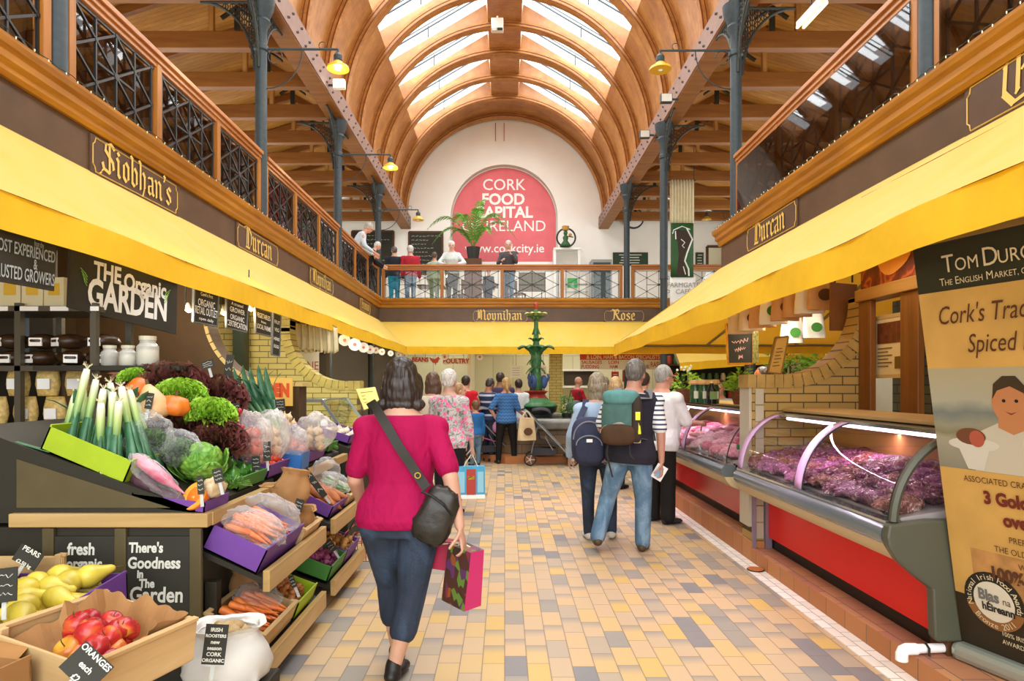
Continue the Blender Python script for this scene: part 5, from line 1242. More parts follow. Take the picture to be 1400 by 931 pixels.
b.build('green_sprig', mat('sprig_green', '#7fae3a', .6), t)
hsign('growers_sign', 'charcoal sign about experienced and trusted growers at the near end of the awning', (-14, 305), (78, 332), (74, 398), (-16, 382), 3.2, 3.75, [('from the', .2, .36, .14, .15), ('MOST EXPERIENCED', 0.0, .17, .27, .94), ('&', .15, -.06, .24, .06), ('TRUSTED GROWERS', 0.0, -.3, .29, .94)], bold=.03, tm=TGREY)
hsign('retail_outlet_sign', 'small chalk sign reading Organic Retail Outlet, next to the largest charcoal sign', (266, 393), (299, 403), (297, 446), (265, 440), 5.5, 5.72, [("Cork's first", .0, .36, .12, .5), ('ORGANIC', 0, .1, .24, .7), ('RETAIL OUTLET', 0, -.14, .26, .92), ('open daily', 0, -.36, .1, .6)], bold=.03, frame=mat('grey_sign_edge', '#6d6d66', .6))
hsign('certification_sign', 'small chalk sign reading Organic Certification, middle of the hanging chalk signs', (310, 407), (339, 417), (337, 454), (310, 448), 6.2, 6.4, [('A trusted', 0, .36, .12, .55), ('GROWER', 0, .15, .2, .7), ('ORGANIC', 0, -.1, .2, .66), ('CERTIFICATION', 0, -.33, .22, .94)], bold=.03, frame=MATS['grey_sign_edge'])
hsign('chalk_banner_sign', 'small chalk sign with ribbon lettering, third of the hanging chalk signs', (349, 420), (371, 428), (370, 460), (350, 455), 6.9, 7.1, [('VEGETABLES', 0, .22, .22, .86), ('from', 0, 0, .12, .3), ('LOCAL FARMS', 0, -.22, .22, .86)], bold=.03, frame=MATS['grey_sign_edge'])
hsign('chalk_strip_sign', 'narrow upright chalk strip, last of the hanging chalk signs', (374, 428), (384, 432), (382, 487), (372, 485), 7.3, 7.4, [('FRUIT', 0, .3, .1, .75), ('VEG', 0, .12, .1, .6), ('HERBS', 0, -.1, .09, .75), ('EGGS', 0, -.28, .09, .65)], bold=.03, frame=MATS['grey_sign_edge'])
q = [P(330, 515, 5.8), P(400, 517, 5.8), P(400, 555, 5.8), P(330, 556, 5.8)]
t, ctr, ux, uz, nn = board('garden_poster', 'yellow poster with orange capital lettering fixed to the low wall', 'poster', *q, .01, mat('poster_yellow', '#e0b455', .6))
text('lettering', 'GARDEN', ctr+uz*.05+ux*-.04, ux, uz, .15, mat('poster_orange', '#d4501c', .6), t, bold=.012, sx=.72); text('lettering', 'organic', ctr+uz*-.34+ux*.2, ux, uz, .05, mat('poster_brown', '#a5763a', .6), t)
# stall spot lamps
def spot(px, py, Y, label):
    p = P(px, py, Y); t = thing('clip_spot_lamp', label, 'lamp', p, group='spot lamps in the organic stall'); b = MB(); b.tube([p, p+Vector((-.03, .0, .06)), p+Vector((-.02, 0, .42))], .006, 5); b.build('stem', IRON_D, t)
    b = MB(); b.lathe([(.03, 0), (.02, .05), (.01, .07)], p, 10, (-.3, .3, 1)); b.build('lamp_shade', GREYW, t); b = MB(); b.ball(p, .022, 8, 6); b.build('bulb', LAMPW, t); point('spot_light', p+Vector((.0, -.05, -.05)), 5)
spot(258, 424, 5.55, 'lit clip spot lamp directly beside the retail outlet sign'); spot(306, 428, 6.25, 'lit clip spot lamp between two small chalk signs'); spot(343, 423, 6.9, 'lit clip spot lamp beside the dark green post')

# ---------------------------------------------------------------- the produce stand
def stand(label, y0, y1, front, tiers=True):
    t = thing('produce_stand', label, 'stand', (-1.9, (y0+y1)/2, 0), group='black and wood produce stands')
    def bx(nm, m, *q, bev=.004): b = MB(); b.box(*q); return b.build(nm, m, t, bevel=bev)
    if front: bx('front_rim', RIMWX, -2.38, -1.425, y0, y0+.05, .845, .91)
    bx('side_rim', RIMW, -1.47, -1.42, y0+(.05 if front else 0), y1, .845, .91)
    bx('carcass', DKB, -2.6, -1.5, y0+.03, y1, .02, .84)
    b = MB(); ya, yb_ = y0+.035, y1; b.hexa([(-2.6, ya, .86), (-1.50, ya, .86), (-1.50, yb_, .86), (-2.6, yb_, .86), (-2.6, ya, 1.33), (-1.50, ya, .925), (-1.50, yb_, .925), (-2.6, yb_, 1.33)]); b.build('sloped_deck', DKB, t)
    if front:
        b = MB(); b.prism([(-2.36, .935), (-1.62, .935), (-2.36, 1.17)], (0, y0+.033, 0), (1, 0, 0), (0, 0, 1), .006); b.build('cheek_panel', OLIVE, t)
        for x in (-2.195, -1.848, -1.487): bx('stile', OLIVE, x-.028, x+.028, y0+.005, y0+.03, .02, .84)
        for x0, x1 in ((-2.167, -1.876), (-1.82, -1.515)): bx('chalk_panel', CHALK, x0, x1, y0+.012, y0+.03, .05, .80)
        def w_(s_, px, py, sz): p = P(px, py, y0); text('chalk_lettering', s_, (p.x, y0+.012, p.z), PX_, PZ_, sz*3.12/F*1.35, CHALKW, t, bold=.0025, shear=.06, sx=.82, lift=.003)
        w_('fresh', 109, 752, 17); w_('organic', 113, 772, 15); w_("There's", 198, 750, 14); w_('Goodness', 209, 771, 16); w_('in', 190, 786, 11); w_('The', 199, 799, 12); w_('Garden', 212, 815, 22)
    if tiers:
        for z, h in ((.56, .16), (.14, .12)):
            b = MB(); b.hexa([(-1.52, y0+.1, z+h-.03), (-1.19, y0+.1, z-.02), (-1.19, y1, z-.02), (-1.52, y1, z+h-.03), (-1.52, y0+.1, z+h), (-1.19, y0+.1, z+.01), (-1.19, y1, z+.01), (-1.52, y1, z+h)]); b.build('tier_shelf', DKB, t)
            bx('tier_edge', RIMW, -1.19, -1.155, y0+.08, y1, z-.05, z+.055)
        for y in (y0+.14, y1-.06): bx('leg', DKB, -1.49, -1.43, y-.03, y+.03, 0, .55)
    return t
stand('nearest produce stand with chalk lettered front and wooden rim', 3.12, 4.22, True)
stand('middle produce stand with onion boxes on its lower tier', 4.36, 5.40, False)
stand('farthest produce stand beside the glass counter', 5.52, 5.89, False, False)
# stand C continues past the scooped wall
stand('short produce stand beyond the scooped wall', 6.2, 7.3, False, False)

# ---------------------------------------------------------------- boxes and crates
def R3(loc, yaw=0, pitch=0, roll=0): return Matrix.Translation(loc) @ Matrix.Rotation(yaw, 4, 'Z') @ Matrix.Rotation(pitch, 4, 'X') @ Matrix.Rotation(roll, 4, 'Y')
def tray(name, label, M0, L, Wd, Hh, m, cat='box', th=.008, group='produce boxes'):
    e = M0.to_euler(); t = thing(name, label, cat, M0.translation, rot=e, group=group)
    for nm, q in (('box_bottom', (-L/2, L/2, -Wd/2, Wd/2, 0, th)), ('box_side', (-L/2, L/2, -Wd/2, -Wd/2+th, 0, Hh)), ('box_side', (-L/2, L/2, Wd/2-th, Wd/2, 0, Hh)), ('box_end', (-L/2, -L/2+th, -Wd/2, Wd/2, 0, Hh*1.1)), ('box_end', (L/2-th, L/2, -Wd/2, Wd/2, 0, Hh*1.1))):
        b = MB(); b.M = M0; b.box(*q); b.build(nm, m, t)
    return t
def crate(label, M0, L, Wd, Hh, nsl=2, group='wooden crates'):
    t = thing('wooden_crate', label, 'crate', M0.translation, rot=M0.to_euler(), group=group)
    def bx(nm, m, *q): b = MB(); b.M = M0; b.box(*q); b.build(nm, m, t, bevel=.002)
    bx('crate_bottom', CRATEW, -L/2, L/2, -Wd/2, Wd/2, 0, .008); sh = Hh/nsl
    for k in range(nsl):
        z0, z1 = sh*k+.006, sh*(k+1)-.008
        for s in (-1, 1): bx('side_slat', CRATEW, -L/2, L/2, s*Wd/2-.005, s*Wd/2+.005, z0, z1); bx('end_slat', CRATEW2, s*L/2-.005, s*L/2+.005, -Wd/2, Wd/2, z0, z1)
    for sx in (-1, 1):
        for sy in (-1, 1): bx('corner_post', CRATEW, sx*(L/2-.018)-.013, sx*(L/2-.018)+.013, sy*(Wd/2-.018)-.013, sy*(Wd/2-.018)+.013, 0, Hh+.006)
        bx('top_rail', CRATEW2, sx*L/2-.012, sx*L/2+.012, -Wd/2, Wd/2, Hh-.006, Hh+.008)
    return t
# ---- vegetables
def two_tone(name, a, b_, c=None, sc=5.0, rough=.35, lo=.35, hi=.65, spec=.5):
    k = NT(name); nz = k.n('ShaderNodeTexNoise', i_Scale=sc, i_Detail=4.0, i_Distortion=.6)
    oi = k.n('ShaderNodeObjectInfo'); cb = k.n('ShaderNodeVectorMath'); cb.operation = 'ADD'; k.l(k.coord(), cb.inputs[0]); sc_ = k.n('ShaderNodeVectorMath'); sc_.operation = 'SCALE'; k.l(oi.outputs['Location'], sc_.inputs[0]); sc_.inputs['Scale'].default_value = 3.0; k.l(sc_.outputs[0], cb.inputs[1]); k.l(cb.outputs[0], nz.inputs[0])
    st = [(lo, a), (hi, b_)]+([(min(hi+.12, .98), c)] if c else []); k.l(k.ramp(nz.outputs[0], st), k.b.inputs['Base Color']); k.b.inputs['Roughness'].default_value = rough; k.b.inputs['Specular IOR Level'].default_value = spec; return k.m
APPLE = two_tone('red_apple_skin', '#d8a83a', '#c0302a', '#941a28', 5, .25, .3, .48); PEARM = two_tone('yellow_pear_skin', '#b9a53a', '#dcc84a', '#cfc05a', 7, .35); STEMB = mat('stem_brown', '#5c4524', .8)
CARR = two_tone('carrot_orange', '#d2641c', '#e8853c', None, 14, .5); ONI = two_tone('brown_onion_skin', '#b07a34', '#cf9c52', None, 9, .4); REDO = two_tone('red_onion_skin', '#6d1f44', '#a04a78', None, 9, .3)
SWP = two_tone('sweet_potato_skin', '#a0562c', '#c27a48', None, 9, .6); SHAL = two_tone('shallot_skin', '#b0642a', '#d28d4e', None, 10, .4); TOM = two_tone('tomato_red', '#c83a20', '#e05a3a', None, 6, .2)
PEPG = two_tone('green_pepper_skin', '#2f6b1e', '#4f8a2c', None, 6, .2); PINKV = two_tone('pink_parsnip_skin', '#b8365a', '#e0a0b0', None, 8, .4); DARKV = two_tone('purple_root_skin', '#3a2530', '#5a3a46', None, 8, .5); MUSH = two_tone('beige_mushroom', '#cfa878', '#e6cfa8', None, 10, .6)
BEET = two_tone('dark_beet', '#2a1420', '#4a2436', None, 8, .4); GARL = two_tone('white_garlic', '#d8cbb0', '#eee6d4', None, 10, .6)
def apple():
    t = thing('apple', None, None); b = MB(); b.lathe([(.006, .012), (.018, .004), (.028, .004), (.036, .018), (.041, .04), (.037, .06), (.026, .071), (.014, .07), (.004, .062)], (0, 0, 0), 18); b.build('fruit', APPLE, t, smooth=True); b = MB(); b.tube([(0, 0, .06), (.003, 0, .078), (.008, 0, .085)], .0018, 5); b.build('stem', STEMB, t); return t
def pear():
    t = thing('pear', None, None); b = MB(); b.lathe([(.006, .004), (.022, .001), (.035, .012), (.042, .032), (.041, .05), (.034, .068), (.025, .086), (.019, .104), (.015, .118), (.008, .127), (.003, .128)], (0, 0, 0), 18); b.build('fruit', PEARM, t, smooth=True); b = MB(); b.tube([(0, 0, .12), (.003, 0, .14), (.012, 0, .156)], .002, 5); b.build('stem', STEMB, t); return t
def lathe_thing(nm, prof, m, n=12, axis=(0, 0, 1), bend=0, fn=0):
    b = MB(); b.lathe(prof, (0, 0, 0), n, axis)
    if bend: b.v = [(x, y+bend*x*x, z) for x, y, z in b.v]
    if fn: b.v = [tuple(Vector(v)*(1+fn*noise.noise(Vector(v)*14+Vector((fn*90, 0, 0))))) for v in b.v]
    return b.build(nm, m, smooth=True, loc=(0, 0, 0))
def carrot(bd): return lathe_thing('carrot', [(.003, -.09), (.017, -.085), (.019, -.07), (.016, -.02), (.011, .03), (.005, .07), (.001, .09)], CARR, 10, (1, 0, 0), bd)
def bulb(nm, m, r): return lathe_thing(nm, [(r*.15, 0), (r*.7, r*.12), (r, r*.7), (r*.85, r*1.25), (r*.3, r*1.65), (r*.1, r*1.95), (r*.12, r*2.2)], m, 12)
def heap(src, n, M0, L, Wd, z0, layers, label, cat, group, rn, tilt=.3, sc=(.85, 1.15), lie=False, dome=.0):
    """n copies of src in layers over an L x Wd rectangle in the frame M0"""
    per = max(1, n//layers); k = 0
    cols = max(1, int(round(sqrt(per*L/Wd)))); rows = max(1, -(-per//cols))
    n = cols*rows*layers
    for ly in range(layers):
        f = 1-.22*ly
        for i in range(cols):
            for j in range(rows):
                if k >= n: return
                x = (-.5+(i+.5)/cols)*L*f+rn.uniform(-.1, .1)*L/cols; y = (-.5+(j+.5)/rows)*Wd*f+rn.uniform(-.1, .1)*Wd/rows
                p = M0 @ Vector((x, y, z0[0]+z0[1]*ly+dome*(1-(2*x/L)**2)))
                if lie == 'x': e = Euler((rn.uniform(0, 6), rn.uniform(-.15, .15), rn.uniform(-.35, .35))).to_matrix().to_4x4()
                elif lie: e = Euler((pi/2+rn.uniform(-.25, .25), rn.uniform(0, 6), rn.uniform(0, 6.3))).to_matrix().to_4x4()
                else: e = Euler((rn.uniform(-tilt, tilt), rn.uniform(-tilt, tilt), rn.uniform(0, 6.3))).to_matrix().to_4x4()
                rot = (M0.to_3x3().to_4x4() @ e).to_euler(); s_ = rn.uniform(*sc)
                if k == 0: src.location = p; src.rotation_euler = rot; src.scale = (s_,)*3; tag(src, label, cat, group)
                elif src.type == 'EMPTY': dup(src, p, rot, label, group, s_)
                else: place(src, p, rot, label, cat, group, s_)
                k += 1
def film_bag(name, label, M0, r, m=FILM, seed=0, tie=None, cat='bag', amp=.2, group=None):
    o = Vector((seed*3.1, 0, 0)); b = MB(); b.M = M0
    b.ball((0, 0, 0), r, 26, 18, fn=lambda d: 1+amp*noise.noise(d*2.2+o)+amp*.55*noise.noise(d*6+o)+amp*.25*noise.noise(d*15+o))
    ob = b.build(name, m, smooth=True); tag(ob, label, cat, group); return ob
def paper_bag(label, M0, w, h, m=PAPERB, seed=0, d=None):
    o = Vector((seed*2.3, 5, 0)); b = MB(); b.M = M0; d = d or w*.6
    def ring(u, k):
        pts = []
        for i in range(28):
            a = 2*pi*i/28; n_ = noise.noise(Vector((cos(a)*1.5, sin(a)*1.5, u*3))+o)
            pts.append((w/2*k*cos(a)*(1+.22*n_), d/2*k*sin(a)*(1+.3*n_), h*u+.03*h*noise.noise(Vector((cos(a)*3, sin(a)*3, 9))+o)*(u > .8)))
        return pts
    b.loft([ring(u, k) for u, k in ((0, .8), (.08, .95), (.3, 1.05), (.55, 1.0), (.75, .85), (.88, .75), (1, .95), (.97, .8), (.7, .7), (.5, .6))]); ob = b.build('paper_bag', m, smooth=True, auto=50); tag(ob, label, 'bag'); return ob
def tag_board(label, px, py, Y, w=.07, h=.1, yaw=0., tilt=.0, roll=0., lines=(), M0=None):
    """small black price card on a clear clip"""
    p = P(px, py, Y); M0 = M0 or (Matrix.Translation(p) @ Euler((tilt, roll, yaw)).to_matrix().to_4x4()); t = thing('price_card', label, 'price card', M0.translation, rot=M0.to_euler(), group='black price cards')
    b = MB(); b.M = M0; b.box(-w/2, w/2, 0, .004, -h/2, h/2); b.build('card', CHALK, t)
    ux = (M0.to_3x3() @ Vector((1, 0, 0))); uz = (M0.to_3x3() @ Vector((0, 0, 1)))
    if lines:
        for i, s_ in enumerate(lines):
            sz = min(h*.8/len(lines), w*1.5/max(3, len(s_))); text('lettering', s_, M0 @ Vector((0, 0, h*(.36-.76*(i+.0)/max(1, len(lines)-1 or 1)))), ux, uz, sz, CHALKW, t, bold=.0006, lift=.001)
    else:
        b = MB(); b.M = M0; rr = random.Random(px)
        for i in range(3): b.tube([(-w*.36+w*.7*j/8, -.001, h*(.25-.25*i)+rr.uniform(-.01, .01)*h*6) for j in range(9)], .0016, 3)
        b.build('chalk_writing', CHALKW, t)
    b = MB(); b.M = M0; b.box(-.008, .008, .004, .007, -h/2-.06, -h*.1); b.build('clip', mat('clear_clip', '#d5dad8', .2, alpha=.5), t)
    return t
rn = random.Random(21)
# --- leeks in the lime box
Mg = R3((-2.06, 3.30, 1.13), 0, 0, .40)
tray('lime_green_box', 'lime green box of leeks at the near top of the stand', Mg, .44, .26, .12, LIME)
k = NT('leek_skin'); sp_ = k.n('ShaderNodeSeparateXYZ'); k.l(k.coord(), sp_.inputs[0]); nz = k.n('ShaderNodeTexNoise', i_Scale=1.0, i_Detail=3.0); k.l(k.coord('Object', (90, 90, 4)), nz.inputs[0])
k.l(k.ramp(k.math('ADD', sp_.outputs[2], k.math('MULTIPLY', nz.outputs[0], .06)), [(.08, '#2f5a3c'), (.27, '#5f8f4a'), (.38, '#b8cc80'), (.49, '#eceadb')]), k.b.inputs['Base Color']); k.b.inputs['Roughness'].default_value = .35; LEEK = k.m
LEEKL = two_tone('leek_leaf_green', '#2f5f3a', '#4f8060', None, 8, .4)
def leek(LV):
    t = thing('leek', None, None); b = MB(); b.tube([(0, 0, 0), (.003, 0, .12), (0, .003, .28), (0, 0, .42), (0, 0, .455)], [.024, .021, .018, .019, .014], 12); b.build('shank', LEEK, t, smooth=True)
    b = MB(); rr = random.Random(1)
    for i in range(16): a = rr.uniform(0, 6.3); b.tube([(0, 0, .45), (.01*cos(a), .01*sin(a), .468), (.022*cos(a), .022*sin(a), .472+.015*rr.random())], .0012, 3)
    b.build('root', mat('leek_root', '#d8cfa8', .8), t)
    for i in range(4):
        a = i*pi/2+.4; d = Vector((cos(a), sin(a), 0)); s_ = Vector((-sin(a), cos(a), 0)); b = MB()
        L_ = LV
        b.strip([d*r+s_*w+Vector((0, 0, z)) for r, z, w in L_], [d*r-s_*w+Vector((0, 0, z)) for r, z, w in L_]); b.build('leaf', LEEKL, t, smooth=True, solid=.002)
    return t
lk = leek([(.017, .26, .012), (.024, .16, .02), (.034, .07, .024), (.042, .0, .02)]); lk2 = leek([(.0, .06, .022), (.02, -.06, .026), (.05, -.16, .024), (.10, -.24, .014), (.14, -.27, .002)]); first = True
for (tx, ty, bx_, by_, Y0, Y1) in ((120, 500, 86, 650, 3.35, 3.26), (142, 528, 126, 655, 3.30, 3.24), (155, 532, 146, 655, 3.26, 3.22), (165, 525, 190, 650, 3.28, 3.24), (176, 530, 205, 655, 3.34, 3.28), (132, 515, 108, 650, 3.4, 3.3), (150, 520, 168, 650, 3.42, 3.34), (105, 535, 76, 640, 3.42, 3.32), (186, 545, 212, 650, 3.42, 3.34), (112, 520, 118, 650, 3.45, 3.36), (163, 545, 156, 662, 3.2, 3.2), (138, 548, 138, 662, 3.2, 3.2)):
    a, e = P(bx_, by_-8, Y1+.05), P(tx, ty, Y0+.03); d = (e-a); rot = d.to_track_quat('Z', 'Y').to_euler(); rot.rotate_axis('Z', rn.uniform(0, 6))
    s_ = d.length/.47
    if first: lk.location = a; lk.rotation_euler = rot; lk.scale = (1, 1, s_); tag(lk, 'leek standing root up in the lime green box', 'leek', 'leeks in the lime box'); first = False
    else: dup(lk, a, rot, 'leek standing root up in the lime green box', 'leeks in the lime box', (1, 1, s_))
# loose leek leaves on the deck corner
b = MB()
for i in range(5): a = P(70, 618, 3.18)+Vector((0, .02*i, .004*i)); b.bar(a, P(22+6*i, 604+4*i, 3.18+.03*i), .025, .004)
o = b.build('leek_greens', LEEKL); tag(o, 'cut leek greens lying on the corner of the black deck', 'leek greens')
# --- lettuces
def lettuce(name, label, p, r, inner, outer, seed, flat=.8, nl=34):
    k = NT(name+'_leaf'); ln = k.n('ShaderNodeVectorMath'); ln.operation = 'LENGTH'; k.l(k.coord(), ln.inputs[0]); nz = k.n('ShaderNodeTexNoise', i_Scale=26.0, i_Detail=3.0); k.l(k.coord(), nz.inputs[0])
    f = k.math('ADD', k.math('MULTIPLY', ln.outputs['Value'], 1/r), k.math('MULTIPLY', k.math('SUBTRACT', nz.outputs[0], .5), .5)); k.l(k.ramp(f, [(.55, inner), (.95, outer)]), k.b.inputs['Base Color']); k.b.inputs['Roughness'].default_value = .4
    rr = random.Random(seed); b = MB(); nf = 110
    for i in range(nf):
        z = 1-1.25*(i+.5)/nf; rad = sqrt(max(0, 1-z*z)); yaw = i*2.39996+rr.uniform(-.15, .15); d = Vector((rad*cos(yaw), rad*sin(yaw), z)); s_ = d.cross(Vector((0, 0, 1)) if abs(d.z) < .95 else Vector((1, 0, 0))).normalized(); u_ = s_.cross(d)
        tw = rr.uniform(-.6, .6); s2 = s_*cos(tw)+u_*sin(tw); u2 = u_*cos(tw)-s_*sin(tw); wv = rr.uniform(0, 6); w0 = r*rr.uniform(.34, .5); k0 = rr.uniform(.85, 1.1)
        def f_(a, c):
            v = (c-.5)*2; q = a*a
            o_ = d*r*(.45+.55*k0*a)+s2*(v*w0*(.3+.7*a))+u2*(.13*r*q*(sin(v*9+wv)+.55*sin(v*21+wv*2))+.16*r*a*(1-v*v))
            return Vector((o_.x, o_.y, o_.z*flat))
        b.grid(f_, 4, 14)
    ob = b.build('lettuce', k.m, smooth=True, loc=p); ob['category'] = 'lettuce'; ob['label'] = label; ob['group'] = 'frilly lettuces'; return ob
def LP(px, py, Y): return P(px, py, Y)
RI, RO, GI, GO = '#6a6430', '#74403c', '#9cc03c', '#a2d044'
def L_(nm, lb, px, py, Y, rpx, i_, o_, sd, fl=.8): 
    bpy_p = P(px, py, Y); 
    # MB.build with loc keeps mesh coordinates relative to the world: shift them
    ob = lettuce(nm, lb, Vector((0, 0, 0)), rpx*Y/F, i_, o_, sd, fl); ob.location = bpy_p; return ob
L_('red_lettuce', 'large dark red frilly lettuce at the top of the heap below the big jar', 232, 540, 4.15, 56, RI, RO, 1)
L_('red_lettuce', 'dark red lettuce behind the bright green pair, farthest from the leeks', 290, 550, 4.3, 46, RI, RO, 2)
L_('red_lettuce', 'dark red frilly lettuce between squash and savoy cabbage', 250, 588, 3.85, 46, RI, RO, 3)
L_('red_lettuce', 'dark red frilly lettuce at the foot of the heap above the savoy', 296, 608, 3.8, 40, RI, RO, 4)
L_('green_lettuce', 'bright green frilly lettuce beside the orange squash', 246, 545, 3.86, 34, GI, GO, 5)
L_('green_lettuce', 'bright green frilly lettuce at the aisle side of the heap', 288, 570, 3.78, 33, GI, GO, 6)
L_('green_lettuce', 'small bright green lettuce tucked behind the leeks and squash', 186, 520, 4.0, 22, GI, GO, 7)
# hidden riser under the lettuces
t = boxthing('stacked_riser', 'dark riser box carrying the lettuces', 'riser', -2.55, -1.72, 3.72, 4.2, 1.06, 1.24, DKB)
# --- savoy cabbage
def cabbage(label, p, r, seed=3):
    k = NT('savoy_leaf'); vo = k.n('ShaderNodeTexVoronoi', i_Scale=38.0); k.l(k.coord(), vo.inputs[0]); nz = k.n('ShaderNodeTexNoise', i_Scale=6.0); k.l(k.coord(), nz.inputs[0])
    k.l(k.mix(k.math('MULTIPLY', vo.outputs[0], 1.1), k.ramp(nz.outputs[0], [(.35, '#a8cc50'), (.65, '#6fa53a')]), '#4f8a2a'), k.b.inputs['Base Color']); k.b.inputs['Roughness'].default_value = .45; k.bump(vo.outputs[0], .8, .01)
    rr = random.Random(seed); t = thing('savoy_cabbage', label, 'cabbage', p); b = MB(); b.M = Matrix.Translation(p); b.ball((0, 0, 0), r*.72, 20, 14); b.build('heart', k.m, t, smooth=True)
    for i in range(9):
        yaw = i*2*pi/9+rr.uniform(-.2, .2); lay = i % 3; R_ = r*(.78+.12*lay); b = MB(); b.M = Matrix.Translation(p)
        def f_(a, c):
            v = (c-.5)*2; th = -1.2+a*(1.9-.35*lay); ph = yaw+v*.75*(sin(pi*min(.98, .15+a*.8))); rad = R_*(1+.05*sin(v*9+a*7)*a+(.22*a*a if lay else .05*a))
            return (rad*cos(th)*cos(ph), rad*cos(th)*sin(ph), rad*sin(th))
        b.grid(f_, 9, 12); b.build('outer_leaf', k.m, t, smooth=True, solid=.003)
    return t
cabbage('large savoy cabbage with crinkled green leaves', P(274, 628, 3.55), .135)
# --- squashes
def squash(label, p, prof, m, ax=(0, 0, 1), ribs=0, rd=0, nm='squash'):
    t = thing(nm, label, 'squash', p, group='squashes'); b = MB(); b.lathe(prof, p, 28, ax, ribs, rd); b.build('fruit', m, t, smooth=True)
    e = Vector(p)+Vector(ax).normalized()*prof[-1][1]; b = MB(); b.tube([e-Vector(ax).normalized()*.01, e+Vector(ax).normalized()*.03], [.01, .007], 6); b.build('stem', STEMB, t); return t
BUT = two_tone('butternut_beige', '#cf9a62', '#e0b582', None, 5, .4); ORS = two_tone('orange_squash_skin', '#c85a14', '#e07a24', None, 5, .4); YES = two_tone('yellow_squash_skin', '#c7a52a', '#e0c350', None, 5, .4)
squash('beige pear-shaped squash with a price card leaning on it', P(214, 575, 3.52), [(.02, 0), (.075, .02), (.09, .06), (.075, .11), (.04, .17), (.015, .2)], BUT, (-.25, 0, 1))
squash('round orange squash beside the beige one', P(236, 568, 3.58), [(.02, 0), (.06, .01), (.085, .05), (.06, .1), (.015, .11)], ORS, (.2, 0, 1), 8, .06)
squash('yellow squash next to the leeks', P(188, 575, 3.55), [(.02, 0), (.06, .015), (.075, .06), (.055, .11), (.015, .125)], YES, (0, 0, 1), 8, .04)
squash('orange squash wedge peeping above the yellow squash', P(188, 545, 3.65), [(.02, 0), (.06, .02), (.07, .06), (.03, .11), (.01, .12)], ORS, (.1, 0, 1))
# --- salad bags
film_bag('salad_bag', 'clear bag of green salad leaves beside the leeks', R3(P(205, 600, 3.42), .3, .2), (.12, .10, .14), FILM, 2); film_bag('salad_bag', 'clear bag of salad leaves resting against the dark lettuces', R3(P(243, 612, 3.5), -.3, .2), (.13, .10, .10), FILM, 3)
L_('bagged_salad', 'loose green salad inside the bag beside the leeks', 205, 605, 3.44, 24, '#8fae6a', '#4f7a3a', 8); L_('bagged_salad', 'loose green salad inside the bag by the dark lettuces', 240, 618, 3.5, 24, '#9ab878', '#5a8446', 9)
# --- purple tray at the rim with roots, half pumpkin and celeriac
Mp = R3((-1.635, 3.29, .925), 0, 0, .12); tray('purple_box', 'shallow purple box of roots and half pumpkin on the front rim', Mp, .36, .27, .055, PURPLE)
def root(nm, m, bd=0, s=1.0): return lathe_thing(nm, [(.004*s, -.02), (.02*s, 0), (.032*s, .03), (.036*s, .09), (.028*s, .16), (.014*s, .22), (.003*s, .27)], m, 12, (1, 0, 0), bd, .25)
for nm, m, lb, pa, pb, s_ in (('parsnip', PINKV, 'pink skinned root in clear film sloping down beside the leeks', (186, 625), (246, 676), 1.0), ('parsnip', PINKV, 'lower pink root at the front edge of the purple box', (190, 668), (238, 696), .8), ('purple_root', DARKV, 'dark purple root behind the pink root', (184, 652), (215, 674), 1.15), ('purple_root', DARKV, 'dark purple root lying in front of the half pumpkin', (205, 670), (262, 694), 1.1)):
    o = root(nm, m, .4, s_); a, e = P(*pa, 3.24), P(*pb, 3.16); d = e-a; o.location = a; o.rotation_euler = d.to_track_quat('X', 'Z').to_euler(); s2 = d.length/.27; o.scale = (s2, 1, 1); tag(o, lb, 'root vegetable', 'roots in the purple box')
film_bag('root_bag', 'clear plastic wrap over the pink root beside the leeks', R3(P(212, 652, 3.2), 0, 0, .75), (.17, .06, .055), FILM, 5)
t = thing('half_pumpkin', 'cut orange pumpkin half showing its hollow, in the purple box', 'pumpkin', P(267, 690, 3.19)); c = P(266, 678, 3.19)
ax = Vector((-.35, -.75, .5)).normalized(); b = MB(); b.lathe([(.02, -.06), (.05, -.05), (.07, -.02), (.074, 0), (.072, .004)], c, 24, ax); b.build('rind', ORS, t, smooth=True)
b = MB(); b.lathe([(.0725, .003), (.072, .006), (.045, .006), (.035, -.015), (.005, -.03)], c, 24, ax); b.build('flesh', mat('pumpkin_flesh', '#eca03a', .5), t, smooth=True, auto=30)
b = MB(); b.ball(c+ax*-.02, (.03, .03, .018), 10, 6); b.build('seed_core', mat('pumpkin_seed', '#cfa45a', .7, bump=1, vscale=50), t)
o = lump(77, (.055, .055, .05), two_tone('celeriac_skin', '#a8875a', '#d8c3a0', None, 16, .8), 'celeriac'); o.location = P(292, 676, 3.22); tag(o, 'knobbly celeriac at the aisle corner of the purple box', 'celeriac')
b = MB(); rr = random.Random(2)
for i in range(60): a = rr.uniform(0, 6.3); d = Vector((cos(a), sin(a), rr.uniform(.3, 1.6))).normalized(); o_ = P(316, 668, 3.3); b.tube([o_, o_+d*.05, o_+d*.1+Vector((.01*cos(a*3), 0, -.02))], .003, 3)
o = b.build('herb_bunch', mat('herb_green', '#4f7a26', .6, var=.4, vscale=30)); tag(o, 'bunch of green herbs beside the celeriac', 'herbs')
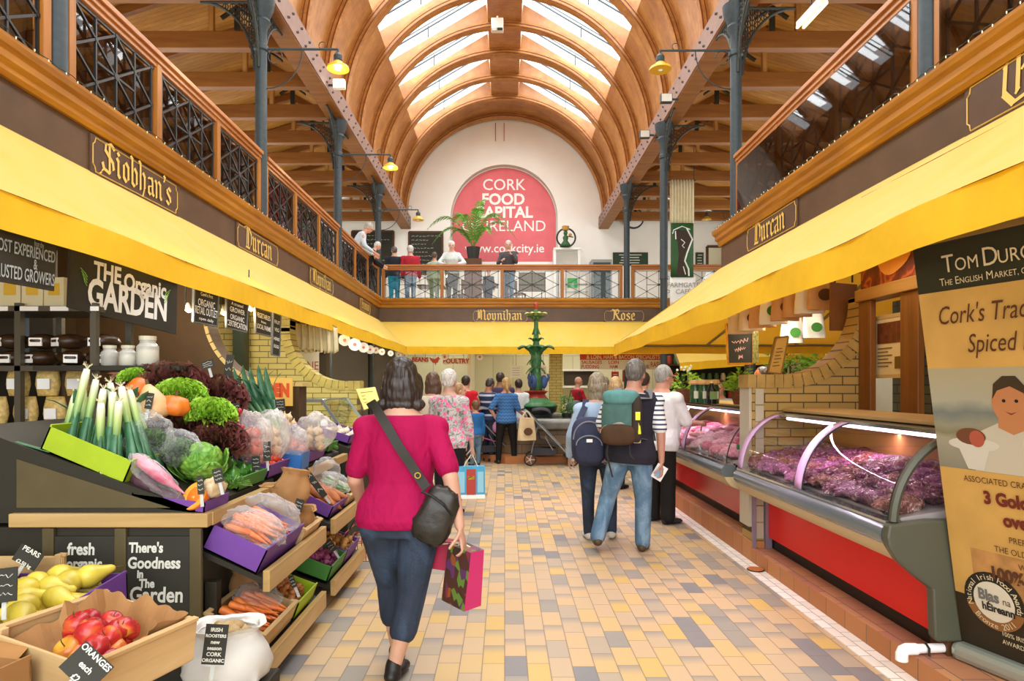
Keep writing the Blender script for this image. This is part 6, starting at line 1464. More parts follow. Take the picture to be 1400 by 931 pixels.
# --- middle of the upper deck
b = MB()
Mb = R3((-1.64, 3.78, .955), pi/2, 0, 0)
tray('green_box', 'dark green box of peppers below the plastic bags', R3((-1.62, 3.85, .975), 0, 0, .3), .26, .40, .07, GREENC)
heap(bulb('green_pepper', PEPG, .04), 9, R3((-1.62, 3.85, .985), 0, 0, .3), .22, .36, (.01, .045), 1, 'glossy green pepper in the dark green box', 'pepper', 'green peppers', rn)
tray('purple_box', 'purple box of tomatoes beside the blue crate', R3((-1.64, 4.28, .985), 0, 0, .3), .3, .36, .08, PURPLE)
heap(lathe_thing('tomato', [(.004, .002), (.02, .003), (.03, .02), (.026, .042), (.008, .05)], TOM, 14), 34, R3((-1.62, 4.26, .995), 0, 0, .3), .26, .32, (.02, .03), 2, 'small red tomato in the purple box near the blue crate', 'tomato', 'tomatoes beside the blue crate', rn)
for i, (px, py, Y, r, m, lb) in enumerate(((345, 600, 4.1, (.13, .1, .17), MILKY, 'large milky plastic bag of vegetables, nearest of the bag row'), (372, 596, 4.35, (.12, .1, .17), MILKY, 'large milky plastic bag in the middle of the bag row'), (400, 605, 4.6, (.11, .09, .12), MILKY, 'knotted milky plastic bag beside the blue crate'), (432, 590, 5.0, (.16, .1, .14), MILKY, 'wide milky plastic bag under the ginger box'), (370, 575, 4.7, (.1, .1, .08), FILM, 'small clear bag on top of the bag row'), (445, 648, 4.75, (.10, .1, .12), FILM, 'clear bag beside the sweet potatoes'))):
    film_bag('produce_bag', lb, R3(P(px, py, Y), .2*i), r, m, 11+i)
for i, (px, py, Y) in enumerate(((342, 600, 4.12), (370, 598, 4.37), (430, 592, 5.02))):
    heap(bulb('bagged_potato', MUSH if i else TOM, .035), 14, R3(P(px, py+22, Y), 0), .16, .12, (.0, .055), 3, 'pale vegetable dimly seen inside %s milky bag' % ('the nearest', 'the middle', 'the wide')[i], 'vegetable', 'vegetables in milky bag %s' % ('one', 'two', 'three')[i], rn)
# blue crate
Mq = R3((-1.50, 4.62, .94), .1, 0, .1); tray('blue_crate', 'small blue plastic crate on the rim between bags', Mq, .16, .26, .11, BLUEC)
tray('purple_box', 'purple box of ginger and mushrooms at the back of the middle stand', R3((-1.95, 5.15, 1.20), 0, 0, .25), .62, .30, .09, PURPLE)
heap(bulb('mushroom', MUSH, .035), 40, R3((-1.95, 5.15, 1.215), 0, 0, .25), .56, .26, (.03, .045), 2, 'beige mushroom heaped in the purple box at the back', 'mushroom', 'mushrooms in the purple box', rn)
tray('purple_box', 'purple box of pink tomatoes behind the woman in pink', R3((-1.63, 5.08, .985), 0, 0, .3), .3, .5, .08, PURPLE)
heap(lathe_thing('plum_tomato', [(.004, .002), (.022, .003), (.03, .025), (.024, .055), (.006, .065)], two_tone('pink_tomato', '#d85a50', '#e88a80', None, 6, .25), 14), 26, R3((-1.62, 4.98, .995), 0, 0, .3), .26, .28, (.02, .035), 2, 'pinkish plum tomato in the purple box behind the woman in pink', 'tomato', 'plum tomatoes', rn)
heap(lump(91, (.04, .04, .035), BEET, 'beetroot'), 14, R3((-1.62, 5.24, 1.0), 0, 0, .3), .26, .2, (.02, .04), 2, 'dark beetroot next to the pink plum tomatoes', 'beetroot', 'beetroots', rn)
tray('green_box', 'green box of cucumbers in film on the short far stand', R3((-1.66, 5.7, 1.0), 0, 0, .3), .3, .3, .07, GREENC)
heap(lathe_thing('cucumber', [(.005, -.1), (.02, -.09), (.022, 0), (.02, .09), (.005, .1)], PEPG, 10, (0, 1, 0)), 6, R3((-1.66, 5.7, 1.0), 0, 0, .3), .24, .1, (.03, .03), 1, 'dark green cucumber in the green box on the far stand', 'cucumber', 'cucumbers', rn, .1)
tray('purple_box', 'purple box on the stand beyond the scooped wall', R3((-1.66, 6.6, 1.0), 0, 0, .3), .3, .6, .08, PURPLE)
heap(bulb('garlic_bulb', GARL, .03), 20, R3((-1.66, 6.6, 1.01), 0, 0, .3), .26, .5, (.02, .04), 1, 'white garlic bulb in the far purple box', 'garlic', 'garlic bulbs', rn)
# second bunch of leeks, radishes
for i in range(5):
    a, e = P(375+4*i, 600, 4.75), P(336+9*i, 548-3*(i % 2), 4.85); d = e-a; rot = d.to_track_quat('Z', 'Y').to_euler(); rot.x += 0; rt = (a-e).to_track_quat('Z', 'Y').to_euler()
    if i == 0: lk2.location = e; lk2.rotation_euler = rt; lk2.scale = (1, 1, .8); tag(lk2, 'leek with its green top upward in the bunch behind the bag row', 'leek', 'second bunch of leeks')
    else: dup(lk2, e, rt, 'leek with its green top upward in the bunch behind the bag row', 'second bunch of leeks', (1, 1, .8))
for i, (tx, ty, bx_, by_) in enumerate(((104, 528, 118, 640), (190, 522, 172, 640), (180, 512, 160, 640))):
    a, e = P(bx_, by_, 3.42), P(tx, ty, 3.5); dup(lk2, a.lerp(e, .55), (a-e).to_track_quat('Z', 'Y').to_euler(), 'leek with its green top upward at the back of the lime green box', 'leeks with tops up in the lime box', (1, 1, .55))
rad = lathe_thing('radish', [(.002, -.01), (.012, 0), (.017, .014), (.013, .03), (.003, .036)], two_tone('radish_red', '#b81e34', '#d84a5c', None, 8, .3), 10)
for i in range(10):
    p = P(322+rn.uniform(-6, 8), 566+3.5*i, 3.95); 
    if i == 0: rad.location = p; tag(rad, 'red radish in the bunch beside the bright green lettuce', 'radish', 'radish bunch')
    else: place(rad, p, (rn.uniform(0, 3), rn.uniform(0, 3), 0), 'red radish in the bunch beside the bright green lettuce', 'radish', 'radish bunch', 1)
# --- tier two, near stand
TL2 = .45
M1 = R3((-1.36, 3.50, .66), 0, 0, TL2); tray('purple_box', 'tilted purple box heaped with bagged carrots on the upper tier', M1, .30, .58, .13, PURPLE)
heap(carrot(.5), 34, M1 @ Matrix.Translation((0, 0, .05)), .2, .5, (.03, .035), 3, 'orange carrot inside the clear bag in the tilted purple box', 'carrot', 'carrots in the purple box', rn, lie='x')
film_bag('carrot_bag', 'clear plastic bag of carrots, nearer one in the tilted purple box', M1 @ Matrix.Translation((.0, -.12, .15)), (.17, .17, .075), FILM, 31, group=None); film_bag('carrot_bag', 'clear plastic bag of carrots, farther one in the tilted purple box', M1 @ Matrix.Translation((-.02, .16, .16)), (.16, .16, .085), FILM, 32)
M2 = R3((-1.35, 3.99, .65), 0, 0, TL2); crate('pale wooden crate of paper bags on the upper tier of the near stand', M2, .30, .34, .10, 1)
paper_bag('crumpled brown paper bag in the pale crate, higher one', M2 @ R3((-.08, .02, .02), .4, 0, -.4), .2, .22, seed=1); paper_bag('crumpled brown paper bag in the pale crate, lower one', M2 @ R3((.08, .0, .02), .9, .1, -.3), .18, .17, seed=2)
paper_bag('open brown paper bag standing between peppers and sweet potatoes', R3(P(395, 690, 4.0), .5, 0, .2), .2, .22, seed=4)
# --- tier two, middle stand
M3 = R3((-1.36, 4.72, .665), 0, 0, TL2); tray('purple_box', 'purple box of sweet potatoes on the upper tier of the middle stand', M3, .30, .42, .09, PURPLE)
heap(lathe_thing('sweet_potato', [(.004, -.1), (.022, -.08), (.034, -.02), (.032, .03), (.018, .08), (.003, .11)], SWP, 12, (1, 0, 0), .8, .3), 16, M3, .2, .36, (.05, .05), 2, 'long orange-brown sweet potato in the purple box', 'sweet potato', 'sweet potatoes', rn, lie='x')
M4 = R3((-1.36, 5.15, .665), 0, 0, TL2); crate('small crate of green gourds in film at the end of the upper tier', M4, .30, .34, .09, 1)
heap(lathe_thing('courgette', [(.005, -.08), (.018, -.07), (.02, 0), (.016, .07), (.004, .08)], two_tone('striped_courgette', '#2f5a28', '#8aa860', None, 20, .3), 10, (1, 0, 0)), 12, M4, .2, .28, (.035, .04), 2, 'striped green courgette in the small end crate', 'courgette', 'courgettes', rn, lie='x')
film_bag('courgette_film', 'crinkled clear film over the courgettes in the end crate', M4 @ Matrix.Translation((0, -.08, .12)), (.13, .14, .06), FILM, 41)
# --- lower tier
M5 = R3((-1.36, 3.42, .24), 0, 0, .36); crate('long wooden crate of carrots in a bag on the lower tier', M5, .30, .52, .13, 1)
heap(carrot(.3), 36, M5 @ Matrix.Translation((.02, -.02, .05)), .2, .42, (.04, .035), 3, 'orange carrot in the wooden crate on the lower tier', 'carrot', 'carrots in the lower crate', rn, lie='x')
film_bag('carrot_bag', 'clear plastic bag of carrots in the lower wooden crate', M5 @ Matrix.Translation((-.02, .08, .15)), (.12, .17, .06), FILM, 33)
paper_bag('brown paper bag lining standing in the lower carrot crate', M5 @ R3((-.1, .16, .05), .3, 0, -.3), .15, .2, seed=6)
M6 = R3((-1.35, 3.90, .24), 0, 0, .36); tray('lime_green_box', 'lime green box of shallots on the lower tier', M6, .30, .36, .10, LIME)
heap(bulb('shallot', SHAL, .022), 46, M6, .25, .3, (.03, .03), 3, 'small brown shallot in the lime green box', 'shallot', 'shallots', rn, tilt=1.2)
M7 = R3((-1.35, 4.62, .24), 0, 0, .36); tray('green_box', 'dark green box of red onions on the lower tier', M7, .30, .40, .11, GREENC)
heap(bulb('red_onion', REDO, .03), 40, M7, .24, .34, (.04, .045), 2, 'dark red onion in the green box', 'onion', 'red onions', rn, tilt=1.2)
M8 = R3((-1.35, 5.05, .24), 0, 0, .36); tray('purple_box', 'purple box of brown onions next to the red onions', M8, .30, .40, .11, PURPLE)
heap(bulb('brown_onion', ONI, .032), 36, M8, .24, .34, (.04, .045), 2, 'golden brown onion in the purple box on the lower tier', 'onion', 'brown onions', rn, tilt=1.2)
# red shopping basket on the floor
t = thing('shopping_basket', 'red wire shopping basket on the floor past the onion boxes', 'basket', (-1.22, 5.75, 0)); b = MB()
for z in (.02, .1, .18, .25): b.tube([(-1.22+sx*(.13+.1*z), 5.75+sy*(.18+.1*z), z) for sx, sy in ((-1, -1), (1, -1), (1, 1), (-1, 1))], .005, 5, closed=True)
for i in range(9): u = -1+i/4; b.bar((-1.22+u*.13, 5.57, .02), (-1.22+u*.155, 5.545, .25), .006, .006); b.bar((-1.22+.13, 5.75+u*.18, .02), (-1.22+.155, 5.75+u*.205, .25), .006, .006)
b.build('wire_body', mat('red_wire', '#a83a34', .5), t); b = MB(); b.tube([(-1.37, 5.75, .25), (-1.33, 5.75, .33), (-1.11, 5.75, .33), (-1.07, 5.75, .25)], .007, 6); b.build('handle', IRON_D, t)

# ---------------------------------------------------------------- low front table with pears and apples
t = thing('low_table', 'low dark table at the near end carrying pears and apples', 'table', (-1.9, 2.4, 0)); b = MB(); b.box(-2.7, -1.62, 1.75, 2.98, .50, .535); b.box(-1.62, -1.32, 1.75, 2.42, .50, .535); b.build('table_top', DKB, t)
for x, ys in ((-2.65, (1.8, 2.9)), (-1.37, (1.8, 2.36))):
    for y in ys: b = MB(); b.box(x-.03, x+.03, y-.03, y+.03, 0, .5); b.build('leg', DKB, t)
Mr = R3((-1.97, 2.62, .555), .0, 0.06, 0); tray('purple_box', 'shallow purple box of pears at the near end of the stall', Mr, .56, .60, .115, PURPLE)
heap(pear(), 34, Mr @ Matrix.Translation((.0, 0, 0)), .48, .52, (.06, .06), 2, 'yellow-green pear heaped in the near purple box', 'pear', 'pears', rn, lie=True, sc=(1.1, 1.3), dome=.02)
Mc = R3((-1.43, 2.28, .536), -.33, .0, .12); crate('wooden crate of red apples lined with brown paper', Mc, .44, .42, .16, 1)
b = MB(); b.M = Mc; o_ = Vector((3, 1, 0))
def f_(u, v): x = (u-.5)*.40; y = (v-.5)*.38; e = max(abs(u-.5), abs(v-.5))*2; return (x*(1+.0), y, .02+.13*max(0, (e-.55)/.45)**1.5*(.8+.45*(v > .5)+.3*noise.noise(Vector((u*5, v*5, 0))+o_))+.012*noise.noise(Vector((u*9, v*9, 2))))
b.grid(f_, 22, 22); o = b.build('paper_liner', PAPERB, solid=.001); tag(o, 'brown kraft paper lining the apple crate', 'paper liner')
heap(apple(), 24, Mc @ Matrix.Translation((.02, -.01, .03)), .24, .18, (.035, .05), 2, 'red and yellow apple in the paper lined crate', 'apple', 'apples', rn, tilt=1.0, sc=(.95, 1.15))
Ms = R3((-2.0, 2.06, .555), .0, 0, 0); tray('purple_box', 'purple box of limes in film at the lower corner of the stall', Ms, .50, .40, .10, PURPLE)
heap(lathe_thing('lime', [(.004, .0), (.018, .006), (.026, .028), (.018, .05), (.004, .058)], two_tone('lime_skin', '#7fae1e', '#a8c83a', None, 8, .35), 12), 14, Ms, .4, .3, (.03, .04), 1, 'green lime under film in the corner box', 'lime', 'limes', rn)
film_bag('lime_film', 'crinkled clear film over the limes in the corner box', Ms @ Matrix.Translation((.0, 0, .09)), (.22, .17, .05), FILM, 51)
Mk = R3((-1.66, 1.95, .536), -.2, 0, 0); t = tray('cardboard_box', 'open cardboard box with torn flap at the lower corner', Mk, .34, .22, .14, CARDB); b = MB(); b.M = Mk; b.hexa([(-.17, .11, .14), (.12, .11, .14), (.12, .115, .14), (-.17, .115, .14), (-.15, .17, .155), (.10, .165, .15), (.10, .17, .155), (-.15, .175, .16)]); b.build('flap', CARDB, t)
crate('plain wooden crate end behind the pears', R3((-2.28, 3.0, .536), 0, 0, 0), .5, .02, .21, 1)
# sack of potatoes
Mz = R3((-1.23, 2.86, .0), .2, 0, 0); t = boxthing('sack_stool', 'dark low block under the white potato sack', 'block', -1.42, -1.04, 2.72, 3.02, 0, .22, DKB)
paper_bag('white sack of potatoes standing below the carrots', R3((-1.22, 2.86, .22), .2), .34, .26, mat('white_sack', '#d8d6d0', .6, var=.05), 8, .28)
heap(lump(95, (.04, .035, .03), two_tone('potato_skin', '#a88a5c', '#c9b084', None, 9, .7), 'potato'), 10, R3((-1.22, 2.86, .41), 0), .13, .10, (.0, .03), 2, 'potato in the open white sack', 'potato', 'potatoes in the sack', rn)
# price cards
tag_board('black card about Irish rooster potatoes on the white sack', 294, 881, 2.62, .088, .155, .1, -.15, .08, ('IRISH', 'ROOSTERS', 'new', 'season', 'CORK', 'ORGANIC'))
tag_board('black card reading Oranges clipped to the apple crate', 118, 912, 1.98, .12, .095, -.1, -.5, .7, ('ORANGES', 'each', '£2'))
tag_board('slanted black card behind the heaped pears', 38, 762, 2.85, .11, .075, .0, -.2, .5, ('PEARS', '£2.50 kg'))
tag_board('black card at the picture edge beside the pears', 5, 800, 2.34, .09, .12, .1, -.2, -.1)
for px, py, Y, w, h, ro, lb in ((204, 548, 3.42, .035, .085, .15, 'small black card leaning on the beige squash'), (274, 663, 3.14, .03, .09, -.1, 'narrow black card in front of the half pumpkin'), (298, 650, 3.17, .045, .07, -.25, 'black card above the celeriac'), (138, 648, 3.17, .03, .06, .7, 'small card clipped on the lime green box'), (365, 617, 4.05, .045, .12, -.06, 'upright black card before the milky bags'), (350, 633, 3.95, .05, .085, -.1, 'black card stuck in the green peppers'), (383, 553, 4.8, .07, .08, -.1, 'black card beside the second bunch of leeks'), (284, 498, 4.1, .08, .05, -.3, 'pale backed card on a stalk above the lettuces'), (326, 533, 4.3, .03, .12, .05, 'thin black card on a stalk beside the yellow poster'), (323, 560, 4.0, .045, .08, -.1, 'black card above the radishes'), (408, 692, 3.95, .05, .085, .3, 'black card clipped to the pale crate of paper bags'), (400, 795, 3.7, .03, .07, -.4, 'small card on the lime box of shallots'), (452, 746, 4.6, .05, .09, -.6, 'black card dividing the onions'), (430, 660, 4.5, .045, .24, -.65, 'long slanted black card over the sweet potatoes'), (312, 505, 4.35, .05, .2, .12, 'tall grey card standing among the far lettuces')):
    tag_board(lb, px, py, Y, w, h, .1, -.1, ro)
# ---------------------------------------------------------------- glass counter further along, hanging discs and shirts
GL2 = glass('pale_counter_glass', (.9, .96, .98), .12)
t = thing('glass_counter', 'glass fronted steel counter beyond the organic stall', 'counter', (-2.3, 7.2, 0))
def bx(nm, m, *q): b = MB(); b.box(*q); return b.build(nm, m, t, bevel=.006)
bx('counter_base', STEEL, -2.9, -1.75, 6.9, 8.1, 0, .95); bx('counter_top', WHITE, -2.95, -1.70, 6.88, 8.12, .95, 1.0); bx('top_shelf', GL2, -2.6, -1.95, 6.95, 8.05, 1.36, 1.375)
b = MB(); b.hexa([(-1.95, 6.95, 1.36), (-1.70, 6.95, 1.0), (-1.70, 8.05, 1.0), (-1.95, 8.05, 1.36), (-1.945, 6.95, 1.365), (-1.695, 6.95, 1.005), (-1.695, 8.05, 1.005), (-1.945, 8.05, 1.365)]); b.build('slanted_glass', GL2, t)
for y in (6.95, 8.05): b = MB(); b.bar((-2.6, y, 1.36), (-1.95, y, 1.36), .03, .03); b.bar((-1.95, y, 1.36), (-1.70, y, 1.0), .03, .03); b.bar((-2.6, y, 1.0), (-2.6, y, 1.36), .03, .03); b.build('steel_frame', STEEL, t)
q = [P(487, 532, 7.0), P(513, 529, 7.2), P(520, 552, 6.95), P(498, 560, 6.8)]
t, ctr, ux, uz, nn = board('yellow_notice', 'yellow notice card tilted on the glass counter', 'notice', *q, .01, mat('notice_yellow', '#e6c868', .6)); b = MB()
for k in range(4): b.bar(ctr+ux*-.35+uz*(.25-.16*k)+nn*.003, ctr+ux*.3+uz*(.25-.16*k)+nn*.003, .003, .006)
b.build('notice_lines', mat('notice_brown', '#a5803a', .7), t)
p = P(443, 560, 6.95); p.z = 1.001; t = thing('spray_bottle', 'white spray bottle standing on the steel counter', 'bottle', p); b = MB(); b.lathe([(.03, 0), (.035, .01), (.035, .13), (.015, .16)], p, 12); b.build('bottle_body', WHITE, t, smooth=True, auto=40); b = MB(); b.lathe([(.016, .16), (.022, .17), (.018, .21)], p, 10); b.build('cap', BLACK, t)
DISC = mat('white_enamel_disc', '#ecebe2', .35); 
for i, (px, py, rpx) in enumerate(((471, 465, 8), (485, 471, 8.5), (497, 475, 7), (506, 478, 6), (514, 479, 4.5), (522, 481, 4.5), (534, 483, 4), (545, 485, 4), (553, 486, 3.5))):
    Y = 2.58*F/(690-px); c = P(px, py, Y); r = rpx*Y/F; lb = ('first', 'second', 'third', 'fourth', 'fifth', 'sixth', 'seventh', 'eighth', 'last')[i]
    t = thing('hanging_disc', '%s white round disc hanging under the awning edge, counting from the camera' % lb, 'sign', c-Vector((0, 0, r)), group='hanging white discs')
    b = MB(); b.lathe([(r, -.008), (r, .008)], c, 24, (.35, -.94, 0)); b.build('disc_plate', DISC, t); b = MB(); b.lathe([(r*.28, .009), (r*.25, .011)], c+Vector((0, -.002, 0)), 8, (.35, -.94, 0)); b.build('red_emblem', mat('emblem_pink', '#d07a7a', .6), t); b = MB(); b.tube([c+Vector((0, 0, r)), c+Vector((0, 0, r+.2))], .005, 4); b.build('hanger', IRON_D, t)
def shirt(px, py, Y, label, h=.34, w=.22, m=WHT, seed=0):
    p = P(px, py, Y); t = thing('hanging_cloth', label, 'cloth', p-Vector((0, 0, h)), group='white cloths hanging in the stall'); b = MB(); rr = random.Random(seed)
    b.grid(lambda u, v: (p.x+(u-.5)*w*(1-.2*(1-v)), p.y+.025*sin(u*16+seed), p.z-h*v+.02*sin(u*9+seed)*v), 20, 8); b.build('fabric', m, t, smooth=True, solid=.004)
    b = MB(); b.tube([p+Vector((-.08, 0, 0)), p+Vector((0, 0, .05)), p+Vector((.08, 0, 0))], .006, 4); b.tube([p+Vector((0, 0, .05)), p+Vector((0, 0, .12))], .004, 4); b.build('hanger', IRON_D, t)
CLOTH2 = mat('cream_cloth', '#ddd2a8', .8, var=.08)
for i, px in enumerate((402, 412, 422, 432, 443, 453)): shirt(px, 442+i*1.2, 8.9+.1*i, '%s cream cloth bag hanging behind the yellow brick scoop' % ('first', 'second', 'third', 'fourth', 'fifth', 'sixth')[i], .36, .2, CLOTH2, i)
q = [P(402, 481, 9.2), P(436, 481, 9.2), P(436, 520, 9.2), P(402, 520, 9.2)]
t, ctr, ux, uz, nn = board('red_letter_sign', 'white sign with red capital letters behind the yellow brick scoop', 'sign', *q, .01, CREAM); text('lettering', 'WINE', ctr, ux, uz, .17, mat('sign_red', '#b8402c', .6), t, sx=.8); b = MB(); b.bar((ctr.x, ctr.y+.01, ctr.z+.2), (ctr.x, ctr.y+.01, 2.7), .008, .008); b.build('hanger', IRON_D, t)
# ================================================================ back stalls and fountain
PANEL = bricks('cream_panelling', '#ddd8b4', '#d3cda6', '#b3ad88', 'XZ', .6, 2.4, .02)
b = MB(); b.box(-3.3, 8.0, 19.6, 19.7, 0, 3.55); struct(b.build('wall_stalls_rear', PANEL))
b = MB(); b.box(-1.0, -.9, 17.6, 19.6, 0, 3.5); struct(b.build('partition_stalls', CREAM))
for k, (px0, px1) in enumerate(((752, 769),)): a, e = P(px0, 500, 17.0), P(px1, 500, 17.0); b = MB(); b.box(a.x, e.x, 17.0, 17.4, 0, 2.5); struct(b.build('pillar_yellow_brick', BRICK_Y))
# daylight battens inside the stalls
for (x, y) in ((-1.8, 18.4), (1.2, 18.4), (3.6, 18.4), (5.8, 15.5)): area('stall_light', (x, y, 3.2), (x, y-.3, 0), 1.6, .5, 26, (1, .98, .92))
for (x, y, p) in ((-3.02, 4.9, 18), (-3.02, 7.1, 20), (-3.0, 10.5, 45), (2.75, 4.6, 5), (3.0, 7.4, 38), (-3.0, 13.6, 40)): area('counter_light', (x, y, 2.66 if x < 0 else 2.5), (x, y, 0), .3, 1.2, p, (1, .93, .8))
# counters
def counter(lb, x0, x1, y0, y1, z, m=WHITE):
    t = thing('stall_counter', lb, 'counter', ((x0+x1)/2, y0, 0), group='white counters of the back stalls'); b = MB(); b.box(x0, x1, y0+.08, y1, 0, z-.06); b.build('counter_base', CREAM, t); b = MB(); b.box(x0-.03, x1+.03, y0, y1, z-.06, z); b.build('counter_top', m, t, bevel=.01)
    b = MB(); b.box(x0, x1, y0+.35, y0+.37, z, z+.28); b.build('glass_screen', GLASS, t)
    b = MB(); b.box(x0+.02, x1-.02, y0+.05, y0+.34, z, z+.05); b.build('steel_tray', STEEL, t)
counter('white fish counter behind the blond woman at the back', -2.9, -1.1, 17.0, 17.9, .98); counter('white counter behind the fountain stem at the back', -.2, 1.15, 17.0, 17.9, .98); counter('white counter below the red bacon sign at the back', 1.7, 3.12, 17.1, 18.0, 1.0)
# fish and trays as white packets on the counters
rn = random.Random(9)
src = lump(61, (.12, .07, .03), mat('pale_fillet', '#e8dcd8', .4, var=.15, vscale=20), 'fish_fillet'); sp = [(-2.8+.19*i, 17.14+.11*j, 1.03) for i in range(9) for j in range(2)]+[(-.1+.19*i, 17.14+.11*j, 1.03) for i in range(7) for j in range(2)]
pile([src], sp, 'pale fish fillet lying on a white counter of the back stalls', 'fish', 'fillets on the back counters', rn, tilt=.1)
# hatch, shelf
a, e = P(771, 508, 19.55), P(812, 526, 19.55)
t = boxthing('dark_serving_hatch', 'dark serving hatch with white ledge behind the bald man', 'hatch', a.x, e.x, 19.5, 19.59, e.z, a.z, mat('hatch_dark', '#3a3020', .5), (('ledge', (a.x-.1, e.x+.1, 19.35, 19.55, e.z-.09, e.z-.03), WHITE), ('upper_ledge', (a.x-.1, e.x+.1, 19.4, 19.55, a.z+.02, a.z+.07), WHITE)))
RSIGN = mat('sign_red_paint', '#c8402a', .5); 
q = [P(793, 483, 16.9), P(905, 483, 16.9), P(905, 490, 16.9), P(793, 490, 16.9)]
a, e = P(793, 484, 17.3), P(905.5, 505, 17.3)
t = thing('bacon_sign', 'red and cream sign advertising loin, ham and bacon under the back awning', 'sign', ((a.x+e.x)/2, 17.3, e.z)); zr_ = P(0, 492, 17.3).z
b = MB(); b.box(a.x, e.x, 17.3, 17.33, zr_, a.z); b.build('red_heading', RSIGN, t); b = MB(); b.box(a.x, e.x, 17.3, 17.33, e.z, zr_); b.build('cream_board', mat('sign_cream', '#ded8c0', .6), t)
def st(s_, px, py, sz, m, w): p = P(px, py, 17.3); text('lettering', s_, (p.x, 17.3, p.z), PX_, PZ_, sz*17.3/F*1.35, m, t, bold=.003, fit=w*17.3/F)
st('& LOIN, HAM & BACON SPECIALISTS', 852, 488.3, 5.4, CREAM, 100); RM = mat('sign_red_ink', '#b8402c', .6)
for s_, px, py in (('SAUSAGES', 809, 495.5), ('PUDDING', 807, 501.5), ('LOIN', 839, 495.5), ('HAM', 839, 501.5), ('BODICE', 870, 495.5), ('BACON RIB', 872, 501.5)): st(s_, px, py, 4.8, RM, len(s_)*3.5)
st('RASH', 897, 498.5, 7, RM, 15); b = MB()
for px in (825, 855, 887): p = P(px, 490, 17.3); b.box(p.x-.006, p.x+.006, 17.292, 17.3, e.z, zr_)
b.build('divider_line', GREYW, t); b = MB(); b.bar((a.x+.2, 17.32, a.z), (a.x+.2, 17.32, 3.02), .01, .01); b.bar((e.x-.2, 17.32, a.z), (e.x-.2, 17.32, 3.02), .01, .01); b.build('hanger', IRON_D, t)
for i, (px, py, lb) in enumerate(((841, 516, 'small red notice card under the word HAM'), (856, 514, 'second small red notice card beside the first, nearer the column'))):
    q = [P(px-5, py-8, 17.8), P(px+5, py-8, 17.8), P(px+5, py+8, 17.8), P(px-5, py+8, 17.8)]; t2, ctr, ux, uz, nn = board('red_notice_card', lb, 'notice', *q, .01, RSIGN); b = MB()
    for k in range(3): b.bar(ctr+ux*-.3+uz*(.25-.22*k)+nn*.004, ctr+ux*.3+uz*(.25-.22*k)+nn*.004, .004, .012)
    b.build('white_lines', WHITE, t2); b = MB(); b.bar((ctr.x, ctr.y+.006, ctr.z+.1), (ctr.x, ctr.y+.006, 3.56), .008, .008); b.build('hanger', IRON_D, t2)
# poultry ribbon and neighbours
def ribbon(name, label, px0, px1, py, hh, s_, sz, m=mat('ribbon_cream', '#e3d8b8', .6), bow=.03):
    a, e = P(px0, py, 17.2), P(px1, py, 17.2); w = e.x-a.x; h_ = hh*17.2/F; t = thing(name, label, 'sign', (a.x+w/2, 17.2, a.z-h_)); b = MB()
    b.loft([[(a.x+w*u, y, a.z+bow*sin(pi*u)+z) for y, z in ((17.2, -h_/2), (17.2, h_/2), (17.22, h_/2), (17.22, -h_/2))] for u in [i/12 for i in range(13)]]); b.build('ribbon', m, t)
    text('lettering', s_, (a.x+w/2, 17.195, a.z+bow*.7), PX_, PZ_, sz*17.2/F*1.35, RM, t, bold=.006, sx=.95); b = MB(); b.bar((a.x+w*.2, 17.21, a.z+h_/2), (a.x+w*.2, 17.21, 2.93), .01, .01); b.bar((a.x+w*.8, 17.21, a.z+h_/2), (a.x+w*.8, 17.21, 2.93), .01, .01); b.build('hanger', IRON_D, t)
ribbon('poultry_sign', 'cream ribbon sign reading Poultry under the back awning', 606, 641, 495, 8, 'POULTRY', 6.5); ribbon('beans_sign', 'cream ribbon sign ending in EANS beside the poultry sign', 563, 586, 493, 8, 'BEANS', 6)
t = thing('hen_cutout', 'small red hen shape hanging between the two ribbon signs', 'sign', P(595, 494, 17.2)); c = P(595, 493, 17.2)
b = MB(); b.prism([(x*.011, z*.011) for x, z in ((-12, 2), (-14, 9), (-8, 5), (0, 4), (5, 8), (9, 10), (10, 6), (13, 4), (9, 2), (7, -4), (2, -7), (2, -11), (0, -11), (0, -7), (-6, -5))], c, PX_, PZ_, .01); b.build('hen_shape', mat('hen_red', '#c8583a', .6), t); b = MB(); b.bar((c.x, 17.2, c.z+.05), (c.x, 17.2, 2.93), .008, .008); b.build('hanger', IRON_D, t)
for i, (px, py) in enumerate(((608, 488), (656, 488), (762, 488))): c = P(px, py, 17.1); t = thing('hanging_disc', ('white disc beside the poultry ribbon', 'white disc between the poultry ribbon and the fountain', 'white disc before the yellow brick pillar')[i], 'sign', c, group='white discs of the back stalls'); b = MB(); b.lathe([(.085, -.008), (.085, .008)], c, 20, (0, -1, 0)); b.build('disc_plate', DISC, t); b = MB(); b.lathe([(.035, .009), (.03, .011)], c, 8, (0, -1, 0)); b.build('red_emblem', MATS['emblem_pink'], t); b = MB(); b.tube([c+Vector((0, 0, .085)), (c.x, c.y, 2.85)], .006, 4); b.build('hanger', IRON_D, t)
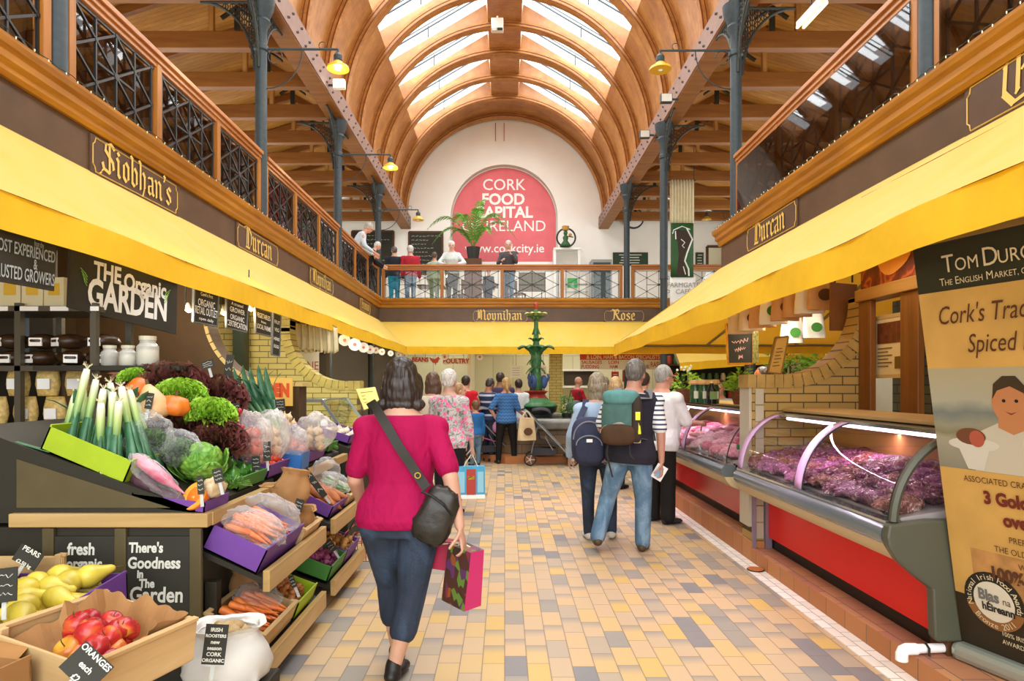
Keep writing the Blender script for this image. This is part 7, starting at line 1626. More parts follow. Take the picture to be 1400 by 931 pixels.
for i, (px0, px1, py0, py1) in enumerate(((697, 714, 500, 516), (738, 747, 500, 517))):
    q = [P(px0, py0, 18.3), P(px1, py0, 18.3), P(px1, py1, 18.3), P(px0, py1, 18.3)]; t2, ctr, ux, uz, nn = board('white_menu_card', ('white scroll shaped notice left of the fountain stem', 'white scroll shaped notice right of the fountain stem')[i], 'notice', *q, .01, WHITE); b = MB()
    for k in range(4): b.bar(ctr+ux*-.3+uz*(.3-.2*k)+nn*.004, ctr+ux*.3+uz*(.3-.2*k)+nn*.004, .004, .01)
    b.build('notice_lines', mat('notice_grey', '#9a9a94', .7), t2); b = MB(); b.bar((ctr.x, ctr.y+.006, ctr.z+.1), (ctr.x, ctr.y+.006, 3.56), .008, .008); b.build('hanger', IRON_D, t2)
# ---------------------------------------------------------------- fountain
FC = Vector(((733-690)*14.2/F, 14.2, 0)); STONE = mat('wet_grey_stone', '#77746a', .25, var=.25, vscale=5); FSTONE = bricks('brown_basin_stone', '#6e5840', '#7d664a', '#443626', 'XZ', .35, .18); FGREEN = mat('fountain_green', '#44794a', .4, var=.35, vscale=7); FGOLD = mat('pale_leaf_edge', '#bfc46a', .4, var=.2); FRED = mat('fountain_red', '#a8382c', .35); FBLUE = mat('heron_blue', '#3f5a8a', .35, var=.2); FBLK = mat('fountain_black', '#262a26', .3)
ft = thing('fountain', 'painted cast iron fountain with green leaf tiers and black urn in a stone basin', 'fountain', FC)
def octa(r, z): return [FC+Vector((r*cos(a), r*sin(a), z)) for a in [2*pi*(i+.5)/8 for i in range(8)]]
b = MB(); b.loft([octa(1.75, 0), octa(1.75, .14), octa(1.6, .16), octa(1.6, .17)]); b.build('step', KERBT, ft)
b = MB(); b.loft([octa(1.55, .14), octa(1.5, .62)], cap=False); b.loft([octa(1.25, .62), octa(1.25, .14)], cap=False); b.build('basin_wall', FSTONE, ft)
b = MB(); b.loft([octa(1.50, .62), octa(1.62, .66), octa(1.63, .80), octa(1.57, .86), octa(1.24, .86), octa(1.22, .80), octa(1.22, .62)], cap=False); b.build('basin_rim', STONE, ft, bevel=.02)
b = MB(); b.loft([octa(1.24, .70), octa(1.24, .705)]); b.build('water', mat('dark_water', '#2d3a38', .05, spec=.8), ft)
def zz(py): return H+(526-py)*14.2/F
b = MB(); b.lathe([(.5, .14), (.5, .3), (.3, .4), (.24, .55), (.3, .62), (.36, .7), (.36, zz(566)), (.44, zz(562)), (.46, zz(556))], FC, 28); b.build('urn', FBLK, ft, smooth=True, auto=40)
b = MB(); b.lathe([(.46, zz(556)), (.47, zz(554)), (.36, zz(549)), (.26, zz(545)), (.25, zz(544))], FC, 28, ribs=12, ribd=.05); b.build('leaf_collar', FGREEN, ft, smooth=True)
b = MB(); b.lathe([(.25, zz(545)), (.22, zz(542)), (.19, zz(539)), (.24, zz(536)), (.28, zz(535)), (.2, zz(534))], FC, 28); b.build('red_bowl', FRED, ft, smooth=True, auto=40)
b = MB(); b.lathe([(.15, zz(535)), (.12, zz(522)), (.1, zz(505)), (.12, zz(490)), (.1, zz(480)), (.06, zz(466)), (.045, zz(440)), (.05, zz(425)), (.02, zz(420))], FC, 16, ribs=6, ribd=.08); b.build('stem', FGREEN, ft, smooth=True)
def whorl(z, n, L, w, up, droop, m, nm='leaf'):
    for i in range(n):
        a = 2*pi*i/n+.3; d = Vector((cos(a), sin(a), 0)); s_ = Vector((-sin(a), cos(a), 0)); b = MB()
        b.grid(lambda u, v: FC+d*(.04+L*u)+s_*((v-.5)*w*(sin(pi*min(1, .25+u*.72)))*(1+.12*sin(u*20)))+Vector((0, 0, z+up*sin(u*pi*.6)-droop*u*u-.04*abs(v-.5)*2*w*3)), 8, 4); b.build(nm, m, ft, smooth=True, solid=.012)
whorl(zz(436), 8, .22, .17, .16, .04, FGOLD); whorl(zz(437), 8, .16, .14, .1, .02, FGREEN); whorl(zz(448), 6, .06, .05, -.1, .05, FGREEN); whorl(zz(467), 6, .14, .1, .1, .03, FGREEN); whorl(zz(485), 8, .38, .24, .26, .10, FGREEN); whorl(zz(492), 7, .16, .08, .06, .16, FGREEN); whorl(zz(503), 7, .18, .09, .05, .17, FGREEN)
b = MB(); b.lathe([(.03, zz(426)), (.05, zz(420)), (.045, zz(416)), (.015, zz(413))], FC, 12, ribs=6, ribd=.1); b.build('red_finial', FRED, ft, smooth=True)
for i in range(3):
    a = 2*pi*i/3-2.0; d = Vector((cos(a), sin(a), 0)); b = MB(); o = FC+d*.17; b.ball(o+Vector((0, 0, zz(522))), (.08, .08, .15), 12, 10); b.tube([o+d*.04+Vector((0, 0, zz(524))), o+d*.11+Vector((0, 0, zz(516))), o+d*.08+Vector((0, 0, zz(511))), o+d*.13+Vector((0, 0, zz(512)))], [.035, .028, .025, .008], 8); b.tube([o+Vector((0, 0, zz(530))), o+Vector((0, 0, zz(536)))], .014, 5); b.build('heron_figure', FBLUE, ft, smooth=True)
# topiary in a pot on the basin rim
p = Vector((1.26, 13.25, .861)); t = thing('topiary_plant', 'small dark green bush standing on the fountain rim', 'plant', p); b = MB(); b.lathe([(.09, 0), (.11, .1), (.1, .1)], p, 14); b.build('pot', FBLK, t); rr = random.Random(4); b = MB()
for i in range(240): a = rr.uniform(0, 6.28); z = .08+.36*rr.random(); r = (.15-.2*(z-.1)*.5)*sqrt(rr.random()); d = Vector((cos(a), sin(a), rr.uniform(-.3, .8))).normalized(); s_ = d.orthogonal().normalized()*.014; o = p+Vector((r*cos(a), r*sin(a), z)); b.add([o-s_, o+d*.02, o+s_, o+d*.05], [(0, 1, 2), (0, 2, 3)])
b.build('foliage', mat('bush_leaf', '#3f7a2c', .5, var=.4, vscale=20), t)
# ---------------------------------------------------------------- pushchairs
def buggy(label, x, y, yaw, hood, seat, handle_left=True, bag=None, toy=None):
    t = thing('pushchair', label, 'pushchair', (x, y, 0), yaw, group='pushchairs'); M0 = wm(t)
    def part(nm, f, m, pr=None, **kw): b = MB(); b.M = M0; f(b); return b.build(nm, m, pr or t, **kw)
    for s in (-1, 1):
        part('frame_tube', lambda b: (b.tube([(-.50, s*.2, 1.05), (-.42, s*.2, 1.0), (.42, s*.2, .13)], .014, 8), b.tube([(-.25, s*.2, .72), (-.38, s*.2, .13)], .013, 8), b.tube([(-.1, s*.2, .55), (.05, s*.2, .3)], .01, 6)), STEEL)
        for wx in (-.38, .42):
            wh_ = part('wheel', lambda b: (b.tube([(wx+.105*cos(a), s*.23, .12+.105*sin(a)) for a in [2*pi*i/18 for i in range(18)]], .016, 6, closed=True)), mat('buggy_tyre', '#2a2a2a', .7))
            part('wheel_hub', lambda b: [b.bar((wx, s*.23, .12), (wx+.1*cos(a), s*.23, .12+.1*sin(a)), .012, .012) for a in [2*pi*i/5 for i in range(5)]]+[b.lathe([(.025, -.02), (.025, .02)], (wx, s*.23, .12), 8, (0, 1, 0))], mat('pale_hub', '#c4c4be', .4), wh_)
    part('handle', lambda b: b.tube([(-.50, -.2, 1.05), (-.54, -.2, 1.06), (-.54, .2, 1.06), (-.50, .2, 1.05)], .016, 8), IRON_D)
    part('seat_fabric', lambda b: b.loft([[(px, sy*.18, pz) for sy in (-1, 1)]+[(px+.03, sy*.18, pz-.03) for sy in (1, -1)] for px, pz in ((-.32, .85), (-.22, .5), (.05, .42), (.22, .36), (.3, .2))]), seat)
    part('hood', lambda b: b.grid(lambda u, v: (-.3+.36*sin(u*pi*.55)-.05, (v-.5)*.4, .86+.24*cos(u*pi*.55-.5)-.05*(2*v-1)**2), 8, 6), hood, smooth=True, solid=.01)
    part('footrest', lambda b: b.box(.24, .42, -.16, .16, .17, .19), IRON_D)
    if bag: part('under_basket', lambda b: b.box(-.34, .1, -.17, .17, .2, .33), mat('mesh_basket', '#33343a', .7))
    return t, M0
x, y = (752-690)*12.55/F, 12.45
BG = mat('black_buggy_cloth', '#26262a', .7)
buggy('black pushchair with silver frame held by the blond woman', x, y, -.08, BG, BG, bag=True)
tote(Vector((x-.46, y-.25, 1.03)), .2, NAT, PRB, 'cream cloth bag hanging from the handle of the black pushchair', .34, .42, .07)
buggy('grey pushchair with pink toys beside the small child', (672-690)*12.9/F, 13.0, .25, mat('grey_buggy_cloth', '#6d6a6c', .7), mat('pink_buggy_cloth', '#c85a94', .7), bag=True)
o = lump(71, (.07, .07, .12), mat('pink_toy_cloth', '#e08ab4', .7), 'soft_toy'); o.location = (x+.36, y-.1, .22); tag(o, 'pink soft toy on the footrest of the black pushchair', 'toy'); o = lump(72, (.1, .1, .13), mat('lilac_toy_cloth', '#c884b4', .7), 'soft_toy'); o.location = ((672-690)*12.7/F+.12, 12.75, .6); tag(o, 'pink and lilac bundle in the grey pushchair', 'toy')
# ---------------------------------------------------------------- far butcher-side stall seen under the orange canvas
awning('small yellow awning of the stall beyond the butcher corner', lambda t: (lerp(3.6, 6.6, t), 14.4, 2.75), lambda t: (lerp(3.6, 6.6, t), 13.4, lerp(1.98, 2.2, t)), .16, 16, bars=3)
boxthing('far_stall_counter', 'far stall counter under the small yellow awning', 'counter', 3.7, 6.6, 13.6, 14.2, 0, 1.0, mat('far_counter_red', '#8a2a20', .5), (('counter_top', (3.65, 6.65, 13.55, 14.25, 1.0, 1.05), SHELFW),))
su = thing('far_stock_shelf', 'dark shelves of jars behind the small yellow awning', 'shelf', (5.1, 15.0, 0)); b = MB(); b.box(3.7, 6.6, 15.2, 15.25, 0, 3.3); b.build('back_board', mat('far_shelf_dark', '#2c3024', .7), su)
for z in (1.2, 1.6, 2.0): b = MB(); b.box(3.7, 6.6, 14.9, 15.2, z-.03, z); b.build('shelf_board', DARKWOOD, su)
rn = random.Random(8); b = MB(); b.lathe([(.05, 0), (.055, .02), (.055, .14), (.04, .17), (.045, .19), (.02, .2)], (0, 0, 0), 10); j0 = None; cols_ = [mat('jar_green', '#3f6a3a', .3), mat('jar_red', '#a83a2a', .3), mat('jar_pale', '#cfc8a8', .3)]
for z in (1.2, 1.6, 2.0):
    for i in range(18):
        m = rn.choice(cols_)
        if j0 is None or i < 3 and z == 1.2: bb_ = MB(); bb_.lathe([(.05, 0), (.055, .02), (.055, .14), (.04, .17), (.045, .19), (.02, .2)], (0, 0, 0), 10); j0 = bb_.build('preserve_jar', cols_[i % 3], smooth=True, loc=(0, 0, 0)); o = j0; js = locals().setdefault('js', []); js.append(o)
        else: o = rn.choice(js).copy(); C.objects.link(o)
        o.location = (3.8+.155*i, 15.02, z+.001); tag(o, 'small preserve jar in the rows on the far dark shelves', 'jar', 'jars on the far shelves')
# green plants by the side entrance
for i, (px, py, Y, lb) in enumerate(((1135, 478, 11.9, 'leafy green climbing plant glimpsed through the brick circle'), (1080, 490, 12.6, 'leafy plant beyond the small yellow awning'))):
    p = P(px, py, Y); t = thing('leafy_plant', lb, 'plant', (p.x, p.y, 0)); b = MB(); b.lathe([(.18, 0), (.24, .4), (.2, .4)], (p.x, p.y, 0), 14); b.build('pot', mat('clay_pot', '#8a5a3a', .7), t); b = MB(); b.tube([(p.x, p.y, .35), (p.x+.02, p.y, 1.2), (p.x, p.y, p.z)], [.03, .025, .015], 6); b.build('stem', STEMB, t); rr = random.Random(i); b = MB()
    for j in range(260): a = rr.uniform(0, 6.28); el = rr.uniform(-1, 1.2); r = .5*rr.random()**.5; o = p+Vector((r*cos(a)*cos(el), r*sin(a)*cos(el), r*sin(el)*1.2-.15)); d = Vector((cos(a), sin(a), rr.uniform(-.5, .6))).normalized(); s_ = d.orthogonal().normalized()*.035; b.add([o-s_, o+d*.06, o+s_, o+d*.14], [(0, 1, 2), (0, 2, 3)])
    b.build('foliage', mat('bright_leaf', '#7fae28', .5), t)
# ================================================================ people
TMP = bpy.data.scenes.new('tmp')
def remesh(b, voxel, it=5):
    me = bpy.data.meshes.new('r'); me.from_pydata([tuple(v) for v in b.v], [], b.f)
    bm = bmesh.new(); bm.from_mesh(me); bmesh.ops.recalc_face_normals(bm, faces=bm.faces); bm.to_mesh(me); bm.free()
    o = bpy.data.objects.new('r', me); TMP.collection.objects.link(o)
    m = o.modifiers.new('r', 'REMESH'); m.mode = 'VOXEL'; m.voxel_size = voxel
    if it: s = o.modifiers.new('s', 'SMOOTH'); s.factor = .5; s.iterations = it
    vl = TMP.view_layers[0]; vl.update(); dg = vl.depsgraph
    r = bpy.data.meshes.new_from_object(o.evaluated_get(dg)); bpy.data.objects.remove(o); bpy.data.meshes.remove(me); return r
def cap_(b, p0, r0, p1, r1, n=12):
    """tapered limb segment with round ends"""
    p0, p1 = Vector(p0), Vector(p1); d = p1-p0; L = d.length; d = d/L if L > 1e-6 else Vector((0, 0, 1))
    prof = [(r0*sin(a), -r0*cos(a)) for a in (.15, .6, 1.1)]+[(r0, 0)]+[(r1, L)]+[(r1*cos(a), L+r1*sin(a)) for a in (.5, 1.0, 1.42)]
    b.lathe(prof, p0, n, d)
def put_mesh(me, name, m, parent, M0, shift=None, disp=None):
    inv = (wm(parent).inverted() @ M0)
    for v in me.vertices: v.co = inv @ v.co
    me.materials.clear()
    for q in (m if isinstance(m, (list, tuple)) else [m]): me.materials.append(q)
    me.polygons.foreach_set('use_smooth', [True]*len(me.polygons)); me.name = name
    o = bpy.data.objects.new(name, me); C.objects.link(o); o.parent = parent; return o
SKIN = {}
def skin(c):
    if c not in SKIN:
        k = NT('skin_tone'); nz = k.n('ShaderNodeTexNoise', i_Scale=18.0, i_Detail=3.0); k.l(k.coord(), nz.inputs[0]); q = lin(c)
        k.l(k.ramp(nz.outputs[0], [(.3, tuple(x*.9 for x in q)), (.7, c)]), k.b.inputs['Base Color']); k.b.inputs['Roughness'].default_value = .5; k.b.inputs['Subsurface Weight'].default_value = .12; k.b.inputs['Subsurface Radius'].default_value = (.02, .008, .005); SKIN[c] = k.m
    return SKIN[c]
HAIRM = {}
def hairmat(c):
    if c not in HAIRM:
        k = NT('hair_strands'); nz = k.n('ShaderNodeTexNoise', i_Scale=1.0, i_Detail=4.0); k.l(k.coord('Object', (120, 120, 14)), nz.inputs[0]); q = lin(c)
        k.l(k.ramp(nz.outputs[0], [(.3, tuple(x*.55 for x in q)), (.7, tuple(min(1, x*1.35) for x in q))]), k.b.inputs['Base Color']); k.b.inputs['Roughness'].default_value = .42; k.bump(nz.outputs[0], .5, .006); HAIRM[c] = k.m
    return HAIRM[c]
CLO = {}
def cloth(c, fold=.35):
    if c not in CLO:
        k = NT('cloth_weave'); nz = k.n('ShaderNodeTexNoise', i_Scale=9.0, i_Detail=4.0, i_Distortion=1.4); k.l(k.coord('Object', (1, 1, .55)), nz.inputs[0]); q = lin(c)
        k.l(k.ramp(nz.outputs[0], [(.3, tuple(x*.86 for x in q)), (.7, tuple(min(1, x*1.06) for x in q))]), k.b.inputs['Base Color']); k.b.inputs['Roughness'].default_value = .8; k.b.inputs['Specular IOR Level'].default_value = .2; k.bump(nz.outputs[0], fold, .03); CLO[c] = k.m
    return CLO[c]
def denim(name, a, b_, c):
    k = NT(name); nz = k.n('ShaderNodeTexNoise', i_Scale=7.0, i_Detail=5.0, i_Distortion=.8); k.l(k.coord('Object', (1, 1, .5)), nz.inputs[0]); n2 = k.n('ShaderNodeTexNoise', i_Scale=160.0); k.l(k.coord(), n2.inputs[0])
    k.l(k.ramp(k.math('ADD', k.math('MULTIPLY', nz.outputs[0], .8), k.math('MULTIPLY', n2.outputs[0], .2)), [(.3, a), (.5, b_), (.68, c)]), k.b.inputs['Base Color']); k.b.inputs['Roughness'].default_value = .8; k.bump(nz.outputs[0], .4, .03); return k.m
def stripes(name, a, b_, period, duty=.4, axis=2):
    k = NT(name); sp = k.n('ShaderNodeSeparateXYZ'); k.l(k.coord(), sp.inputs[0]); f = k.math('LESS_THAN', k.math('FRACT', k.math('MULTIPLY', sp.outputs[axis], 1/period)), duty); k.l(k.mix(f, a, b_), k.b.inputs['Base Color']); k.b.inputs['Roughness'].default_value = .8; return k.m
def floral(name):
    k = NT(name); vo = k.n('ShaderNodeTexVoronoi', i_Scale=15.0); nz = k.n('ShaderNodeTexNoise', i_Scale=11.0, i_Detail=3.0, i_Distortion=2.0); k.l(k.coord(), nz.inputs[0]); k.l(k.coord(), vo.inputs[0])
    c = k.ramp(nz.outputs[0], [(.36, '#5f6a58'), (.44, '#a8a4a0'), (.55, '#cfc8c6'), (.66, '#8f8a8a')]); f = k.math('LESS_THAN', k.math('ADD', vo.outputs[0], k.math('MULTIPLY', nz.outputs[0], .25)), .5)
    c2 = k.ramp(vo.outputs[0], [(.08, '#d04a86'), (.2, '#e890b4'), (.32, '#e0568e'), (.45, '#f0b8cc')]); k.l(k.mix(f, c, c2), k.b.inputs['Base Color']); k.b.inputs['Roughness'].default_value = .75; return k.m
def zigzag(name, a, b_):
    k = NT(name); sp = k.n('ShaderNodeSeparateXYZ'); k.l(k.coord(), sp.inputs[0]); z = k.math('ADD', sp.outputs[2], k.math('MULTIPLY', k.math('PINGPONG', k.math('ADD', sp.outputs[0], 5.0), .03), .8)); f = k.math('LESS_THAN', k.math('FRACT', k.math('MULTIPLY', z, 16.0)), .3); k.l(k.mix(f, a, b_), k.b.inputs['Base Color']); k.b.inputs['Roughness'].default_value = .8; return k.m
EYEW = mat('eye_white', '#e8e4dc', .3); EYED = mat('eye_iris', '#3a2c20', .2); LIPM = mat('lips', '#a85a50', .5)
def N_(v): return Vector(v).normalized()
def hand(b, wrist, d, palm_n, h, side, curl=.5, spread=1.0):
    """palm, four unequal bent fingers and a thumb leaving the side of the palm"""
    d = N_(d); pn = N_(palm_n); pn = (pn-d*pn.dot(d)).normalized(); sx = d.cross(pn)*side; k = h/1.7
    w = Vector(wrist); pl = .085*k
    b.loft([[w+d*(pl*t)+sx*(cos(a)*wd*k)+pn*(sin(a)*.013*k) for a in [2*pi*i/10 for i in range(10)]] for t, wd in ((-.12, .024), (.15, .03), (.6, .04), (1.0, .04), (1.08, .036))])
    for i, (o, L) in enumerate(((-.03, .068), (-.01, .078), (.01, .074), (.029, .058))):
        p = w+d*pl+sx*(o*k); dd = d+sx*(o*2.5*spread); dd.normalize(); r = .0092*k; cu = curl
        for s_ in (.45, .32, .25):
            q = p+dd*(L*s_*k); cap_(b, p, r, q, r*.92, 8); p = q; r *= .92; dd = (dd*cos(cu)+pn*sin(cu)).normalized()
    p = w+d*(pl*.3)-sx*(.03*k); dd = (d*.6-sx*.75+pn*.35).normalized(); r = .011*k
    for L in (.038, .03, .025): q = p+dd*(L*k); cap_(b, p, r, q, r*.93, 8); p = q; r *= .93; dd = (dd*.8+d*.35+pn*curl*.5).normalized()
def person(label, loc, h=1.7, face=0., lean=0., side_lean=0., head=(0, 0, 0), build=1.0, belly=0., hipw=1.0, skin_c='#c9957a', hair='short', hair_c='#3a2c22', top=None, top_m=None, hem=.49, sleeve=1.0, neck=.825,
           legs=(((.0, .0, -1), (0, 0, -1)), ((0, 0, -1), (0, 0, -1))), arms=(((-.12, .0, -1), (-.05, .15, -1)), ((.12, 0, -1), (.05, .15, -1))), hands=(.5, .5), leg_m=None, leg_end=.97, leg_r=1.0, leg_flare=1.0, shoe_m=None, vx=.013, female=False, skirt=None, vest=None, group=None, child=False, glasses=False, lift=True, tinfl=.012):
    R = Matrix.Translation(loc) @ Matrix.Rotation(face, 4, 'Z'); t = thing('person', label, 'person', loc, face, group=group)
    hp = .5*h; pel = Vector((0, 0, hp)); LM = Matrix.Translation(pel) @ Matrix.Rotation(-lean, 4, 'X') @ Matrix.Rotation(side_lean, 4, 'Y') @ Matrix.Translation(-pel)
    bw = build; hs = 1.25 if child else 1.0
    # legs
    hx = .052*h*hipw; L1, L2 = .235*h, .225*h; J = []
    for s, (td, sd) in zip((-1, 1), legs):
        hip = Vector((s*hx, 0, .495*h)); kn = hip+N_(td)*L1; an = kn+N_(sd)*L2; J.append((hip, kn, an, N_(sd)))
    dz = min(j[2].z-.038*h*(1 if abs(j[3].y) < .5 else .6) for j in J) if lift else 0
    S_ = Matrix.Translation((0, 0, -dz))
    def T(p): return R @ (S_ @ Vector(p))
    def U(p): return R @ (S_ @ (LM @ Vector(p)))          # upper body
    # torso rings (z, rx, ry, y offset)
    tr = [(.455, .088*hipw, .062, -.004), (.50, .10*hipw, .074, -.008), (.545, .097*hipw, .070, -.004), (.60, .083, .062+belly*.6, .004+belly*.5), (.66, .088, .066+belly*.5, .006+belly*.4), (.725, .098, .070, .004), (.775, .106, .064, -.002), (.805, .094, .054, -.006), (.83, .055, .042, -.008), (.85, .036, .037, -.004), (.885, .034, .036, .004)]
    if female: tr[3] = (.61, .081, .060+belly*.6, .002); tr[5] = (.72, .09, .074, .01); tr[6] = (.775, .096, .06, -.002); tr[7] = (.805, .086, .05, -.006)
    def rings(z0, z1, inf, fl=0):
        out = []
        zs = [r[0] for r in tr]; zz = sorted(set([z0, z1]+[z for z in zs if z0 < z < z1]))
        for z in zz:
            i = max(0, min(len(tr)-2, max([k for k in range(len(tr)) if tr[k][0] <= z] or [0]))); a, c = tr[i], tr[i+1]; u = min(1, max(0, (z-a[0])/(c[0]-a[0]))); rx, ry, yo = [a[q]+(c[q]-a[q])*u for q in (1, 2, 3)]
            e = inf*(1+fl*max(0, (.56-z)*8)); out.append([U((( rx*bw*h+e)*(1 if abs(cos(g)) < 1e-6 else 1)*cos(g), (ry*bw*h+e)*sin(g)*(1.0-.0*abs(cos(g)))+yo*h, z*h)) for g in [2*pi*i_/24 for i_ in range(24)]])
        return out
    b = MB(); b.loft(rings(.455, .885, 0)); AR = []
    # shoulders and arms
    shx = .108*h*bw if not female else .098*h*bw
    for s, (ud, fd), cu in zip((-1, 1), arms, hands):
        sh = Vector((s*shx, -.006*h, (.786 if female else .793)*h)); el = sh+N_(ud)*.172*h; wr = el+N_(fd)*.148*h; AR.append((sh, el, wr, s))
        cap_(b, U(sh), .030*h*bw**.5, U(el), .0235*h*bw**.5); cap_(b, U(el), .024*h*bw**.5, U(wr), .0155*h)
        f = N_(U(wr)-U(el)); side_v = (R.to_3x3() @ Vector((-s, .25, 0))); hand(b, U(wr)+f*.004*h, f, side_v, h*hs**.3, s, cu)
    for (hip, kn, an, sd), s in zip(J, (-1, 1)):
        q_ = .8 if leg_m else 1; q2 = .72 if leg_m and leg_end > .9 else 1
        cap_(b, T(hip), .052*h*hipw*q_, T(kn), .033*h*q_); cap_(b, T(kn), .034*h*q2, T(kn.lerp(an, .35)+Vector((0, -.01*h, 0))), .0335*h*q2); cap_(b, T(kn.lerp(an, .35)+Vector((0, -.01*h, 0))), .0335*h*q2, T(an), .0205*h*q2**.3)
    # head on the neck
    hc = Vector((0, .012*h, (.93 if not child else .935)*h)); HR = Matrix.Rotation(head[0], 4, 'Z') @ Matrix.Rotation(head[1], 4, 'X') @ Matrix.Rotation(head[2], 4, 'Y')
    nb_ = Vector((0, 0, .875*h)); HM = Matrix.Translation(nb_) @ HR @ Matrix.Translation(hc-nb_); hr = (R @ S_ @ LM).to_3x3() @ HR.to_3x3(); k = h*hs
    def Hd(p): return R @ (S_ @ (LM @ (HM @ (Vector(p)*k))))
    b.ball(Hd((0, -.004, .008)), (.0455*k, .056*k, .060*k), 20, 14, hr); b.ball(Hd((0, .014, -.026)), (.036*k, .04*k, .042*k), 16, 12, hr); b.ball(Hd((0, .044, -.048)), (.016*k, .012*k, .012*k), 10, 8, hr)
    b.ball(Hd((0, .054, -.012)), (.0085*k, .013*k, .015*k), 10, 8, hr); b.ball(Hd((0, .047, .012)), (.03*k, .008*k, .008*k), 12, 6, hr)
    for s in (-1, 1): b.ball(Hd((s*.0455, -.004, -.008)), (.007*k, .013*k, .020*k), 10, 8, hr)
    cap_(b, Hd((0, -.012, -.03)), .033*h, U((0, -.006*h, .83*h)), .036*h)
    put_mesh(remesh(b, vx*.62, 3), 'body', skin(skin_c), t, Matrix.Identity(4))
    for s in (-1, 1):
        b = MB(); b.ball(Hd((s*.018, .0475, .0)), (.0072*k, .005*k, .0045*k), 8, 6, hr); b.ball(Hd((s*.018, .0515, .0)), (.0032*k, .002*k, .0036*k), 8, 6, hr); b.build('eye', EYED, t, smooth=True)
    b = MB(); b.ball(Hd((0, .0535, -.034)), (.014*k, .005*k, .0042*k), 10, 6, hr); b.build('mouth', LIPM, t, smooth=True)
    if glasses:
        b = MB()
        for s in (-1, 1): b.tube([Hd((s*.019+.013*cos(a), .060, .009*sin(a))) for a in [2*pi*i/12 for i in range(12)]], .0012*k, 4, closed=True); b.tube([Hd((s*.032, .06, .002)), Hd((s*.048, .03, .004)), Hd((s*.047, -.005, .0))], .0012*k, 4)
        b.tube([Hd((-.006, .06, .002)), Hd((.006, .06, .002))], .0012*k, 4); b.build('glasses', IRON_D, t)
    # hair
    hb = MB()
    if hair != 'bald':
        hb.ball(Hd((0, -.014, .018)), (.0525*k, .057*k, .060*k), 20, 14, hr)
        if hair in ('short', 'man'): hb.ball(Hd((0, -.03, -.008)), (.045*k, .034*k, .042*k), 16, 10, hr)
        if hair == 'curly': hb.ball(Hd((0, -.012, .022)), (.057*k, .062*k, .062*k), 20, 14, hr); hb.ball(Hd((0, -.032, -.008)), (.050*k, .036*k, .045*k), 16, 10, hr)
        if hair in ('bob', 'long', 'pony'): hb.ball(Hd((0, -.026, -.012)), (.058*k, .047*k, .058*k), 18, 12, hr)
        if hair == 'bob':
            hb.ball(Hd((0, -.026, -.036)), (.066*k, .044*k, .056*k), 18, 12, hr)
            for s in (-1, 1): hb.ball(Hd((s*.047, .002, -.028)), (.02*k, .034*k, .055*k), 12, 10, hr); hb.ball(Hd((s*.056, -.03, -.074)), (.022*k, .022*k, .02*k), 10, 8, hr)
            hb.ball(Hd((0, -.036, -.072)), (.055*k, .03*k, .026*k), 14, 8, hr)
        if hair == 'long':
            hb.ball(Hd((0, -.03, -.06)), (.058*k, .035*k, .075*k), 18, 12, hr)
            for s in (-1, 1): hb.ball(Hd((s*.046, -.002, -.045)), (.018*k, .028*k, .065*k), 12, 10, hr)
        if hair == 'pony': cap_(hb, Hd((0, -.065, .0)), .018*k, Hd((0, -.08, -.06)), .02*k); cap_(hb, Hd((0, -.08, -.06)), .02*k, Hd((.004, -.072, -.11)), .007*k)
        me = remesh(hb, max(.006, vx*.55), 5); cc = Hd((0, 0, 0))
        for v in me.vertices:
            q = v.co-cc; n_ = noise.noise(Vector((q.x*55, q.y*55, q.z*9)))+.5*noise.noise(Vector((q.x*110, q.y*110, q.z*16))); v.co += q.normalized()*n_*.0045*k
        put_mesh(me, 'hair', hairmat(hair_c), t, Matrix.Identity(4))
    elif hair_c:
        for s in (-1, 1): hb.ball(Hd((s*.034, -.026, -.012)), (.018*k, .03*k, .028*k), 12, 8, hr)
        put_mesh(remesh(hb, .008, 2), 'hair', hairmat(hair_c), t, Matrix.Identity(4))
    # top
    if top_m is not None:
        b = MB(); b.loft(rings(hem, neck, tinfl, .9 if hem < .52 else .3))
        for sh, el, wr, s in AR:
            ih = tinfl*.9; cap_(b, U(sh+Vector((-s*.03*h, 0, .004*h))), .032*h*bw**.5+ih*.5, U(sh+Vector((s*.002*h, 0, -.003*h))), .0335*h*bw**.5+ih*.5)
            if sleeve <= .5: e = sh.lerp(el, sleeve*2); cap_(b, U(sh+Vector((-s*.012*h, 0, -.004*h))), .036*h*bw**.5+ih*.6, U(e), (.031*h*bw**.5)+ih*.6)
            elif sleeve > .5:
                cap_(b, U(sh+Vector((-s*.012*h, 0, -.004*h))), .034*h*bw**.5+ih*.6, U(el), .028*h*bw**.5+ih*.5); e = el.lerp(wr, (sleeve-.5)*2*.97); cap_(b, U(el), .028*h*bw**.5+ih*.5, U(e), .021*h+ih*.6)
        put_mesh(remesh(b, vx*.85, 4), top or 'shirt', top_m, t, Matrix.Identity(4))
    if vest is not None:
        b = MB(); b.loft(rings(hem-.012, .822, tinfl+.014, .9))
        for s in (-1, 1): cap_(b, U((s*shx*.55, -.006*h, .80*h)), .036*h+.016, U((s*shx*.95, -.006*h, .785*h)), .036*h+.012)
        put_mesh(remesh(b, vx*.85, 4), 'vest', vest, t, Matrix.Identity(4))
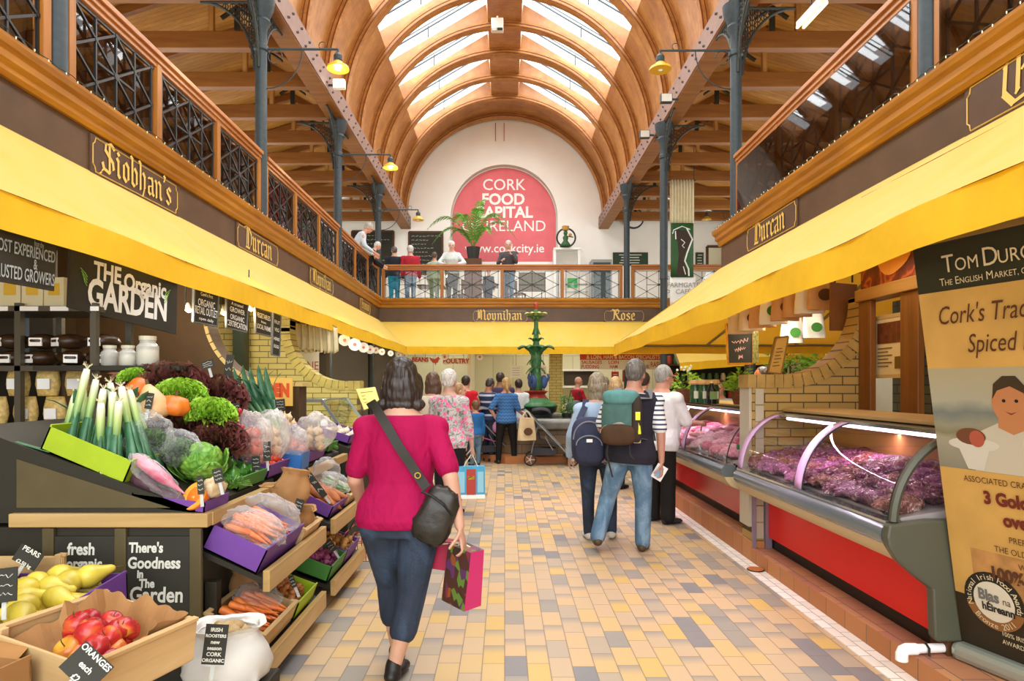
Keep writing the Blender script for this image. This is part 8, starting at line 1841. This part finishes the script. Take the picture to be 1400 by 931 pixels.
    # trousers
    if leg_m is not None:
        b = MB(); q = []
        for z in (.45, .475, .497):
            a = min(tr, key=lambda r: abs(r[0]-z)); q.append([T(((a[1]*bw*h+.014)*cos(g), (a[2]*bw*h+.016)*sin(g)+a[3]*h, z*h)) for g in [2*pi*i_/24 for i_ in range(24)]])
        b.loft(q)
        for (hip, kn, an, sd), s in zip(J, (-1, 1)):
            cap_(b, T(hip+Vector((0, -.008*h, -.005*h))), .056*h*hipw*leg_r+.004, T(kn), (.037*h+.007)*leg_r); e = kn.lerp(an, leg_end); cap_(b, T(kn), (.037*h+.007)*leg_r, T(e), (.030*h+.006)*leg_r*leg_flare)
        put_mesh(remesh(b, vx*.9, 4), 'trousers', leg_m, t, Matrix.Identity(4))
    # shoes
    if shoe_m is not None:
        for (hip, kn, an, sd), s in zip(J, (-1, 1)):
            b = MB(); fx = Vector((s*.18, 1, 0)).normalized(); up = -sd; pitch = Vector((0, 0, 1)) if abs(sd.y) < .45 else up
            fwd = (fx-pitch*fx.dot(pitch)).normalized(); 
            def A(f, u, x=0): return T(an+fwd*(f*h)+pitch*(u*h)+fwd.cross(pitch)*(x*h))
            rr_ = R.to_3x3() @ Matrix((fwd.cross(pitch), fwd, pitch)).transposed()
            b.ball(A(-.012, -.016), (.026*h, .034*h, .024*h), 12, 8, rr_); b.ball(A(.045, -.020), (.029*h, .058*h, .019*h), 14, 8, rr_); b.ball(A(.075, -.022), (.027*h, .036*h, .016*h), 12, 8, rr_); cap_(b, A(-.008, -.012), .026*h, A(-.002, .012), .025*h)
            me = remesh(b, .007, 3); so = put_mesh(me, 'shoe', shoe_m, t, Matrix.Identity(4))
    info = dict(T=T, U=U, Hd=Hd, AR=AR, J=J, R=R, root=t, h=h, bw=bw)
    return info
def ground(px, py, z=0.): return PZ(px, py, z)
def at(px, Y, z=0): return Vector(((px-690)*Y/F, Y, z))
J_DARK = denim('dark_denim', '#161f2c', '#222e3f', '#364860'); J_MID = denim('faded_denim', '#34506a', '#56768e', '#86a2b4'); J_BLK = cloth('#1d1b1c'); SH_DK = mat('dark_leather_shoe', '#1b1714', .45); SH_BR = mat('brown_walking_shoe', '#4a3a26', .6); SH_WH = mat('pale_trainer', '#c9c6bc', .6); SH_TR = mat('black_grey_trainer', '#26282a', .5, var=.6, vscale=40)
PINK = cloth('#a20a48', .5)
# ---- the woman in the pink T-shirt, walking away with her bags
WY = 3.44; wx = (548-690)*WY/F
wp = person('woman with dark bob in pink T-shirt and rolled jeans walking away with bags', (wx, WY, 0), 1.68, 0.0, lean=.03, head=(.05, .06, 0), build=1.14, hipw=1.16, female=True, skin_c='#c99a80', hair='bob', hair_c='#2b201b', top='t_shirt', top_m=PINK, hem=.475, sleeve=.40, neck=.822,
    legs=(((.06, .36, -1), (.10, .02, -1)), ((-.10, -.04, -1), (-.24, -.16, -1))), arms=(((-.22, .12, -1), (-.02, .9, -.75)), ((.32, -.36, -1), (.20, -.06, -1))), hands=(.6, .95), leg_m=J_DARK, leg_end=.48, leg_r=1.10, leg_flare=1.22, shoe_m=SH_DK, vx=.010)
def strap(pts, w, m, name, parent, nrm=None, th=.006):
    """flat band along points; nrm(p) outward"""
    b = MB(); P_ = [Vector(p) for p in pts]; A = []; B_ = []; A2 = []; B2 = []
    for i, p in enumerate(P_):
        d = (P_[min(i+1, len(P_)-1)]-P_[max(i-1, 0)]).normalized(); n_ = Vector(nrm(p)) if callable(nrm) else Vector(nrm); s_ = d.cross(n_).normalized()*(w/2); n_ = s_.cross(d).normalized()*th
        A.append(p-s_); B_.append(p+s_); A2.append(p-s_+n_); B2.append(p+s_+n_)
    b.loft([[a, c, d, e] for a, c, d, e in zip(A, B_, B2, A2)]); return b.build(name, m, parent, smooth=True, auto=40)
LEATH = mat('black_leather', '#2a2620', .32, var=.3, vscale=14, bump=.5); STRAPM = mat('dark_webbing', '#2c2a24', .6)
t = thing('shoulder_bag', 'black leather shoulder bag slung across the back of the woman in pink', 'bag', (wx+.22, WY-.1, .75))
# follows her back: P() picks the point, Y gives the depth of her back surface
def back(px, py, d=.0): return P(px, py, WY-.155-d)
pts = [P(505, 557, WY-.02), P(511, 552, WY-.08), back(519, 566, -.02), back(530, 584), back(545, 610, .005), back(560, 632), back(573, 652, -.02), P(584, 668, WY-.17)]
strap(pts, .048, STRAPM, 'strap', t, (0, -1, 0))
b = MB(); o_ = Vector((2, 8, 1)); c = P(598, 702, WY-.13)
b.ball(c, (.10, .055, .155), 26, 18, Matrix.Rotation(.42, 3, 'Y'), fn=lambda d: (abs(d.x)**3+abs(d.y)**3+abs(d.z)**3)**(-1/3)*.93+.1*noise.noise(d*2+o_)+.09*noise.noise(d*5+o_)+(.12 if d.z < -.3 else 0)); b.build('bag_body', LEATH, t, smooth=True)
b = MB(); b.tube([P(576, 672, WY-.19), P(590, 678, WY-.205), P(606, 690, WY-.2), P(618, 704, WY-.18)], .006, 6); b.build('zip_piping', mat('dark_seam', '#14120f', .5), t)
b = MB(); b.tube([P(571, 650, WY-.185)+Vector((.014*cos(a), 0, .014*sin(a))) for a in [2*pi*i/12 for i in range(12)]], .003, 5, closed=True); b.build('brass_ring', mat('brass', '#b8923a', .3, metal=.8), t)
hd = wp['U'](wp['AR'][1][2])+Vector((.01, .02, -.09))
def carrier(label, top_c, w, h, dpt, yaw, m, m2, hang, roll=0, grp=None):
    t = thing('shopping_bag', label, 'bag', top_c-Vector((0, 0, h)), group=grp); M0 = Matrix.Translation(top_c) @ Matrix.Rotation(yaw, 4, 'Z') @ Matrix.Rotation(roll, 4, 'Y')
    b = MB(); b.M = M0; b.hexa([(-w/2, -dpt/2, -h), (w/2, -dpt/2, -h), (w/2, dpt/2, -h), (-w/2, dpt/2, -h), (-w/2, -dpt/2.6, 0), (w/2, -dpt/2.6, 0), (w/2, dpt/2.6, 0), (-w/2, dpt/2.6, 0)]); b.build('bag_body', m, t)
    for s in (-1, 1):
        b = MB(); b.M = M0; b.add([(s*(w/2+.001), -dpt/2, -h), (s*(w/2+.001), dpt/2, -h), (s*(w/2+.001), dpt/2.6, 0), (s*(w/2+.001), -dpt/2.6, 0)], [(0, 1, 2, 3)]); b.build('side_gusset', m2, t)
    for s in (-1, 1):
        b = MB(); a, e = M0 @ Vector((-w*.28, s*dpt*.36, -.02)), M0 @ Vector((w*.28, s*dpt*.36, -.02)); b.tube([a, a.lerp(hang, .8), hang, e.lerp(hang, .8), e], .004, 5); b.build('handle', LINEN, t)
    return t
k = NT('checked_bag_print'); ck = k.n('ShaderNodeTexVoronoi', i_Scale=26.0); k.l(k.coord('Object', (1.6, 1, .8)), ck.inputs[0]); sp_ = k.n('ShaderNodeSeparateColor'); k.l(ck.outputs[1], sp_.inputs[0]); k.l(k.ramp(sp_.outputs[0], [(0, '#4a2a20'), (.25, '#5a2f5a'), (.42, '#8a4a1e'), (.56, '#5c7a2e'), (.7, '#7a2a3a'), (.85, '#3f2a1e')], 'CONSTANT'), k.b.inputs['Base Color']); k.b.inputs['Roughness'].default_value = .5
MAG = mat('magenta_paper', '#c22a6a', .4)
carrier('patterned shopping bag with magenta side in the hand of the woman in pink', P(637, 747, WY-.10), .17, .30, .12, -.75, k.m, MAG, hd, .12, 'bags held by the woman in pink')
carrier('smaller crimson shopping bag behind the patterned one', P(610, 738, WY+.02), .13, .15, .09, -.3, mat('crimson_paper', '#a02040', .45), mat('dark_crimson', '#6d1430', .45), hd, .05, 'bags held by the woman in pink')
# ---- elderly woman in floral blouse with blue bag
fy = 7.75; fx_ = (614-690)*fy/F
ef = person('white haired woman in pink floral blouse carrying a blue bag', (fx_, fy, 0), 1.70, -.25, head=(-.1, .0, .0), build=1.12, belly=.02, hipw=1.12, female=True, skin_c='#c79a84', hair='curly', hair_c='#cfc8c0', top='floral_blouse', top_m=floral('pink_floral_print'), hem=.46, sleeve=.78, leg_m=J_BLK, leg_r=1.1, leg_flare=1.1, shoe_m=SH_DK, arms=(((-.18, .2, -1), (.1, .6, -.8)), ((.20, .05, -1), (.10, .18, -1))), hands=(.6, .9), legs=(((-.02, .12, -1), (0, -.1, -1)), ((.02, -.06, -1), (0, -.14, -1))), vx=.013, tinfl=.018)
hd = ef['U'](ef['AR'][1][2])+Vector((.0, .0, -.09))
t = carrier('bright blue shopping bag with red figure held by the woman in the floral blouse', P(643, 637, fy-.12), .33, .37, .15, .12, mat('blue_bag_plastic', '#3f9fc8', .35, var=.12), mat('blue_bag_side', '#2f86b0', .4), hd)
c = P(643, 637, fy-.12); M0 = Matrix.Translation(c) @ Matrix.Rotation(.12, 4, 'Z')
for nm, q, m in (('white_stripe', (-.165, .165, -.37, -.325), WHITE), ('red_figure', (-.05, .06, -.33, -.03), mat('print_red', '#b03a2a', .5)), ('yellow_patch', (-.035, .045, -.15, -.11), mat('print_yellow', '#d8c02a', .5)), ('pale_panel', (-.15, -.07, -.3, -.06), mat('print_pale', '#8fc8dc', .5)), ('pale_panel', (.08, .15, -.3, -.06), MATS['print_pale'])):
    b = MB(); b.M = M0; y0 = lambda z: -.075+(.0175)*(1+z/.37)*1.0-.004; b.add([(q[0], y0(q[2]), q[2]), (q[1], y0(q[2]), q[2]), (q[1], y0(q[3]), q[3]), (q[0], y0(q[3]), q[3])], [(0, 1, 2, 3)]); b.build(nm, m, t)
# ---- others in the aisle
person('brown haired woman in cream top, half hidden by the woman in pink', (at(592, 8.3)), 1.68, -.3, female=True, hair='long', hair_c='#5c4030', top='blouse', top_m=cloth('#d9cbb4'), leg_m=J_DARK, shoe_m=SH_DK, build=1.1, vx=.016, sleeve=.8)
person('person in a bright red hooded jacket beyond the floral blouse', at(637, 13.0), 1.70, -.4, hair='short', hair_c='#2c2018', top='red_jacket', top_m=cloth('#cc2030'), leg_m=J_DARK, shoe_m=SH_DK, build=1.1, vx=.02, arms=(((-.2, .1, -1), (.1, .7, -.5)), ((.2, .1, -1), (-.1, .7, -.5))))
person('woman in profile between the floral blouse and the red jacket', at(627, 9.6), 1.55, -1.3, female=True, hair='short', hair_c='#a8825a', skin_c='#d8a890', top='blouse', top_m=cloth('#d8b8b0'), leg_m=J_BLK, shoe_m=SH_DK, vx=.018)
person('broad man in purple-grey jacket seen from behind', at(684, 13.6), 1.78, -.2, hair='man', hair_c='#3a2c26', skin_c='#8d5f48', top='jacket', top_m=cloth('#4a4058'), leg_m=J_DARK, shoe_m=SH_DK, build=1.22, vx=.02, hem=.46, tinfl=.025)
person('man in navy and white striped top looking down', at(668, 13.0), 1.66, -.8, head=(0, -.35, 0), hair='short', hair_c='#3a3230', skin_c='#a87058', top='striped_top', top_m=stripes('navy_stripe_knit', '#24365c', '#c4cede', .13, .3), leg_m=J_DARK, shoe_m=SH_DK, build=1.12, vx=.02, arms=(((-.2, .35, -1), (.3, .8, -.3)), ((.2, .35, -1), (-.3, .8, -.3))), tinfl=.02)
bb = person('blond woman with ponytail in blue patterned T-shirt pushing a buggy', at(692, 12.65), 1.66, .15, female=True, hair='pony', hair_c='#b08e58', skin_c='#cf9a82', top='t_shirt', top_m=zigzag('blue_zigzag_knit', '#3f78b0', '#2a4a86'), hem=.47, sleeve=.45, leg_m=J_BLK, leg_r=.98, leg_flare=.95, shoe_m=SH_DK, build=1.05, hipw=1.12, vx=.015, arms=(((-.55, -.1, -1), (.45, .25, -.75)), ((.28, .12, -1), (.7, .7, -.55))), legs=(((-.1, 0, -1), (-.05, 0, -1)), ((.12, 0, -1), (.06, 0, -1))))
person('dark haired man in a white shirt behind the blond woman', at(709, 13.9), 1.64, .3, hair='man', hair_c='#33281f', top='shirt', top_m=cloth('#e4e6e8'), leg_m=J_BLK, shoe_m=SH_DK, vx=.02, tinfl=.02)
kid = person('small child with a blue backpack standing beside the buggy', at(650, 12.3), 1.20, .5, hair='short', hair_c='#6b4a30', skin_c='#cf9a82', top='jacket', top_m=cloth('#2c6aa8'), leg_m=J_MID, shoe_m=SH_DK, child=True, build=1.1, vx=.014)
bald = person('bald man in red T-shirt with his arms crossed behind the fountain', at(790, 15.6), 1.72, -1.15, hair='bald', hair_c=None, skin_c='#c08a70', top='t_shirt', top_m=cloth('#a81e2c'), sleeve=.45, leg_m=J_DARK, shoe_m=SH_DK, vx=.018, arms=(((-.1, .35, -1), (.6, .6, .0)), ((.1, .35, -1), (-.6, .6, .1))))
t = thing('handbag', 'grey-green handbag hanging from the arm of the bald man in red', 'bag', at(787, 15.3, .7)); c = P(786, 557, 15.35); b = MB(); b.ball(c, (.22, .1, .17), 16, 10, fn=lambda d: 1+.1*noise.noise(d*4)); b.build('bag_body', mat('grey_green_leather', '#4d5a50', .4, bump=.3), t, smooth=True); b = MB(); b.tube([c+Vector((-.15, 0, .1)), c+Vector((-.1, 0, .4)), c+Vector((.1, 0, .4)), c+Vector((.15, 0, .1))], .012, 6); b.build('handle', STRAPM, t)
# ---- woman with navy backpack
ny = 6.45
nw = person('woman with grey-blond hair in pale blue jumper wearing a navy backpack', at(817, ny), 1.64, -.12, head=(-.35, .05, 0), female=True, hair='long', hair_c='#8f8068', skin_c='#c79a84', top='jumper', top_m=cloth('#a9bfd6'), hem=.47, sleeve=.98, leg_m=J_DARK, leg_r=.98, shoe_m=SH_WH, build=1.1, hipw=1.1, vx=.012, arms=(((-.30, -.02, -1), (-.08, .5, -.9)), ((.25, .2, -1), (-.1, .8, -.6))), legs=(((.0, .05, -1), (.02, -.06, -1)), ((.10, .2, -1), (.02, -.1, -1))), tinfl=.018)
def pack(label, root, c, w, d, h, m, parts, lid=None, yaw=0.):
    t = thing('backpack', label, 'backpack', c-Vector((0, 0, h/2))); M0 = Matrix.Translation(c) @ Matrix.Rotation(yaw, 4, 'Z')
    def bag_(nm, cc, ww, dd, hh, mm, sq=.55):
        b = MB(); b.M = M0; b.ball(cc, (ww/2, dd/2, hh/2), 28, 18, fn=lambda q: min(1.55, 1/max(abs(q.x)**3.2+abs(q.y)**3.2+abs(q.z)**3.2, .05)**(1/3.2))); return b.build(nm, mm, t, smooth=True)
    bag_('main_body', (0, 0, 0), w, d, h, m)
    for p in parts: bag_(*p)
    return t, M0
NAVY = cloth('#3a3d54', .5); GREYB = mat('grey_webbing', '#7a7a80', .6)
c = P(805, 603, ny-.27); t, M0 = pack('navy backpack with grey arched piping worn by the woman in pale blue', None, c, .33, .19, .46, NAVY, [('front_pocket', (0, -.075, -.08), .28, .12, .25, cloth('#33364a', .5))], yaw=-.1)
b = MB(); b.M = M0; b.tube([(-.145*cos(a)*1.0, -.088+.02*abs(cos(a)), .02+.17*sin(a)) for a in [pi*i/16 for i in range(17)]], .008, 6); b.tube([(-.12*cos(a), -.118, -.03+.09*sin(a)) for a in [pi*i/12 for i in range(13)]], .007, 6); b.build('arched_piping', GREYB, t)
b = MB(); b.M = M0; b.box(-.025, .03, -.141, -.134, .0, .03); b.build('white_badge', WHITE, t)
for s in (-1, 1):
    U = nw['U']; h_ = nw['h']; strap([M0 @ Vector((s*.09, .07, .2)), U((s*.075*h_, -.05*h_, .80*h_)), U((s*.07*h_, -.02*h_, .838*h_)), U((s*.07*h_, .04*h_, .80*h_)), U((s*.08*h_, .075*h_, .72*h_)), U((s*.105*h_, .03*h_, .60*h_)), M0 @ Vector((s*.13, .07, -.17))], .06, NAVY, 'strap', t, lambda p: Vector((0, -.3, 1)))
# ---- man with green backpack
my = 6.02
mg = person('man in navy vest and striped shirt wearing a green rucksack, mid stride', at(862, my), 1.76, -.22, lean=.04, side_lean=.05, head=(-.35, .0, .05), hair='man', hair_c='#6a625a', skin_c='#c08a72', top='striped_shirt', top_m=stripes('navy_white_breton', '#e8e8e6', '#3a4258', .043, .38), hem=.47, sleeve=.42, vest=cloth('#2b2a33'), leg_m=J_MID, leg_r=1.1, leg_flare=1.1, shoe_m=SH_BR, build=1.12, vx=.012, arms=(((-.25, .1, -1), (.05, .6, -.8)), ((.16, -.05, -1), (.08, .1, -1))), hands=(.6, .9), legs=(((-.30, .10, -1), (-.24, -.46, -1)), ((.06, .06, -1), (-.02, -.04, -1))), tinfl=.016)
c = P(849, 573, my-.30); TEAL = cloth('#4c6c66', .5); TAUP = mat('taupe_panel', '#a09078', .7)
t, M0 = pack('green rucksack with brown and pale panels on the man in the navy vest', None, c, .34, .24, .44, TEAL, [('lid', (0, -.01, .19), .32, .25, .14, cloth('#5a8a86', .5)), ('front_pocket', (-.02, -.10, -.13), .30, .12, .18, cloth('#4a3524', .4)), ('side_panel', (.135, -.05, .0), .10, .17, .42, cloth('#3a302a', .4))], yaw=-.2)
b = MB(); b.M = M0; b.tube([(-.16*cos(a)-.01, -.115+.03*abs(cos(a)), -.12+.09*sin(a)) for a in [pi*i/14 for i in range(15)]], .013, 6); b.box(.09, .17, -.10, -.09, -.2, -.13); b.build('pale_trim', TAUP, t)
b = MB(); b.M = M0; b.box(.125, .165, -.145, -.13, .0, .07); b.tube([(.15, -.12, -.02), (.16, -.125, -.12)], .014, 6); b.build('yellow_tab', mat('hi_vis_yellow', '#d6e22a', .5), t)
for s in (-1, 1):
    b = MB(); b.M = M0; b.tube([(s*.09-.02, -.06, -.2), (s*.1-.02, -.10, -.30), (s*.09+.02, -.09, -.42+.08*s)], .008, 5); b.build('loose_strap', STRAPM, t)
    U = mg['U']; h_ = mg['h']; strap([M0 @ Vector((s*.09, .09, .18)), U((s*.08*h_, -.06*h_, .80*h_)), U((s*.08*h_, -.015*h_, .845*h_)), U((s*.075*h_, .045*h_, .81*h_)), U((s*.08*h_, .085*h_, .72*h_)), U((s*.11*h_, .04*h_, .58*h_)), M0 @ Vector((s*.13, .09, -.17))], .065, mat('grey_shoulder_strap', '#6d6a6c', .7), 'strap', t, lambda p: Vector((0, -.3, 1)))
hd = mg['U'](mg['AR'][1][2]); t = thing('folded_leaflet', 'white folded leaflet in the hand of the man with the rucksack', 'leaflet', hd+Vector((0, 0, -.16))); b = MB(); b.M = Matrix.Translation(hd+Vector((-.02, .0, -.10))) @ Euler((.2, .5, .4)).to_matrix().to_4x4(); b.hexa([(-.06, -.004, -.07), (.06, -.004, -.07), (.06, .004, -.07), (-.06, .004, -.07), (-.06, -.004, .07), (.06, -.004, .07), (.06, .004, .07), (-.06, .004, .07)]); b.build('pages', WHITE, t); b = MB(); b.M = Matrix.Translation(hd+Vector((-.02, -.006, -.10))) @ Euler((.2, .5, .4)).to_matrix().to_4x4(); b.box(-.04, .02, -.006, -.004, -.05, .05); b.build('blue_picture', mat('leaflet_blue', '#8fb0cc', .6), t)
# ---- man in white shirt at the counter
wy_ = 7.25
ww = person('grey haired man in white shirt and glasses leaning to the far meat counter', at(903, wy_), 1.74, -1.0, lean=.05, head=(-.25, -.05, 0), hair='man', hair_c='#9a968e', skin_c='#c98e78', top='white_shirt', top_m=cloth('#f0eef0', .3), hem=.46, sleeve=.46, leg_m=cloth('#22201f'), leg_r=1.16, leg_flare=1.22, shoe_m=SH_TR, build=1.22, belly=.035, vx=.012, glasses=True, arms=(((-.12, .55, -1), (.25, .95, .05)), ((.12, .5, -1), (-.15, .95, .0))), legs=(((-.06, .03, -1), (.0, -.04, -1)), ((.06, .0, -1), (.0, -.02, -1))), tinfl=.02)
person('dark haired man in dark top behind the man in the white shirt', at(880, 9.2), 1.70, -.5, hair='man', hair_c='#3a2e26', top='top', top_m=cloth('#23262e'), leg_m=J_DARK, shoe_m=SH_DK, vx=.018, tinfl=.018)
person('blond woman facing away beyond the navy backpack', at(842, 9.6), 1.64, -.6, female=True, hair='long', hair_c='#c0a070', top='blouse', top_m=cloth('#b8bcc8'), leg_m=J_DARK, shoe_m=SH_DK, vx=.018)
person('grey haired person in pale blue shirt with bent arm before the bald man', at(826, 12.2), 1.66, -.9, hair='curly', hair_c='#8a7a68', top='shirt', top_m=cloth('#a8c0dc'), leg_m=J_DARK, shoe_m=SH_DK, vx=.02, arms=(((-.5, .3, -.8), (.4, .8, .3)), ((.2, .2, -1), (0, .7, -.6))))
person('dark haired vendor behind the organic stall shelves', at(168, 5.3), 1.80, 2.8, hair='short', hair_c='#4a3424', top='shirt', top_m=cloth('#4a3a2c'), leg_m=J_DARK, shoe_m=SH_DK, vx=.018)
person('butcher with brown hair standing behind the tan menu board', at(1043, 7.3), 1.72, 1.9, hair='man', hair_c='#3a2818', skin_c='#c07850', top='white_coat', top_m=cloth('#e0dcd4'), leg_m=J_DARK, shoe_m=SH_DK, vx=.018)
person('young man in pale blue shirt far behind the butcher counter plants', at(984, 9.7), 1.60, 2.6, head=(0, -.2, 0), hair='man', hair_c='#3a2c22', top='shirt', top_m=cloth('#9fc4e0'), leg_m=J_DARK, shoe_m=SH_DK, vx=.018)
# ---- people on the gallery
def gp(label, px, Y, h, face, **kw): kw.setdefault('vx', .022); kw.setdefault('shoe_m', SH_DK); return person(label, at(px, Y, ZF), h, face, **kw)
person('grey haired man in pale blue shirt leaning on the gallery railing', at(480, 15.3, ZF), 1.72, -1.35, lean=.55, hair='man', hair_c='#a8a098', skin_c='#d09880', top='shirt', top_m=cloth('#c4d0dc'), leg_m=J_DARK, shoe_m=SH_DK, vx=.018, sleeve=.9, arms=(((-.1, .75, -.8), (.2, .95, .0)), ((.1, .75, -.8), (-.2, .95, .0))))
person('white haired person bending over the railing below the leaning man', at(499, 16.3, ZF), 1.45, -1.35, lean=.5, hair='short', hair_c='#d0ccc8', skin_c='#d8a890', top='jumper', top_m=cloth('#2c2a30'), leg_m=J_BLK, shoe_m=SH_DK, vx=.02, arms=(((-.1, .75, -.8), (.2, .95, .0)), ((.1, .75, -.8), (-.2, .95, .0))))
gp('grey haired customer in navy jacket and teal trousers with back turned on the gallery', 539, 18.3, 1.66, .2, hair='man', hair_c='#5c5046', top='jacket', top_m=cloth('#262a34'), leg_m=cloth('#1f8aa8'), build=1.1, tinfl=.02)
gp('white haired customer in red jacket and jeans with back turned on the gallery', 561, 18.3, 1.68, .1, hair='curly', hair_c='#c8c4c0', top='red_jacket', top_m=cloth('#b02c3a'), leg_m=J_MID, build=1.15, tinfl=.025)
gp('customer in pale green cardigan and trousers on the gallery', 594, 18.4, 1.52, -.2, female=True, hair='short', hair_c='#5a4434', top='cardigan', top_m=cloth('#a8bca0'), leg_m=cloth('#8a9a78'), tinfl=.02)
gp('white haired woman in pale jacket resting both arms on the back railing', 618, 17.95, 1.72, pi-.0, lean=.18, female=True, hair='short', hair_c='#e0dcd8', skin_c='#d8b09c', top='pale_jacket', top_m=cloth('#d0dcdc'), leg_m=cloth('#55584a'), build=1.12, sleeve=.9, arms=(((-.55, .35, -.75), (.55, .6, -.1)), ((.55, .35, -.75), (-.55, .6, -.1))))
gp('man in dark grey jacket with hand to chin at the back railing', 695, 18.0, 1.76, pi-.3, head=(.3, -.1, 0), hair='man', hair_c='#b0aca8', skin_c='#d0a08c', top='jacket', top_m=cloth('#4a4648'), leg_m=J_MID, build=1.12, sleeve=.95, arms=(((-.15, .45, -.9), (.35, .6, .75)), ((.15, .45, -.9), (-.6, .7, .1))))
gp('seated looking person in dark top at the cafe table behind the railing', 668, 19.0, 1.15, pi, hair='short', hair_c='#2a2420', top='top', top_m=cloth('#2a2626'), leg_m=J_BLK, lift=True)
bpy.data.scenes.remove(TMP)
